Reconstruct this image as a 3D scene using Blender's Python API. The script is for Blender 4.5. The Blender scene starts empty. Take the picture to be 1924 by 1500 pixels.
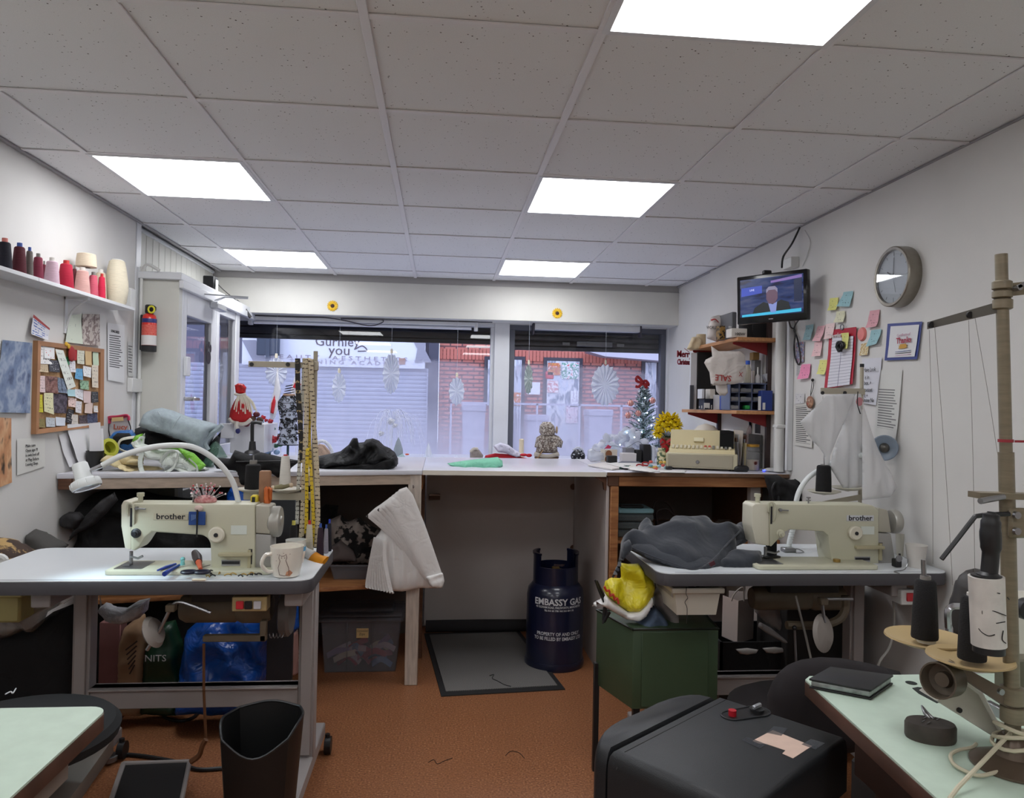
import bpy,bmesh,math,random
from mathutils import Vector as V,Matrix as MX,noise,geometry
C=bpy.context.scene.collection
SC=bpy.context.scene
# ---------------------------------------------------------------- camera (solved from the 600 mm ceiling grid)
FPX,YAW,PITCH,ROLL,CZ=1403.6,0.09574,0.00847,0.01955,1.42
HC=CZ+0.9573                                   # ceiling height
_f=V((math.sin(YAW)*math.cos(PITCH),math.cos(YAW)*math.cos(PITCH),math.sin(PITCH)))
_r=V((math.cos(YAW),-math.sin(YAW),0));_u=_r.cross(_f)
_r2=_r*math.cos(ROLL)+_u*math.sin(ROLL);_u2=-_r*math.sin(ROLL)+_u*math.cos(ROLL)
cam=bpy.data.cameras.new('camera');co=bpy.data.objects.new('camera',cam);C.objects.link(co)
mw=MX((_r2,_u2,-_f)).transposed().to_4x4();mw.translation=(0,0,CZ);co.matrix_world=mw
cam.sensor_width=36;cam.lens=FPX/1924*36;cam.clip_start=.05;cam.clip_end=200
SC.camera=co
# ---------------------------------------------------------------- world and view
w=bpy.data.worlds.new('overcast_sky');SC.world=w;w.use_nodes=True
w.node_tree.nodes['Background'].inputs[0].default_value=(.66,.74,1.0,1)
w.node_tree.nodes['Background'].inputs[1].default_value=2.4
SC.view_settings.view_transform='Standard';SC.view_settings.look='None'
SC.view_settings.exposure=0.12;SC.view_settings.gamma=1;SC.view_settings.use_curve_mapping=False
PANEL=9.3                                        # strength of the LED ceiling panels
SC.cycles.max_bounces=8;SC.cycles.diffuse_bounces=4;SC.cycles.transparent_max_bounces=16
SC.cycles.caustics_reflective=False;SC.cycles.caustics_refractive=False
# ---------------------------------------------------------------- helpers
def at(x,y,Y=None,X=None,Z=None):              # photo direction -> point on the plane Y=, X= or Z=
    d=_r2*((x-962)/FPX) -_u2*((y-750)/FPX)+_f
    t=X/d.x if X is not None else Y/d.y if Y is not None else (Z-CZ)/d.z
    return V((0,0,CZ))+d*t
def lin(c):
    return tuple((v/255/12.92 if v/255<=.04045 else ((v/255+.055)/1.055)**2.4) for v in c)
_m={}
def mat(name,col,r=.6,metal=0,var=0.,vs=20,bump=0.,bs=60,col2=None,emit=0,alpha=1,trans=0,sheen=0,spec=.5,stretch=None,coat=0,cre=0,crs=14,hard=0):
    if name in _m:return _m[name]
    m=bpy.data.materials.new(name);m.use_nodes=True;nt=m.node_tree;b=nt.nodes['Principled BSDF'];L=nt.links.new
    c=lin(col)+(1,);b.inputs['Base Color'].default_value=c;b.inputs['Roughness'].default_value=r
    b.inputs['Metallic'].default_value=metal;b.inputs['Specular IOR Level'].default_value=spec
    if sheen:b.inputs['Sheen Weight'].default_value=sheen
    if coat:b.inputs['Coat Weight'].default_value=coat
    if trans:b.inputs['Transmission Weight'].default_value=trans;b.inputs['IOR'].default_value=1.1
    if alpha<1:b.inputs['Alpha'].default_value=alpha
    if emit:b.inputs['Emission Color'].default_value=c;b.inputs['Emission Strength'].default_value=emit
    if var or bump or cre:
        tc=nt.nodes.new('ShaderNodeTexCoord');mp=nt.nodes.new('ShaderNodeMapping');L(tc.outputs['Object'],mp.inputs[0])
        if stretch:mp.inputs['Scale'].default_value=stretch
    if var:
        n=nt.nodes.new('ShaderNodeTexNoise');n.inputs['Scale'].default_value=vs;n.inputs['Detail'].default_value=5;L(mp.outputs[0],n.inputs[0])
        rp=nt.nodes.new('ShaderNodeValToRGB');rp.color_ramp.elements[0].position=.49 if hard else .32;rp.color_ramp.elements[1].position=.53 if hard else .68
        c2=lin(col2) if col2 else tuple(v*(1-var) for v in c[:3])
        rp.color_ramp.elements[0].color=c2+(1,);rp.color_ramp.elements[1].color=tuple(min(1,v*(1+(0 if col2 else var*.5))) for v in c[:3])+(1,)
        L(n.outputs[0],rp.inputs[0]);L(rp.outputs[0],b.inputs['Base Color'])
    if bump:
        n=nt.nodes.new('ShaderNodeTexNoise');n.inputs['Scale'].default_value=bs;n.inputs['Detail'].default_value=4;L(mp.outputs[0],n.inputs[0])
        bp=nt.nodes.new('ShaderNodeBump');bp.inputs['Strength'].default_value=bump;bp.inputs['Distance'].default_value=.01
        L(n.outputs[0],bp.inputs['Height']);L(bp.outputs[0],b.inputs['Normal'])
    if cre:                                         # sharp creases of thin film or crumpled cloth
        n=nt.nodes.new('ShaderNodeTexNoise');n.inputs['Scale'].default_value=crs;n.inputs['Detail'].default_value=3;n.inputs['Distortion'].default_value=.8;L(mp.outputs[0],n.inputs[0])
        a=mathn(nt,'ABSOLUTE',mathn(nt,'SUBTRACT',n.outputs[0],.5));bp=nt.nodes.new('ShaderNodeBump');bp.inputs['Strength'].default_value=cre;bp.inputs['Distance'].default_value=.03
        L(a,bp.inputs['Height']);L(bp.outputs[0],b.inputs['Normal'])
    _m[name]=m;return m
def nodes(name):                                   # a bare procedural material to be filled in
    m=bpy.data.materials.new(name);m.use_nodes=True;nt=m.node_tree
    _m[name]=m;return m,nt,nt.nodes['Principled BSDF'],nt.links.new
def mathn(nt,op,a,b=None,c=None):
    n=nt.nodes.new('ShaderNodeMath');n.operation=op
    for i,v in enumerate((a,b,c)):
        if v is None:continue
        if isinstance(v,(int,float)):n.inputs[i].default_value=v
        else:nt.links.new(v,n.inputs[i])
    return n.outputs[0]
def mixc(nt,f,a,b):
    n=nt.nodes.new('ShaderNodeMix');n.data_type='RGBA'
    if isinstance(f,(int,float)):n.inputs[0].default_value=f
    else:nt.links.new(f,n.inputs[0])
    for i,v in ((6,a),(7,b)):
        if isinstance(v,tuple):n.inputs[i].default_value=v+(1,)
        else:nt.links.new(v,n.inputs[i])
    return n.outputs[2]
def printed(name,paper,ink,rows=18,margin=.1,wordscale=60,dens=.5,top=0.,bottom=1.,r=.6,head=None):
    """a printed sheet: rows of broken ink lines, in the sheet's own UV"""
    if name in _m:return _m[name]
    m,nt,b,L=nodes(name);b.inputs['Roughness'].default_value=r
    uv=nt.nodes.new('ShaderNodeUVMap');s=nt.nodes.new('ShaderNodeSeparateXYZ');L(uv.outputs[0],s.inputs[0])
    u,v=s.outputs[0],s.outputs[1]
    row=mathn(nt,'MULTIPLY',v,rows);fr=mathn(nt,'FRACT',row);fl=mathn(nt,'FLOOR',row)
    inrow=mathn(nt,'MULTIPLY',mathn(nt,'GREATER_THAN',fr,.3),mathn(nt,'LESS_THAN',fr,.72))
    cb=nt.nodes.new('ShaderNodeCombineXYZ');L(mathn(nt,'MULTIPLY',u,wordscale),cb.inputs[0]);L(mathn(nt,'MULTIPLY',fl,7.3),cb.inputs[1]);L(mathn(nt,'MULTIPLY',fr,1.5),cb.inputs[2])
    n=nt.nodes.new('ShaderNodeTexNoise');n.inputs['Scale'].default_value=1;L(cb.outputs[0],n.inputs[0])
    wd=mathn(nt,'GREATER_THAN',n.outputs[0],1-dens)
    nw=nt.nodes.new('ShaderNodeTexWhiteNoise');nw.noise_dimensions='1D';L(fl,nw.inputs['W'])
    rend=mathn(nt,'LESS_THAN',u,mathn(nt,'SUBTRACT',1-margin,mathn(nt,'MULTIPLY',nw.outputs[0],.25)))
    mk=inrow
    for q in (wd,rend,mathn(nt,'GREATER_THAN',u,margin),mathn(nt,'GREATER_THAN',v,margin*.7+top),mathn(nt,'LESS_THAN',v,min(1-margin*.7,bottom))):mk=mathn(nt,'MULTIPLY',mk,q)
    col=mixc(nt,mk,lin(paper),lin(ink))
    if head:col=mixc(nt,mathn(nt,'LESS_THAN',v,head[0]),col,lin(head[1]))
    L(col,b.inputs['Base Color']);return m
def pictured(name,cols,scale=4,r=.4,seed=0):
    """a colour print seen too small to read: soft blocks of the print's colours in UV"""
    if name in _m:return _m[name]
    m,nt,b,L=nodes(name);b.inputs['Roughness'].default_value=r
    uv=nt.nodes.new('ShaderNodeUVMap');mp=nt.nodes.new('ShaderNodeMapping');L(uv.outputs[0],mp.inputs[0]);mp.inputs['Location'].default_value=(seed*3.7,seed*1.9,seed)
    n=nt.nodes.new('ShaderNodeTexNoise');n.inputs['Scale'].default_value=scale;n.inputs['Detail'].default_value=3;L(mp.outputs[0],n.inputs[0])
    rp=nt.nodes.new('ShaderNodeValToRGB');rp.color_ramp.interpolation='EASE';el=rp.color_ramp.elements
    while len(el)<len(cols):el.new(.5)
    for i,c in enumerate(cols):el[i].position=.32+.36*i/max(1,len(cols)-1);el[i].color=lin(c)+(1,)
    L(n.outputs[0],rp.inputs[0]);L(rp.outputs[0],b.inputs['Base Color']);return m
def frame(right,up,origin=(0,0,0)):            # matrix whose x,y axes are right, up
    r=V(right).normalized();u=V(up);u=(u-r*u.dot(r)).normalized();n=r.cross(u)
    m=MX((r,u,n)).transposed().to_4x4();m.translation=V(origin);return m
FRONT=lambda o:frame((1,0,0),(0,0,1),o)   # faces the camera side (-Y)
RWALL=lambda o:frame((0,-1,0),(0,0,1),o)  # on the right wall, faces -X
LWALL=lambda o:frame((0,1,0),(0,0,1),o)
class MB:
    def __init__(s):s.v=[];s.f=[];s.uv={}
    def add(s,vs,fs,m=None,uv=None):
        k=len(s.v);s.v+= [(m@ V(q) if m else V(q)) for q in vs];s.f+= [[i+k for i in q] for q in fs]
        if uv:
            for i,q in enumerate(uv):s.uv[k+i]=q
        return s
    def box(s,c,d,rot=0,bev=0,m=None,seg=1):
        x,y,z=d[0]/2,d[1]/2,d[2]/2
        mm=MX.Translation(V(c))@ (MX.Rotation(rot,4,'Z') if not isinstance(rot,tuple) else (MX.Rotation(rot[2],4,'Z')@ MX.Rotation(rot[1],4,'Y')@ MX.Rotation(rot[0],4,'X')))
        if m:mm=m@ mm
        if not bev:
            return s.add([(-x,-y,-z),(x,-y,-z),(x,y,-z),(-x,y,-z),(-x,-y,z),(x,-y,z),(x,y,z),(-x,y,z)],[(0,3,2,1),(4,5,6,7),(0,1,5,4),(1,2,6,5),(2,3,7,6),(3,0,4,7)],mm)
        b=bmesh.new();bmesh.ops.create_cube(b,size=1,matrix=MX.Diagonal((x*2,y*2,z*2,1)))
        bmesh.ops.bevel(b,geom=list(b.edges),offset=min(bev,x*.95,y*.95,z*.95),segments=seg,affect='EDGES',profile=.5)
        return s._bm(b,mm)
    def _bm(s,b,mm):
        b.verts.index_update();s.add([q.co for q in b.verts],[[q.index for q in f.verts] for f in b.faces],mm);b.free();return s
    def bb(s,x0,y0,z0,x1,y1,z1,bev=0,seg=1):return s.box(((x0+x1)/2,(y0+y1)/2,(z0+z1)/2),(abs(x1-x0),abs(y1-y0),abs(z1-z0)),0,bev,None,seg)
    def cyl(s,a,b,r,r2=None,n=16,cap=True):
        a=V(a);b=V(b);r2=r if r2 is None else r2;q=(b-a).to_track_quat('Z','Y').to_matrix().to_4x4();q.translation=a;h=(b-a).length
        return s.lathe([(r,0),(r2,h)],n,q,cap)
    def lathe(s,prof,n=20,m=None,cap=True,sx=1,sy=1,a0=0,a1=math.tau):
        full=abs(a1-a0-math.tau)<1e-6;k=n if full else n+1;vs=[];fs=[]
        for r,z in prof:
            for i in range(k):
                a=a0+(a1-a0)*i/n;vs.append((r*math.cos(a)*sx,r*math.sin(a)*sy,z))
        for j in range(len(prof)-1):
            for i in range(n):
                i2=(i+1) % k;fs.append((j*k+i,j*k+i2,(j+1)*k+i2,(j+1)*k+i))
        if cap and full:
            if prof[0][0]>1e-5:fs.append(list(range(k))[::-1])
            if prof[-1][0]>1e-5:fs.append([(len(prof)-1)*k+i for i in range(k)])
        return s.add(vs,fs,m)
    def tube(s,pts,r,n=8,smooth=0,cap=True,flat=1):
        pts=[V(p) for p in pts]
        if smooth:pts=curve(pts,smooth)
        k=len(pts);rs=r if isinstance(r,(list,tuple)) else [r]*k
        if len(rs) != k:rs=[rs[min(len(rs)-1,int(i*(len(rs)-1)/(k-1)+.5))] for i in range(k)]
        t0=(pts[1]-pts[0]).normalized();nx=t0.orthogonal().normalized();vs=[];fs=[]
        for i,p in enumerate(pts):
            t=(pts[min(i+1,k-1)]-pts[max(i-1,0)]).normalized();nx=(nx-t*nx.dot(t)).normalized();ny=t.cross(nx)
            for j in range(n):
                a=math.tau*j/n;vs.append(p+(nx*math.cos(a)+ny*math.sin(a)*flat)*rs[i])
        for i in range(k-1):
            for j in range(n):fs.append((i*n+j,i*n+(j+1) % n,(i+1)*n+(j+1) % n,(i+1)*n+j))
        if cap:fs+= [list(range(n))[::-1],[(k-1)*n+j for j in range(n)]]
        return s.add(vs,fs)
    def ribbon(s,pts,wd,th=.001,side=(1,0,0),smooth=0):
        pts=[V(p) for p in pts]
        if smooth:pts=curve(pts,smooth)
        k=len(pts);sd=V(side).normalized();vs=[];fs=[]
        for i,p in enumerate(pts):
            t=(pts[min(i+1,k-1)]-pts[max(i-1,0)]).normalized();s2=(sd-t*sd.dot(t)).normalized();n=t.cross(s2)
            for a,b in ((-1,-1),(1,-1),(1,1),(-1,1)):vs.append(p+s2*a*wd/2+n*b*th/2)
        for i in range(k-1):
            for j in range(4):fs.append((i*4+j,i*4+(j+1) % 4,i*4+4+(j+1) % 4,i*4+4+j))
        fs+= [(3,2,1,0),((k-1)*4,(k-1)*4+1,(k-1)*4+2,(k-1)*4+3)]
        return s.add(vs,fs)
    def prism(s,poly,h,m=None,bev=0):            # polygon in local xy, from z=0 to z=h
        n=len(poly)
        if geometry.normal([V((a,b,0)) for a,b in poly]).z<0:poly=poly[::-1]
        if bev:
            b=bmesh.new();f=b.faces.new([b.verts.new((x,y,0)) for x,y in poly]);r=bmesh.ops.extrude_face_region(b,geom=[f])
            bmesh.ops.translate(b,verts=[q for q in r['geom'] if isinstance(q,bmesh.types.BMVert)],vec=(0,0,h));bmesh.ops.recalc_face_normals(b,faces=b.faces)
            bmesh.ops.bevel(b,geom=list(b.edges),offset=bev,segments=2,affect='EDGES',profile=.5,clamp_overlap=True)
            return s._bm(b,m or MX())
        vs=[(x,y,0) for x,y in poly]+[(x,y,h) for x,y in poly]
        return s.add(vs,[list(range(n))[::-1],[n+i for i in range(n)]]+[(i,(i+1) % n,n+(i+1) % n,n+i) for i in range(n)],m)
    def sph(s,c,r,n=14,k=10,m=None):
        r=(r,r,r) if isinstance(r,(int,float)) else r
        mm=MX.Translation(V(c))@ MX.Diagonal((r[0],r[1],r[2],1));mm=m@ mm if m else mm
        return s.lathe([(max(1e-6,math.sin(math.pi*i/k)),-math.cos(math.pi*i/k)) for i in range(k+1)],n,mm,False)
    def quadgrid(s,c4,n=6,k=6,curl=0,nrm=None,seed=0):   # TL,TR,BR,BL corners -> curved sheet with UV (v runs down)
        tl,tr,br,bl=[V(q) for q in c4];nn=V(nrm).normalized() if nrm else (tr-tl).cross(tl-bl).normalized();vs=[];uv=[];fs=[]
        for j in range(k+1):
            for i in range(n+1):
                a,b=i/n,j/k;p=(tl*(1-a)+tr*a)*(1-b)+(bl*(1-a)+br*a)*b
                p=p+nn*(curl*(b**2*.8+.25*math.sin(a*3+seed)*b+.15*math.sin(b*5+seed*2)**2));vs.append(p);uv.append((a,b))
        for j in range(k):
            for i in range(n):fs.append((j*(n+1)+i,(j+1)*(n+1)+i,(j+1)*(n+1)+i+1,j*(n+1)+i+1))
        return s.add(vs,fs,None,uv)
    def text(s,t,h,m,ext=.0008,sx=1,align='CENTER',bold=0,sp=1):
        c=bpy.data.curves.new('t','FONT');c.body=t;c.size=h;c.extrude=ext;c.align_x=align;c.align_y='CENTER';c.resolution_u=2;c.offset=bold;c.space_character=sp
        o=bpy.data.objects.new('t',c);C.objects.link(o);me=o.to_mesh()
        s.add([(q.co.x*sx,q.co.y,q.co.z) for q in me.vertices],[list(p.vertices) for p in me.polygons],m);o.to_mesh_clear()
        bpy.data.objects.remove(o);bpy.data.curves.remove(c);return s
def curve(p,k):                                    # Catmull-Rom
    o=[];n=len(p)
    for i in range(n-1):
        a,b,c,d=p[max(i-1,0)],p[i],p[i+1],p[min(i+2,n-1)]
        for j in range(k):
            t=j/k;o.append(.5*((2*b)+(c-a)*t+(2*a-5*b+4*c-d)*t*t+(3*b-a-3*c+d)*t**3))
    return o+[p[-1]]
def puffmesh(pts,depth,step,folds=.3,fs=12,seed=0,back=.6,flow=(1,1,1),sharp=1.5,m=None):
    """a soft body with the given outline (world points on one plane, roughly facing -Y): rounded front and back, folds"""
    step *= .62;folds *= 1.3
    P=[V(p) for p in pts];n=len(P);c=sum(P,V())/n
    nrm=geometry.normal(P)
    if nrm.dot(V((0,0,CZ))-c)<0:nrm=-nrm
    ax=V((0,0,1)).cross(nrm)
    ax=ax.normalized() if ax.length>.1 else V((1,0,0));ay=nrm.cross(ax)
    q=[V(((p-c).dot(ax),(p-c).dot(ay))) for p in P];out=[]
    for i in range(n):
        a,b=q[i],q[(i+1) % n];k=max(1,int((b-a).length/step))
        for j in range(k):out.append(a+(b-a)*j/k)
    N=len(out);x0=min(a.x for a in out);x1=max(a.x for a in out);y0=min(a.y for a in out);y1=max(a.y for a in out)
    rnd=random.Random(seed)
    def inside(p):
        r=False;j=N-1
        for i in range(N):
            a,b=out[i],out[j]
            if (a.y>p.y) != (b.y>p.y) and p.x<(b.x-a.x)*(p.y-a.y)/(b.y-a.y)+a.x:r=not r
            j=i
        return r
    def dist(p):
        d=9
        for i in range(n):
            a,b=q[i],q[(i+1) % n];ab=b-a;t=max(0,min(1,(p-a).dot(ab)/max(1e-9,ab.length_squared)));d=min(d,(p-a-ab*t).length)
        return d
    ins=[];y=y0+step/2
    while y<y1:
        x=x0+step/2
        while x<x1:
            p=V((x+rnd.uniform(-.2,.2)*step,y+rnd.uniform(-.2,.2)*step))
            if inside(p):
                d=dist(p)
                if d>step*.45:ins.append((p,d))
            x+= step
        y+= step
    dm=max([d for _,d in ins] or [step])
    vs2=out+[p for p,_ in ins];r=geometry.delaunay_2d_cdt(vs2,[(i,(i+1) % N) for i in range(N)],[],1,1e-6)
    V2,F2,orig=r[0],r[2],r[3];front=[];bk=[];edge=[]
    for i,p in enumerate(V2):
        src=[k for k in orig[i]];isb=any(k<N for k in src) if src else True
        d=0 if isb else dist(p);t=min(1,d/(dm*.55));h=math.sqrt(max(0,1-(1-t)**2))
        w3=c+ax*p.x+ay*p.y;s3=V((w3.x*flow[0],w3.y*flow[1],w3.z*flow[2]))*fs+V((seed*7.1,seed*3.3,seed))
        no=1-abs(noise.noise(s3))*2*sharp*.7;no2=noise.noise(s3*2.3)
        front.append(w3+nrm*(depth*h*(1+folds*(no*.8+no2*.5)-folds*.3)));bk.append(w3-nrm*(depth*back*h));edge.append(isb)
    for q in front+bk:                               # stay inside the room's side walls
        if q.y<5:q.x=max(-1.652,min(1.84,q.x))
    k=len(V2);ids={};vs=list(front)
    for i in range(k):
        if edge[i]:ids[i]=i
        else:ids[i]=len(vs);vs.append(bk[i])
    fs_=[list(f) for f in F2]+[[ids[i] for i in reversed(f)] for f in F2]
    mb=m or MB();mb.add(vs,fs_);mb.soft=True;return mb
def fin(name,mb,m,parent=None,local=False,smooth=.7):
    """link the builder's geometry as one mesh object; world coordinates unless local"""
    me=bpy.data.meshes.new(name)
    vs=mb.v
    if parent is not None and not local:
        inv=_W[parent.name].inverted();vs=[inv@ q for q in vs];org=V()
    elif parent is None and not local:
        xs=[q.x for q in vs];ys=[q.y for q in vs];zs=[q.z for q in vs]
        org=V(((min(xs)+max(xs))/2,(min(ys)+max(ys))/2,min(zs)));vs=[q-org for q in vs]
    else:org=V()
    me.from_pydata([tuple(q) for q in vs],[],mb.f)
    if mb.uv:
        l=me.uv_layers.new(name='UVMap')
        for lp in me.loops:l.data[lp.index].uv=mb.uv.get(lp.vertex_index,(0,0))
    me.validate();me.materials.append(m if not isinstance(m,str) else _m[m])
    if smooth:
        me.polygons.foreach_set('use_smooth',[True]*len(me.polygons));me.set_sharp_from_angle(angle=1.7 if getattr(mb,'soft',0) else smooth)
    o=bpy.data.objects.new(name,me);C.objects.link(o);o.location=org
    _W[o.name]=(_W[parent.name] if parent is not None else MX())@ MX.Translation(org)
    if parent is not None:o.parent=parent
    return o
_W={}
def thing(name,label,cat,loc=(0,0,0),rz=0,group=None):
    o=bpy.data.objects.new(name,None);C.objects.link(o);o.location=loc;o.rotation_euler=(0,0,rz);o.empty_display_size=.05
    _W[o.name]=MX.Translation(V(loc))@ MX.Rotation(rz,4,'Z');o['label']=label;o['category']=cat
    if group:o['group']=group
    return o
def tag(o,label,cat,group=None,kind=None):
    o['label']=label;o['category']=cat
    if group:o['group']=group
    if kind:o['kind']=kind
    return o
def struct(name,mb,m,label=None,smooth=.7):
    o=fin(name,mb,m,smooth=smooth);o['kind']='structure';o['label']=label or name.replace('_',' ');o['category']=name.split('_')[0];return o
def single(name,mb,m,label,cat,group=None,smooth=.7):return tag(fin(name,mb,m,smooth=smooth),label,cat,group)
def dup(root,loc=None,rz=None,label=None,group=None):
    r=root.copy();C.objects.link(r)
    if loc is not None:r.location=loc
    if rz is not None:r.rotation_euler=(0,0,rz)
    if label:r['label']=label
    if group:r['group']=group
    _W[r.name]=MX.Translation(r.location)@ MX.Rotation(r.rotation_euler.z,4,'Z')
    for ch in list(root.children):
        c=ch.copy();C.objects.link(c);c.parent=r
        for g in ch.children:
            d=g.copy();C.objects.link(d);d.parent=c
    return r
def px(poly,Y):return [at(x,y,Y=Y) for x,y in poly]
def flank(x0,Y,d,xa,xb):                         # right of the view axis the left flank shows too: the outline starts at the back corner
    return min(at(x0,750,Y=Y+d).x,xb-.45*(xb-xa)) if x0>1000 and d>.03 else xa
def pbox(x0,y0,x1,y1,Y,d,bev=.002,mb=None):   # box whose front face shows between the two photo corners at depth Y, running back by d
    a=at(x0,y1,Y=Y);b=at(x1,y0,Y=Y);a.x=flank(x0,Y,d,a.x,b.x);return (mb or MB()).bb(a.x,Y,a.z,b.x,Y+d,b.z,bev)
def pboxz(x0,x1,ytop,Y,d,z0,bev=.002,mb=None):  # the same, standing on height z0
    a=at(x0,ytop,Y=Y);b=at(x1,ytop,Y=Y);a.x=flank(x0,Y,d,a.x,b.x);return (mb or MB()).bb(a.x,Y,z0,b.x,Y+d,(a.z+b.z)/2,bev)
def wsheet(c4,X,curl=.006,seed=0,mb=None,n=5,lift=.004):  # sheet on a side wall; photo corners TL,TR,BR,BL
    s=-1 if X>0 else 1
    return (mb or MB()).quadgrid([at(x,y,X=X+s*lift) for x,y in c4],n,n,curl,(s,0,0),seed)
# ================================================================ the room
ZD=1.02
XL,XR,YB=-1.66,1.86,-2.93
GX,GY=-1.4076,1.8747
wallm=mat('wall_paint',(214,212,209),.75,var=.04,vs=3,bump=.05,bs=250)
trimw=mat('white_gloss',(216,217,220),.4,var=.04,vs=6)
m,nt,b,L=nodes('cork_lino');b.inputs['Roughness'].default_value=.45
tc=nt.nodes.new('ShaderNodeTexCoord')
n1=nt.nodes.new('ShaderNodeTexNoise');n1.inputs['Scale'].default_value=130;n1.inputs['Detail'].default_value=4;L(tc.outputs['Object'],n1.inputs[0])
n2=nt.nodes.new('ShaderNodeTexNoise');n2.inputs['Scale'].default_value=3;n2.inputs['Detail'].default_value=3;L(tc.outputs['Object'],n2.inputs[0])
rp=nt.nodes.new('ShaderNodeValToRGB');el=rp.color_ramp.elements;el.new(.5);el.new(.68)
for e,(p,c) in zip(el,((.3,(104,60,36)),(.45,(146,94,60)),(.58,(163,107,70)),(.74,(206,160,118)))):e.position=p;e.color=lin(c)+(1,)
L(n1.outputs[0],rp.inputs[0]);L(mixc(nt,mathn(nt,'MULTIPLY',n2.outputs[0],.5),rp.outputs[0],lin((126,80,52))),b.inputs['Base Color'])
struct('floor',MB().bb(-2.9,YB,-.1,2.1,6.05,0),m,'orange-brown cork-speckled lino floor')
# ceiling tiles with pin holes
m,nt,b,L=nodes('mineral_tile');b.inputs['Roughness'].default_value=.9
tc=nt.nodes.new('ShaderNodeTexCoord');n1=nt.nodes.new('ShaderNodeTexNoise');n1.inputs['Scale'].default_value=90;n1.inputs['Detail'].default_value=2;n1.inputs['Distortion'].default_value=1.5;L(tc.outputs['Object'],n1.inputs[0])
vo=nt.nodes.new('ShaderNodeTexVoronoi');vo.inputs['Scale'].default_value=55;L(tc.outputs['Object'],vo.inputs[0])
hole=mathn(nt,'MULTIPLY',mathn(nt,'LESS_THAN',vo.outputs['Distance'],.14),mathn(nt,'GREATER_THAN',n1.outputs[0],.53))
n3=nt.nodes.new('ShaderNodeTexNoise');n3.inputs['Scale'].default_value=300;L(tc.outputs['Object'],n3.inputs[0])
L(mixc(nt,hole,mixc(nt,mathn(nt,'MULTIPLY',n3.outputs[0],.5),lin((234,234,235)),lin((206,206,207))),lin((70,62,56))),b.inputs['Base Color'])
tilem=m
ceil=struct('ceiling',MB().bb(-2.9,YB,HC+.03,2.1,6.1,HC+.15),wallm,'suspended ceiling of square mineral tiles')
barm=mat('grid_bar',(226,224,226),.5)
lights={(0,2),(0,5),(3,2),(3,5),(3,-1),(0,-1),(0,-4),(3,-4),(0,-7),(3,-7)}
cols=[(XL,GX)]+[(GX+.6*i,GX+.6*i+.6) for i in range(5)]+[(GX+3.0,XR)]
tm={}
for j in range(-8,7):
    ya=GY+.6*j;yb=min(ya+.6,5.74)
    if ya>5.7:continue
    for i,(xa,xb) in enumerate(cols):
        if (i-1,j) in lights:continue
        key=(round(xb-xa,2),round(yb-ya,2));c=V(((xa+xb)/2,(ya+yb)/2,HC+.006))
        if key not in tm:
            o=fin('ceiling_tile',MB().box((0,0,.008),(xb-xa-.008,yb-ya-.008,.016),0,.004),tilem,local=True);tm[key]=o
        else:o=tm[key].copy();C.objects.link(o)
        o.location=c-_W[ceil.name].translation;o.parent=ceil
for i in range(6):fin('grid_bar',MB().bb(GX+.6*i-.012,YB,HC-.001,GX+.6*i+.012,5.74,HC+.005,.001),barm,ceil)
for j in range(-8,7):fin('grid_bar',MB().bb(XL,GY+.6*j-.012,HC,XR,GY+.6*j+.012,HC+.005,.001),barm,ceil)
for sx,x in ((1,XL),(-1,XR)):fin('edge_bar',MB().bb(x,YB,HC-.004,x+sx*.02,5.74,HC+.004,.001),mat('edge_bar',(150,148,150),.5),ceil)
ledm=mat('led_diffuser',(250,252,255),.5,emit=PANEL)
names={(0,2):'large lit panel over the thread shelf, left of the first column',(0,5):'small far lit panel above the shop door lobby',(3,2):'lit square panel right of the ceiling centre',(3,5):'farthest lit panel, just in front of the window bulkhead on the right',(3,-1):'nearest lit panel, cut by the top edge of the picture'}
for (i,j) in sorted(lights):
    x=GX+.6*i+.3;y=GY+.6*j+.3
    t=thing('ceiling_light',names.get((i,j),'square LED ceiling panel out of the picture, %s column, %s' % (('left' if i==0 else 'right'),{-1:'overhead',-4:'behind the viewer',-7:'by the back wall'}.get(j))),'light',(x,y,HC-.003),0,'square LED ceiling panels')
    fr=MB()
    for s in (-1,1):fr.box((s*.291,0,.006),(.018,.6,.012));fr.box((0,s*.291,.006),(.564,.018,.012))
    fin('frame',fr,trimw,t,True);fin('diffuser',MB().box((0,0,.008),(.564,.564,.006)),ledm,t,True)
# walls
struct('wall_left',MB().bb(XL-.12,YB,0,XL,4.28,HC+.1),wallm,'white painted left wall')
struct('wall_right',MB().bb(XR,YB,0,XR+.12,6.1,HC+.1).bb(XR-.014,YB,0,XR+.01,5.02,HC+.05),wallm,'white painted right wall')
struct('wall_back',MB().bb(-2.0,YB-.12,0,2.1,YB,HC+.1),wallm,'white wall behind the viewer')
# lobby: front panel, side door, glazed side, ledge, boards above
LX=-1.447
lob=mat('cream_board',(205,204,196),.55,var=.05,vs=4)
struct('wall_lobby',MB().bb(-1.72,4.281,0,LX,4.33,2.075),lob,'pale boarded end of the entrance lobby')
struct('wall_outer',MB().bb(-2.82,4.2,0,-2.7,6.1,HC+.1).bb(-2.8,4.2,0,XL-.12,4.3,HC+.1).bb(-2.8,4.28,2.12,-1.72,6.05,2.2),wallm,'white inner walls of the entrance lobby')
t=struct('trim_1',MB().bb(-1.72,4.25,2.075,LX+.02,6.0,2.115,.004),trimw,'white ledge along the top of the lobby')
fin('fascia_strip',MB().bb(LX+.004,4.26,2.03,LX+.03,5.98,2.075,.003),trimw,t)
w2=struct('wall_boarded',MB().bb(-1.76,4.28,2.1,-1.72,5.74,HC+.02),trimw,'upright white tongue and groove boards above the lobby')
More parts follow.
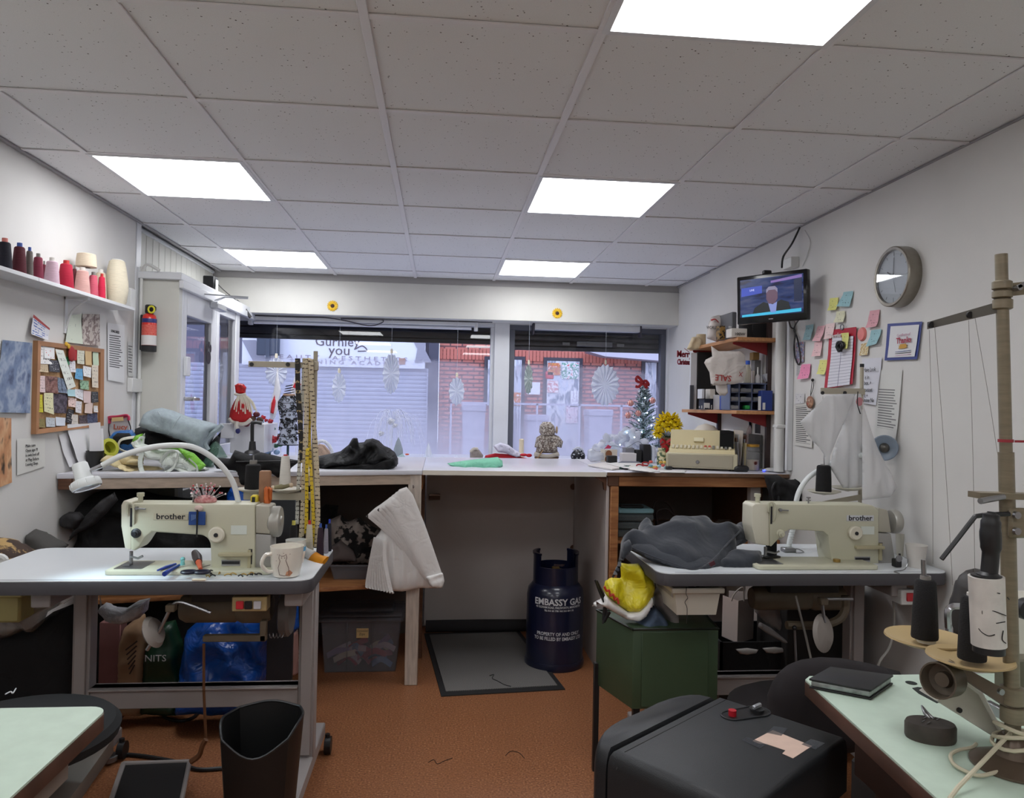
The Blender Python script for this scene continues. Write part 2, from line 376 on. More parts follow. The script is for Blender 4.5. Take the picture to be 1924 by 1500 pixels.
for i in range(15):fin('board',MB().bb(-1.725,4.29+i*.098,2.115,-1.705,4.29+i*.098+.095,HC-.012,.004),lob,w2)
struct('trim_2',MB().bb(-1.73,4.22,0,-1.655,4.285,HC,.003).bb(-1.73,4.29,HC-.02,-1.69,5.74,HC,.003),trimw,'white corner post and top bead left of the lobby')
# lobby side: post, door, post, sidelight
glass=None
m,nt,b,L=nodes('window_glass');out=nt.nodes['Material Output'];nt.nodes.remove(b)
tr=nt.nodes.new('ShaderNodeBsdfTransparent');gl=nt.nodes.new('ShaderNodeBsdfGlossy');gl.inputs['Roughness'].default_value=.01
fr=nt.nodes.new('ShaderNodeFresnel');fr.inputs[0].default_value=1.7;mx=nt.nodes.new('ShaderNodeMixShader');tr.inputs[0].default_value=(.93,.95,1,1)
L(fr.outputs[0],mx.inputs[0]);L(tr.outputs[0],mx.inputs[1]);L(gl.outputs[0],mx.inputs[2]);L(mx.outputs[0],out.inputs[0]);glassm=m
def snowglass(name,x0,x1,zt,soft=.16):          # glass sprayed with artificial snow below a rounded edge
    m,nt,b,L=nodes(name);out=nt.nodes['Material Output'];nt.nodes.remove(b)
    tr=nt.nodes.new('ShaderNodeBsdfTransparent');tr.inputs[0].default_value=(.93,.95,1,1);gl=nt.nodes.new('ShaderNodeBsdfGlossy');gl.inputs['Roughness'].default_value=.01
    fr=nt.nodes.new('ShaderNodeFresnel');fr.inputs[0].default_value=1.7;mx=nt.nodes.new('ShaderNodeMixShader');L(fr.outputs[0],mx.inputs[0]);L(tr.outputs[0],mx.inputs[1]);L(gl.outputs[0],mx.inputs[2])
    tl=nt.nodes.new('ShaderNodeBsdfTranslucent');tl.inputs[0].default_value=(.8,.81,.91,1);df=nt.nodes.new('ShaderNodeBsdfDiffuse');df.inputs[0].default_value=(.8,.8,.88,1)
    ms=nt.nodes.new('ShaderNodeMixShader');ms.inputs[0].default_value=.22;L(tl.outputs[0],ms.inputs[1]);L(df.outputs[0],ms.inputs[2])
    uv=nt.nodes.new('ShaderNodeUVMap');s=nt.nodes.new('ShaderNodeSeparateXYZ');L(uv.outputs[0],s.inputs[0])
    ex=mathn(nt,'POWER',mathn(nt,'ABSOLUTE',mathn(nt,'DIVIDE',mathn(nt,'SUBTRACT',s.outputs[0],(x0+x1)/2),(x1-x0)/2)),6)
    ez=mathn(nt,'POWER',mathn(nt,'MAXIMUM',mathn(nt,'DIVIDE',mathn(nt,'SUBTRACT',s.outputs[1],zt-.9),.9),0),6)
    d=mathn(nt,'ADD',ex,ez);nz=nt.nodes.new('ShaderNodeTexNoise');nz.inputs['Scale'].default_value=4;L(uv.outputs[0],nz.inputs[0])
    mk=nt.nodes.new('ShaderNodeMapRange');mk.inputs['From Min'].default_value=1.2;mk.inputs['From Max'].default_value=.85;mk.interpolation_type='SMOOTHSTEP';L(d,mk.inputs[0])
    f=mathn(nt,'MULTIPLY',mk.outputs[0],mathn(nt,'ADD',.36,mathn(nt,'MULTIPLY',mathn(nt,'SUBTRACT',nz.outputs[0],.5),.3)))
    low=mathn(nt,'MAXIMUM',0,mathn(nt,'MULTIPLY',mathn(nt,'SUBTRACT',1.5,s.outputs[1]),.9));f=mathn(nt,'ADD',f,low);f=mathn(nt,'MULTIPLY',f,mathn(nt,'MINIMUM',1,mathn(nt,'ADD',mk.outputs[0],.2)))
    m2=nt.nodes.new('ShaderNodeMixShader');L(f,m2.inputs[0]);L(mx.outputs[0],m2.inputs[1]);L(ms.outputs[0],m2.inputs[2]);L(m2.outputs[0],out.inputs[0]);return m
def pane(name,x0,z0,x1,z1,Y,m,parent):
    mb=MB();mb.add([(x0,Y,z0),(x1,Y,z0),(x1,Y,z1),(x0,Y,z1)],[(0,1,2,3)],None,[(x0,z0),(x1,z0),(x1,z1),(x0,z1)]);return fin(name,mb,m,parent)
y407=at(407,700,X=LX).y;y442=at(440,700,X=LX).y;y347=at(349,700,X=LX).y;y396=at(396,700,X=LX).y
struct('trim_3',MB().bb(LX-.05,4.33,0,LX,4.36,2.075,.003).bb(LX-.05,y407-.02,0,LX+.004,y407+.03,2.075,.003).bb(LX-.05,y442,0,LX+.006,y442+.1,2.075,.003).bb(LX-.05,y407,0,LX,y442,1.12,.003).bb(LX-.05,y407,1.98,LX,y442,2.075,.003),trimw,'white posts and rails of the glazed lobby side')
d=struct('door_1',MB().bb(LX-.045,4.36,.02,LX,y347,2.05,.003).bb(LX-.045,y396,.02,LX,y407-.02,2.05,.003).bb(LX-.045,y347,1.9,LX,y396,2.05,.003).bb(LX-.045,y347,.02,LX,y396,.9,.003),trimw,'white framed glass shop door seen edge-on')
fin('glass_pane',MB().add([(LX-.02,y347,.9),(LX-.02,y396,.9),(LX-.02,y396,1.9),(LX-.02,y347,1.9)],[(0,1,2,3)]),glassm,d)
fin('door_handle',MB().cyl((LX,4.4,1.42),(LX+.05,4.4,1.42),.012).box((LX+.05,4.44,1.42),(.02,.1,.02),0,.005),mat('chrome',(190,190,195),.2,1),d)
fin('latch_plate',MB().bb(LX,4.37,1.55,LX+.022,4.43,1.66,.004),trimw,d)
fin('paw_sticker',MB().sph((LX+.002,y396-.06,1.68),(.001,.05,.04)).sph((LX+.002,y396-.09,1.74),(.001,.018,.025)).sph((LX+.002,y396-.055,1.76),(.001,.018,.025)).sph((LX+.002,y396-.02,1.74),(.001,.018,.025)),mat('sticker_black',(22,20,26),.5),d)
w3=struct('window_3',MB().add([(LX-.02,y407+.03,1.12),(LX-.02,y442,1.12),(LX-.02,y442,1.98),(LX-.02,y407+.03,1.98)],[(0,1,2,3)]),glassm,'narrow glass sidelight of the lobby')
# front bulkhead, windows
bulk=mat('bulkhead_paint',(212,210,203),.6,var=.07,vs=3)
tr4=struct('trim_4',MB().bb(-1.76,5.74,2.075,XR+.02,5.98,2.335,.003),bulk,'deep white bulkhead above the shop window')
fin('top_strip',MB().bb(-1.76,5.76,2.33,XR+.02,5.9,HC+.02),mat('strip_grey',(186,183,182),.6),tr4)
struct('wall_front',MB().bb(-2.8,5.98,2.07,2.1,6.12,2.6).bb(-1.65,5.98,0,XR+.1,6.12,.9).bb(1.855,5.98,.8,2.1,6.12,2.2).bb(-2.9,5.98,0,-2.6,6.12,2.2),wallm,'front wall around the shop window')
fy=6.0
def wframe(name,x0,x1,z0,z1,m,label,fw=.05):
    mb=MB().bb(x0-.001,fy,z1-fw,x1+.001,fy+.07,z1,.003).bb(x0,fy,z0,x1,fy+.07,z0+fw,.003).bb(x0,fy,z0+fw,x0+fw,fy+.07,z1-fw,.003).bb(x1-fw,fy,z0+fw,x1,fy+.07,z1-fw,.003);return struct(name,mb,m,label)
xa=at(440,700,Y=6).x-.05;xb=at(925,700,Y=6).x;xc=at(957,700,Y=6).x;xd=at(1250,700,Y=6).x
w1=wframe('window_1',xa,xb+.012,.9,2.075,trimw,'large left shop window with snow-sprayed glass',.03)
pane('glass_pane',xa+.03,.93,xb,2.06,fy+.035,snowglass('snow_glass_left',-1.75,.55,1.77),w1)
w2_=wframe('window_2',xc,xd,.9,2.07,mat('grey_frame',(92,94,104),.5),'right shop window in a dark grey frame with snow-sprayed glass',.04)
pane('glass_pane',xc+.04,.94,xd-.04,2.04,fy+.035,snowglass('snow_glass_right',.3,1.84,1.75),w2_)
struct('trim_5',MB().bb(xb+.01,5.96,.85,xc-.005,6.1,2.08,.004).bb(xd+.002,5.97,.85,1.87,6.1,2.09,.004),trimw,'white mullion and end post of the shop window')
w4=struct('window_4',MB().bb(-2.6,6.0,2.0,xa-.02,6.06,2.075).bb(-2.6,6.0,0,-2.54,6.06,2.0).bb(xa-.06,6.0,0,xa-.01,6.06,2.0).bb(-2.54,6.0,0,xa-.06,6.06,.25),trimw,'white framed outer glass of the lobby')
pane('glass_pane',-2.54,.25,xa-.06,2.0,6.03,glassm,w4)
struct('trim_6',MB().bb(-1.42,4.80,.0,1.846,5.98,ZD,.003),mat('display_deck',(205,208,222),.5),'white display platform behind the counter, inside the window')
struct('baseboard_right',MB().bb(XR-.03,YB,0,XR-.014,5,.1,.003),trimw,'white skirting along the right wall')
struct('baseboard_left',MB().bb(XL,YB,0,XL+.016,4.2,.1,.003),trimw,'white skirting along the left wall')
# roller shutters of this shop, half rolled up outside the glass
shm=mat('shutter_steel',(94,93,96),.45,.3,var=.25,vs=9)
def rshutter(x0,x1,zt,n,h,lab,m=shm):
    t=thing('roller_shutter',lab,'shutter',((x0+x1)/2,6.14,zt-n*h),0,'roller shutters of this shop')
    a=MB()
    for k in range(n):
        prof=[(0,0),(-.012,.01),(-.014,h*.5),(-.01,h-.012),(.002,h-.004),(.006,h),(.006,0)]
        mb=MB().prism([(q[0],q[1]) for q in prof],x1-x0,frame((0,1,0),(0,0,1),(x0,6.15,zt-(k+1)*h)));fin('slat',mb,m,t)
    fin('bottom_bar',MB().bb(x0,6.13,zt-n*h-.03,x1,6.17,zt-n*h,.004),m,t);return t
zs2=at(1100,661,Y=6.15).z+.03;t=rshutter(xc-.02,xd+.03,2.10,4,(2.10-zs2)/4,'grey slatted roller shutter rolled partly down over the right window')
fin('lock_bar',MB().bb(1.12,6.115,zs2+.01,1.42,6.135,zs2+.05,.004).bb(1.0,6.12,zs2+.016,1.06,6.13,zs2+.04).bb(1.46,6.12,zs2+.016,1.52,6.13,zs2+.04),mat('dull_metal',(150,150,150),.4,.7),t)
zs1=at(680,641,Y=6.15).z+.03;rshutter(xa,xb+.02,2.085,2,(2.085-zs1)/2,'nearly black shutter edge across the top of the left window',mat('shutter_dark',(42,42,46),.5))
# ================================================================ the street outside
FY=17.0
struct('ground_street',MB().bb(-20,6.12,-.3,24,30,-.12),mat('wet_asphalt',(120,120,128),.5,var=.2,vs=5),'grey street surface outside')
m,nt,b,L=nodes('red_brick');b.inputs['Roughness'].default_value=.8
tc=nt.nodes.new('ShaderNodeTexCoord');mp=nt.nodes.new('ShaderNodeMapping');mp.inputs['Rotation'].default_value=(math.pi/2,0,0);L(tc.outputs['Object'],mp.inputs[0])
bk=nt.nodes.new('ShaderNodeTexBrick');bk.inputs['Scale'].default_value=1;bk.inputs['Brick Width'].default_value=.27;bk.inputs['Row Height'].default_value=.092;bk.inputs['Mortar Size'].default_value=.018
bk.inputs['Color1'].default_value=lin((198,122,106))+(1,);bk.inputs['Color2'].default_value=lin((178,104,92))+(1,);bk.inputs['Mortar'].default_value=lin((104,70,70))+(1,)
L(mp.outputs[0],bk.inputs[0]);L(bk.outputs[0],b.inputs['Base Color'])
brick=m
def F(x,y):return at(x,y,Y=FY)
zb=-.12
A=F(826,650);B0=F(1310,650)
bd=thing('brick_building','red brick building across the street with poster-filled windows','building',(2.5,FY,zb))
fin('wall',MB().bb(A.x,FY,zb,16,FY+.4,9),brick,bd)
zs=F(1000,661)
sc=mat('soldier_brick',(192,112,96),.8)
mb=MB();x=A.x
while x<9:mb.bb(x,FY-.03,zs.z-.22,x+.07,FY+.02,zs.z+.02);x+= .082
o=fin('brick_course',mb,sc,bd);o['kind']='stuff'
fin('awning',MB().prism([(0,0),(3.2,.05),(3.2,-.25),(.4,-.1)],.5,FRONT(F(1095,664)+V((0,-.1,0)))),mat('awning_grey',(190,186,196),.6),bd)
pv0=trimw
dk=mat('dark_lintel',(60,56,66),.7)
for k,(x0,y0,x1,y1,mm) in enumerate([(915,677,926,762,1),(960,677,980,860,2),(1024,680,1088,860,3),(1208,682,1232,860,4)]):
    a=F(x0,y1);c=F(x1,y0)
    fr=fin('window',MB().bb(a.x-.08,FY-.05,max(zb,a.z),c.x+.08,FY+.02,c.z+.08),dk,bd)
    fin('pane',MB().quadgrid([(a.x,FY-.07,c.z),(c.x,FY-.07,c.z),(c.x,FY-.07,max(zb,a.z)),(a.x,FY-.07,max(zb,a.z))],2,2),pictured('window_print%d' % mm,[(206,204,212),(190,196,210),(214,212,216),(120,130,146),(206,200,210)],4,.3,mm),fr)
for x0,y0,x1,y1,cs,k in [(1028,683,1052,705,[(30,60,110),(220,150,60),(190,60,50),(240,230,220)],1),(1054,683,1086,712,[(245,245,245),(60,140,110),(240,240,240),(200,60,60)],2),(1027,716,1048,738,[(200,120,120),(240,236,236)],3),(1070,735,1085,765,[(236,236,236),(190,180,190)],4),(1062,762,1084,795,[(120,80,130),(236,220,226),(180,120,140)],5),(962,738,978,762,[(60,140,110),(220,120,60),(240,240,240)],6)]:
    a=F(x0,y1);c=F(x1,y0)
    fin('poster',MB().quadgrid([(a.x,FY-.09,c.z),(c.x,FY-.09,c.z),(c.x,FY-.09,a.z),(a.x,FY-.09,a.z)],2,2),pictured('poster%d' % k,cs,5,.4,k+9),bd)
a=F(1002,730);fin('house_sign',MB().box((a.x,FY-.03,a.z),(.3,.03,.28)),mat('sign_white',(230,228,232),.5),bd)
a=F(983,733);fin('alarm_box',MB().box((a.x+.6,FY-.04,a.z+.35),(.2,.1,.2),0,.03),mat('alarm_red',(200,60,70),.5),bd)
# shuttered shop with the banner
gs=mat('shutter_grey',(166,168,184),.5,.2)
sh=thing('shuttered_shop','closed shop opposite with a full-width grey roller shutter','shop',(-3,FY,zb))
fin('wall',MB().bb(-14,FY,zb,F(806,650).x-.001,FY+.4,9),mat('shop_render',(110,108,122),.8),sh)
fin('pillar',MB().bb(F(806,650).x,FY-.1,zb,A.x-.01,FY+.3,9),mat('pillar_dark',(70,70,84),.7),sh)
y0=zb;top=F(600,688).z;i=0
mb=None
while y0<top:
    prof=[(0,0),(-.008,.02),(-.01,.07),(-.004,.09),(.01,.092),(.01,0)]
    o=fin('slat',MB().prism(prof,F(802,700).x+9.5,frame((0,1,0),(0,0,1),(-9.5,FY-.02,y0))),gs,sh);y0+= .094
for xx in (-9.6,F(802,700).x):fin('guide_rail',MB().bb(xx,FY-.08,zb,xx+.09,FY,top),gs,sh)
bx0,bz0=F(457,686).x,F(457,683).z;bx1,bz1=F(800,640).x,F(800,690).z
sg=thing('shop_banner','white banner sign of the shuttered shop opposite, grey script lettering','sign',((bx0+bx1)/2,FY-.12,top-.02))
fin('board',MB().bb(bx0,FY-.14,top-.02,bx1,FY-.06,top+1.0,.01),mat('banner',(226,226,234),.4),sg)
cx=F(648,660)
ltr=mat('banner_ink',(92,78,84),.5);gold=mat('banner_gold',(150,138,150),.5)
fin('lettering',MB().text('Gurnley',.3,FRONT((cx.x-.15,FY-.145,F(640,644).z)),.004,1).text('you',.32,FRONT((cx.x-.1,FY-.145,F(640,660).z)),.004).tube([(cx.x+.25,FY-.15,F(640,660).z+.05),(cx.x+.4,FY-.15,F(640,660).z+.12),(cx.x+.5,FY-.15,F(640,660).z+.02),(cx.x+.3,FY-.15,F(640,660).z)],.012,5,5),ltr,sg)
fin('small_lettering',MB().text('B E A U T Y  .  A E S T H E T I C S',.13,FRONT((F(640,672).x,FY-.145,F(640,674).z)),.003,1.6),gold,sg)
fin('small_lettering',MB().text('T R A I N I N G   A C A D E M Y',.12,FRONT((F(640,672).x+.15,FY-.145,F(640,682).z)),.003,1.5),gold,sg)
for x0,x1 in ((458,480),(470,492),(776,798),(788,780)):
    a=F(x0,640);c=F(x1,682);fin('grey_stripe',MB().prism([(0,0),(.16,0),(.16+(c.x-a.x),c.z-a.z),(c.x-a.x,c.z-a.z)],.01,FRONT((a.x,FY-.142-x0*.00001,a.z))),mat('stripe_grey',(150,148,158),.5),sg)
a=F(756,680);fin('logo_badge',MB().box((a.x,FY-.15,a.z),(.14,.01,.14),0,.004),mat('badge_gold',(170,130,110),.4),sg)
# ghost 'ations' banner end, dark hanging boards, bins
a=F(492,670);c=F(534,636)
single('hanging_sign',MB().bb(a.x,FY-.5,a.z,c.x,FY-.4,c.z+.3,.01).bb(a.x+.22,FY-.42,c.z,a.x+.26,FY-.001,c.z+.04).bb(a.x+.2,FY-.52,a.z-.2,a.x+.28,FY-.38,c.z+.3),mat('sign_slate',(44,54,70),.3),'dark projecting sign box in front of the white banner','sign')
bw=mat('bin_white',(176,172,188),.5)
def planter(x0,y0,x1,y1,Y,lab):
    a=at(x0,y1,Y=Y);c=at(x1,y0,Y=Y);z0=zb;t=thing('street_bin',lab,'bin',((a.x+c.x)/2,Y+.25,z0),0,'pale bins on the far pavement')
    w_=c.x-a.x;h=c.z-z0
    fin('body',MB().add([(-w_*.42,-.25,0),(w_*.42,-.25,0),(w_*.42,.25,0),(-w_*.42,.25,0),(-w_/2,-.3,h*.9),(w_/2,-.3,h*.9),(w_/2,.3,h*.9),(-w_/2,.3,h*.9)],[(0,3,2,1),(4,5,6,7),(0,1,5,4),(1,2,6,5),(2,3,7,6),(3,0,4,7)]),bw,t,True)
    fin('lid',MB().box((0,0,h*.95),(w_*1.06,.66,h*.1),0,.02),bw,t,True)
    for sx in (-1,1):fin('wheel',MB().cyl((sx*w_*.4,.28,.07),(sx*w_*.46,.28,.07),.07),dk,t,True)
planter(868,760,912,840,15.5,'white bin to the left of the mullion outside')
planter(990,780,1030,850,15.5,'white bin between the two poster windows outside')
planter(1105,770,1150,850,15.8,'white bin under the hanging honeycomb outside')
rl=thing('street_railing','thin pale railing on the far pavement','railing',(3.2,15.2,zb))
r0=at(866,756,Y=15.2);fin('top_rail',MB().bb(.2,15.18,r0.z-.03,5.6,15.22,r0.z+.01),bw,rl)
for i in range(7):fin('post',MB().bb(.2+i*.88,15.18,zb,.24+i*.88,15.22,r0.z),bw,rl)

t=thing('batten_light','long unlit white batten light under the bulkhead over the left window','light fitting',at(680,606,Y=5.9))
a=at(470,606,Y=5.9);b=at(893,618,Y=5.9);fin('batten',MB().bb(a.x,5.86,2.035,b.x,5.93,2.075,.004),trimw,t);fin('tube',MB().cyl((a.x+.03,5.895,2.02),(b.x-.03,5.895,2.02),.013),mat('tube_glass',(214,216,224),.3),t)
for x in (a.x,b.x):fin('end_cap',MB().bb(x-.01,5.87,2.0,x+.02,5.92,2.076,.003),pv0,t)
t=thing('batten_light','short white batten light fixed above the right window','light fitting',at(1104,620,Y=5.9));a=at(1003,620,Y=5.9);b=at(1203,620,Y=5.9)
fin('batten',MB().bb(a.x,5.86,2.025,b.x,5.93,2.076,.004),trimw,t)
for x in (a.x,b.x):fin('end_clip',MB().bb(x-.012,5.85,1.985,x+.0,5.93,2.076,.003),dk,t)
single('ceiling_cable',MB().tube([at(x,y,Y=5.85) for x,y in ((450,592),(560,596),(610,597),(650,603),(690,612),(712,609),(716,601),(640,599),(800,603),(925,606))],.004,6,4),dk,'black cable looping under the bulkhead over the left window','cable')
for x,y,lb in ((625,575,'left window'),(1047,589,'right window')):
    c=at(x,y,Y=5.74);t=thing('sunflower_sticker','yellow sunflower stuck on the bulkhead above the %s' % lb,'sticker',c,0)
    for k in range(16):
        a=math.tau*k/16;fin('petal',MB().sph(c+V((.028*math.cos(a),-.004,.028*math.sin(a))),(.014,.002,.006),8,4) if 0 else MB().sph(V(),(.015,.002,.0065),8,4,MX.Translation(c+V((.028*math.cos(a),-.004,.028*math.sin(a))))@ MX.Rotation(-a,4,'Y')),mat('sun_yellow',(222,178,30),.6),t)
    fin('centre',MB().sph(c+V((0,-.006,0)),(.014,.005,.014),12,6),mat('sun_brown',(66,36,22),.7),t)
# ================================================================ counters
pine=mat('pine',(172,118,72),.55,var=.25,vs=6,stretch=(1,14,14),col2=(132,82,46))
palew=mat('pale_wood',(196,178,160),.6,var=.15,vs=5,stretch=(1,16,16))
dkwood=mat('dark_wood',(96,62,42),.6,var=.25,vs=6,stretch=(1,12,12))
lam=mat('counter_laminate',(214,214,222),.3,var=.03,vs=4)
lamw=mat('mid_laminate',(222,222,234),.22,var=.02,vs=4)
boardm=mat('grey_white_board',(186,178,174),.7,var=.05,vs=2)
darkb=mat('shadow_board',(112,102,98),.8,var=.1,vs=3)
ZC=1.083
def topboard(poly,z,th,m,name,parent):return fin(name,MB().prism(poly,th,MX.Translation((0,0,z-th)),.0015),m,parent)
t=thing('left_counter','pale wooden counter on the left with open underside and painted post','counter',(-.85,3.7,0))
topboard([(-1.655,3.43),(-.083,3.80),(-.083,4.735),(-1.40,4.735),(-1.40,4.27),(-1.655,4.27)],ZC,.022,lam,'worktop',t)
def slab(a,b,z0,z1,th,m,name,parent,back=0):
    a=V(a);b=V(b);d=(b-a).normalized();n=V((-d.y,d.x));return fin(name,MB().prism([tuple(a+n*back),tuple(b+n*back),tuple(b+n*(back+th)),tuple(a+n*(back+th))],z1-z0,MX.Translation((0,0,z0)),.001),m,parent)
slab((-1.60,3.452),(-.14,3.796),1.012,1.061,.03,palew,'front_rail',t,.004)
fin('rail_end_block',MB().bb(-1.655,3.44,1.012,-1.60,3.49,1.061,.002),dkwood,t)
fin('post',MB().bb(-.152,3.80,0,-.086,3.85,1.061,.003),mat('scuffed_white_wood',(196,184,172),.6,var=.2,vs=12,stretch=(8,8,1)),t)
fin('inner_post',MB().bb(-.135,4.2,0,-.075,4.26,1.061,.003),dkwood,t)
fin('inner_rail',MB().bb(-.14,3.86,.98,-.08,4.7,1.061,.003),pine,t)
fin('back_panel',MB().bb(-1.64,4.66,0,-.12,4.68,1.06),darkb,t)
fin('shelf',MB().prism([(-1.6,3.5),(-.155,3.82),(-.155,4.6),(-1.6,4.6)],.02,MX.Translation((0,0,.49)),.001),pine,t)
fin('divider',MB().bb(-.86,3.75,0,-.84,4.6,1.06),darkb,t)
t=thing('middle_counter','smooth white middle worktop bridging the two counters','counter',(.39,4.2,0))
topboard([(-.081,3.80),(.862,3.80),(.862,4.735),(-.081,4.735)],ZC+.001,.024,lamw,'worktop',t)
fin('front_edging',MB().bb(-.081,3.797,ZC-.023,.862,3.7995,ZC),mat('cream_edging',(214,208,196),.5),t)
fin('back_board',MB().bb(-.075,4.745,.02,.868,4.765,1.059,.001),boardm,t)
fin('side_board',MB().bb(.868,3.82,0,.884,4.76,1.055,.001),boardm,t)
for y in (915,1030):
    p=at(1077,y,Y=4.744);fin('screw_cap',MB().cyl((p.x,4.745,p.z),(p.x,4.738,p.z),.02,.018,14),dkwood,t)
p=at(812,934,Y=4.7);fin('batten_stub',MB().bb(p.x-.02,4.66,p.z-.014,p.x+.05,4.744,p.z+.014,.002),dkwood,t)
fin('shelf_bracket',MB().prism([(0,0),(.07,0),(.07,-.07),(.058,-.07),(.052,-.03)],.03,FRONT((.80,3.85,1.058))),dkwood,t)
t=thing('right_counter','right-hand counter with a pine apron and pine leg','counter',(1.36,4.2,0))
topboard([(.864,3.79),(1.842,3.79),(1.842,4.72),(.864,4.72)],ZC+.002,.018,lam,'worktop',t)
fin('front_edging',MB().bb(.864,3.785,ZC-.017,1.842,3.789,ZC+.001),mat('brown_edging',(112,84,62),.5,var=.3,vs=30),t)
fin('apron',MB().bb(.93,3.80,1.012,1.82,3.83,1.064,.002),pine,t)
fin('corner_block',MB().bb(.873,3.80,1.012,.929,3.85,1.064,.002),dkwood,t)
fin('leg',MB().bb(.888,3.80,0,.93,3.845,1.011,.003),pine,t)
p0=at(1408,1000,Y=3.86);fin('leg',MB().bb(p0.x,3.85,0,p0.x+.055,3.9,1.01,.003),mat('pale_tube',(180,172,168),.5),t)
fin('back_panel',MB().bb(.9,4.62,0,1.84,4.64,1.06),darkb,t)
fin('shelf',MB().bb(.9,3.88,.70,1.84,4.6,.72,.001),pine,t)
p0=at(1385,1000,Y=4.2);fin('divider',MB().bb(p0.x,4.0,.72,p0.x+.06,4.6,1.05),dkwood,t)
# ================================================================ floor things
rub=mat('black_rubber',(30,29,30),.7)
t=thing('door_mat','grey ribbed mat with a black rubber border on the floor','mat',(.3,4.2,0))
M4=[at(829,1310,Z=0),at(1062,1297,Z=0),at(975,1186,Z=0),at(797,1192,Z=0)]
ce=sum(M4,V())/4
fin('rubber_border',MB().prism([(q.x,q.y) for q in M4],.006,None,.001),rub,t)
m,nt,b,L=nodes('herringbone');b.inputs['Roughness'].default_value=.9
tc=nt.nodes.new('ShaderNodeTexCoord');s=nt.nodes.new('ShaderNodeSeparateXYZ');L(tc.outputs['Object'],s.inputs[0])
ck=nt.nodes.new('ShaderNodeTexChecker');ck.inputs['Scale'].default_value=22;L(tc.outputs['Object'],ck.inputs[0])
w1_=mathn(nt,'SINE',mathn(nt,'MULTIPLY',mathn(nt,'ADD',s.outputs[0],s.outputs[1]),520));w2s=mathn(nt,'SINE',mathn(nt,'MULTIPLY',mathn(nt,'SUBTRACT',s.outputs[0],s.outputs[1]),520))
wv=mathn(nt,'ADD',mathn(nt,'MULTIPLY',w1_,ck.outputs[1]),mathn(nt,'MULTIPLY',w2s,mathn(nt,'SUBTRACT',1,ck.outputs[1])))
L(mixc(nt,mathn(nt,'MULTIPLY_ADD',wv,.35,.5),lin((86,84,82)),lin((124,121,118))),b.inputs['Base Color'])
fin('ribbed_pile',MB().prism([tuple((q+(ce-q)*.09).xy) for q in M4],.004,MX.Translation((0,0,.006)),.001),m,t)
single('thread_scrap',MB().tube([at(x,y,Z=.012) for x,y in ((920,1270),(928,1268),(925,1275),(935,1280),(948,1287),(960,1290))],.002,5,4),mat('black_thread',(20,20,22),.8),'tangle of black thread lying on the grey mat','thread')
single('thread_scrap',MB().tube([at(x,y,Z=.002) for x,y in ((805,1433),(815,1428),(822,1436),(835,1430),(850,1425))],.0012,5,4),'black_thread','loose curl of dark thread on the brown floor','thread')
single('thread_scrap',MB().tube([at(x,y,Z=.002) for x,y in ((950,1420),(960,1412),(975,1415),(985,1425))],.0012,5,4),'black_thread','short dark thread on the floor near the gas heater','thread')
a=at(800,1185,Y=4.68);b2=at(998,1180,Y=4.68)
single('rug_roll',MB().tube([(a.x,4.68,.037),((a.x+b2.x)/2,4.69,.037),(b2.x+.1,4.68,.037)],.036,14,3),mat('charcoal_felt',(44,42,44),.95),'dark rolled strip lying against the board under the middle counter','roll')
# gas cylinder
nv=mat('navy_enamel',(18,24,50),.28,var=.2,vs=8,coat=.3)
gx,gy=.655,4.10
t=thing('gas_cylinder','navy blue gas cylinder with white lettering on the floor','gas cylinder',(gx,gy,0))
R_=.157
fin('body',MB().lathe([(.13,0),(R_,.004),(R_+.004,.02),(R_,.05),(R_,.38),(.15,.42),(.125,.45),(.08,.468),(0.001,.472)],40),nv,t,True)
fin('foot_ring',MB().lathe([(R_+.004,.0),(R_+.008,.02),(R_+.004,.04),(R_,.041)],40),nv,t,True)
sh_=MB()
A0,A1=math.radians(-62),math.radians(242)      # collar open towards the front
def ring(mb,r,z0,z1,th,a0,a1,n=40):
    mb.lathe([(r,z0),(r,z1),(r-th,z1),(r-th,z0),(r,z0)],n,None,False,1,1,a0,a1)
ring(sh_,.124,.45,.545,.006,math.radians(-90),math.radians(270));ring(sh_,.124,.545,.615,.008,math.radians(-38),math.radians(48),14);ring(sh_,.124,.545,.615,.008,math.radians(132),math.radians(218),14)
for a0_,a1_ in ((-38,48),(132,218)):sh_.lathe([(.128,.605),(.128,.617),(.112,.617),(.112,.605),(.128,.605)],14,None,False,1,1,math.radians(a0_),math.radians(a1_))
fin('collar',sh_,nv,t,True);fin('valve',MB().cyl((0,0,.468),(0,0,.53),.022).cyl((0,0,.51),(.05,-.03,.51),.014),mat('brass',(170,140,80),.35,.8),t,True)
wink=mat('stencil_white',(205,208,212),.6)
def bent_text(s,z,h,r,sx=1,bold=0):
    tb=MB().text(s,h,MX(),.0004,sx,'CENTER',bold);tb.v=[V((r*math.sin(q.x/r),-r*math.cos(q.x/r)-q.z,q.y+z)) for q in tb.v];return tb
fin('lettering',bent_text('EMBASSY GAS',.372,.048,R_+.0015,.97,.0012),wink,t,True)
o=fin('address_lettering',bent_text('40 OLDHAM ROAD, FAILSWORTH, MANCHESTER',.345,.0155,R_+.0015,.78,.0003),wink,t,True)
fin('phone_lettering',bent_text('TEL: 0161 681 7788  FAX: 0161 684 11 22',.328,.0125,R_+.0015,.76,.0003),wink,t,True)
fin('property_lettering',bent_text('PROPERTY OF AND ONLY',.203,.025,R_+.0015,.85,.0004),wink,t,True);fin('refill_lettering',bent_text('TO BE FILLED BY EMBASSY LTD',.178,.025,R_+.0015,.82,.0004),wink,t,True)
fin('name_plate',bent_text('EMBASSY',.565,.016,.1256,.9),mat('faded_brown',(90,70,62),.6),t,True)
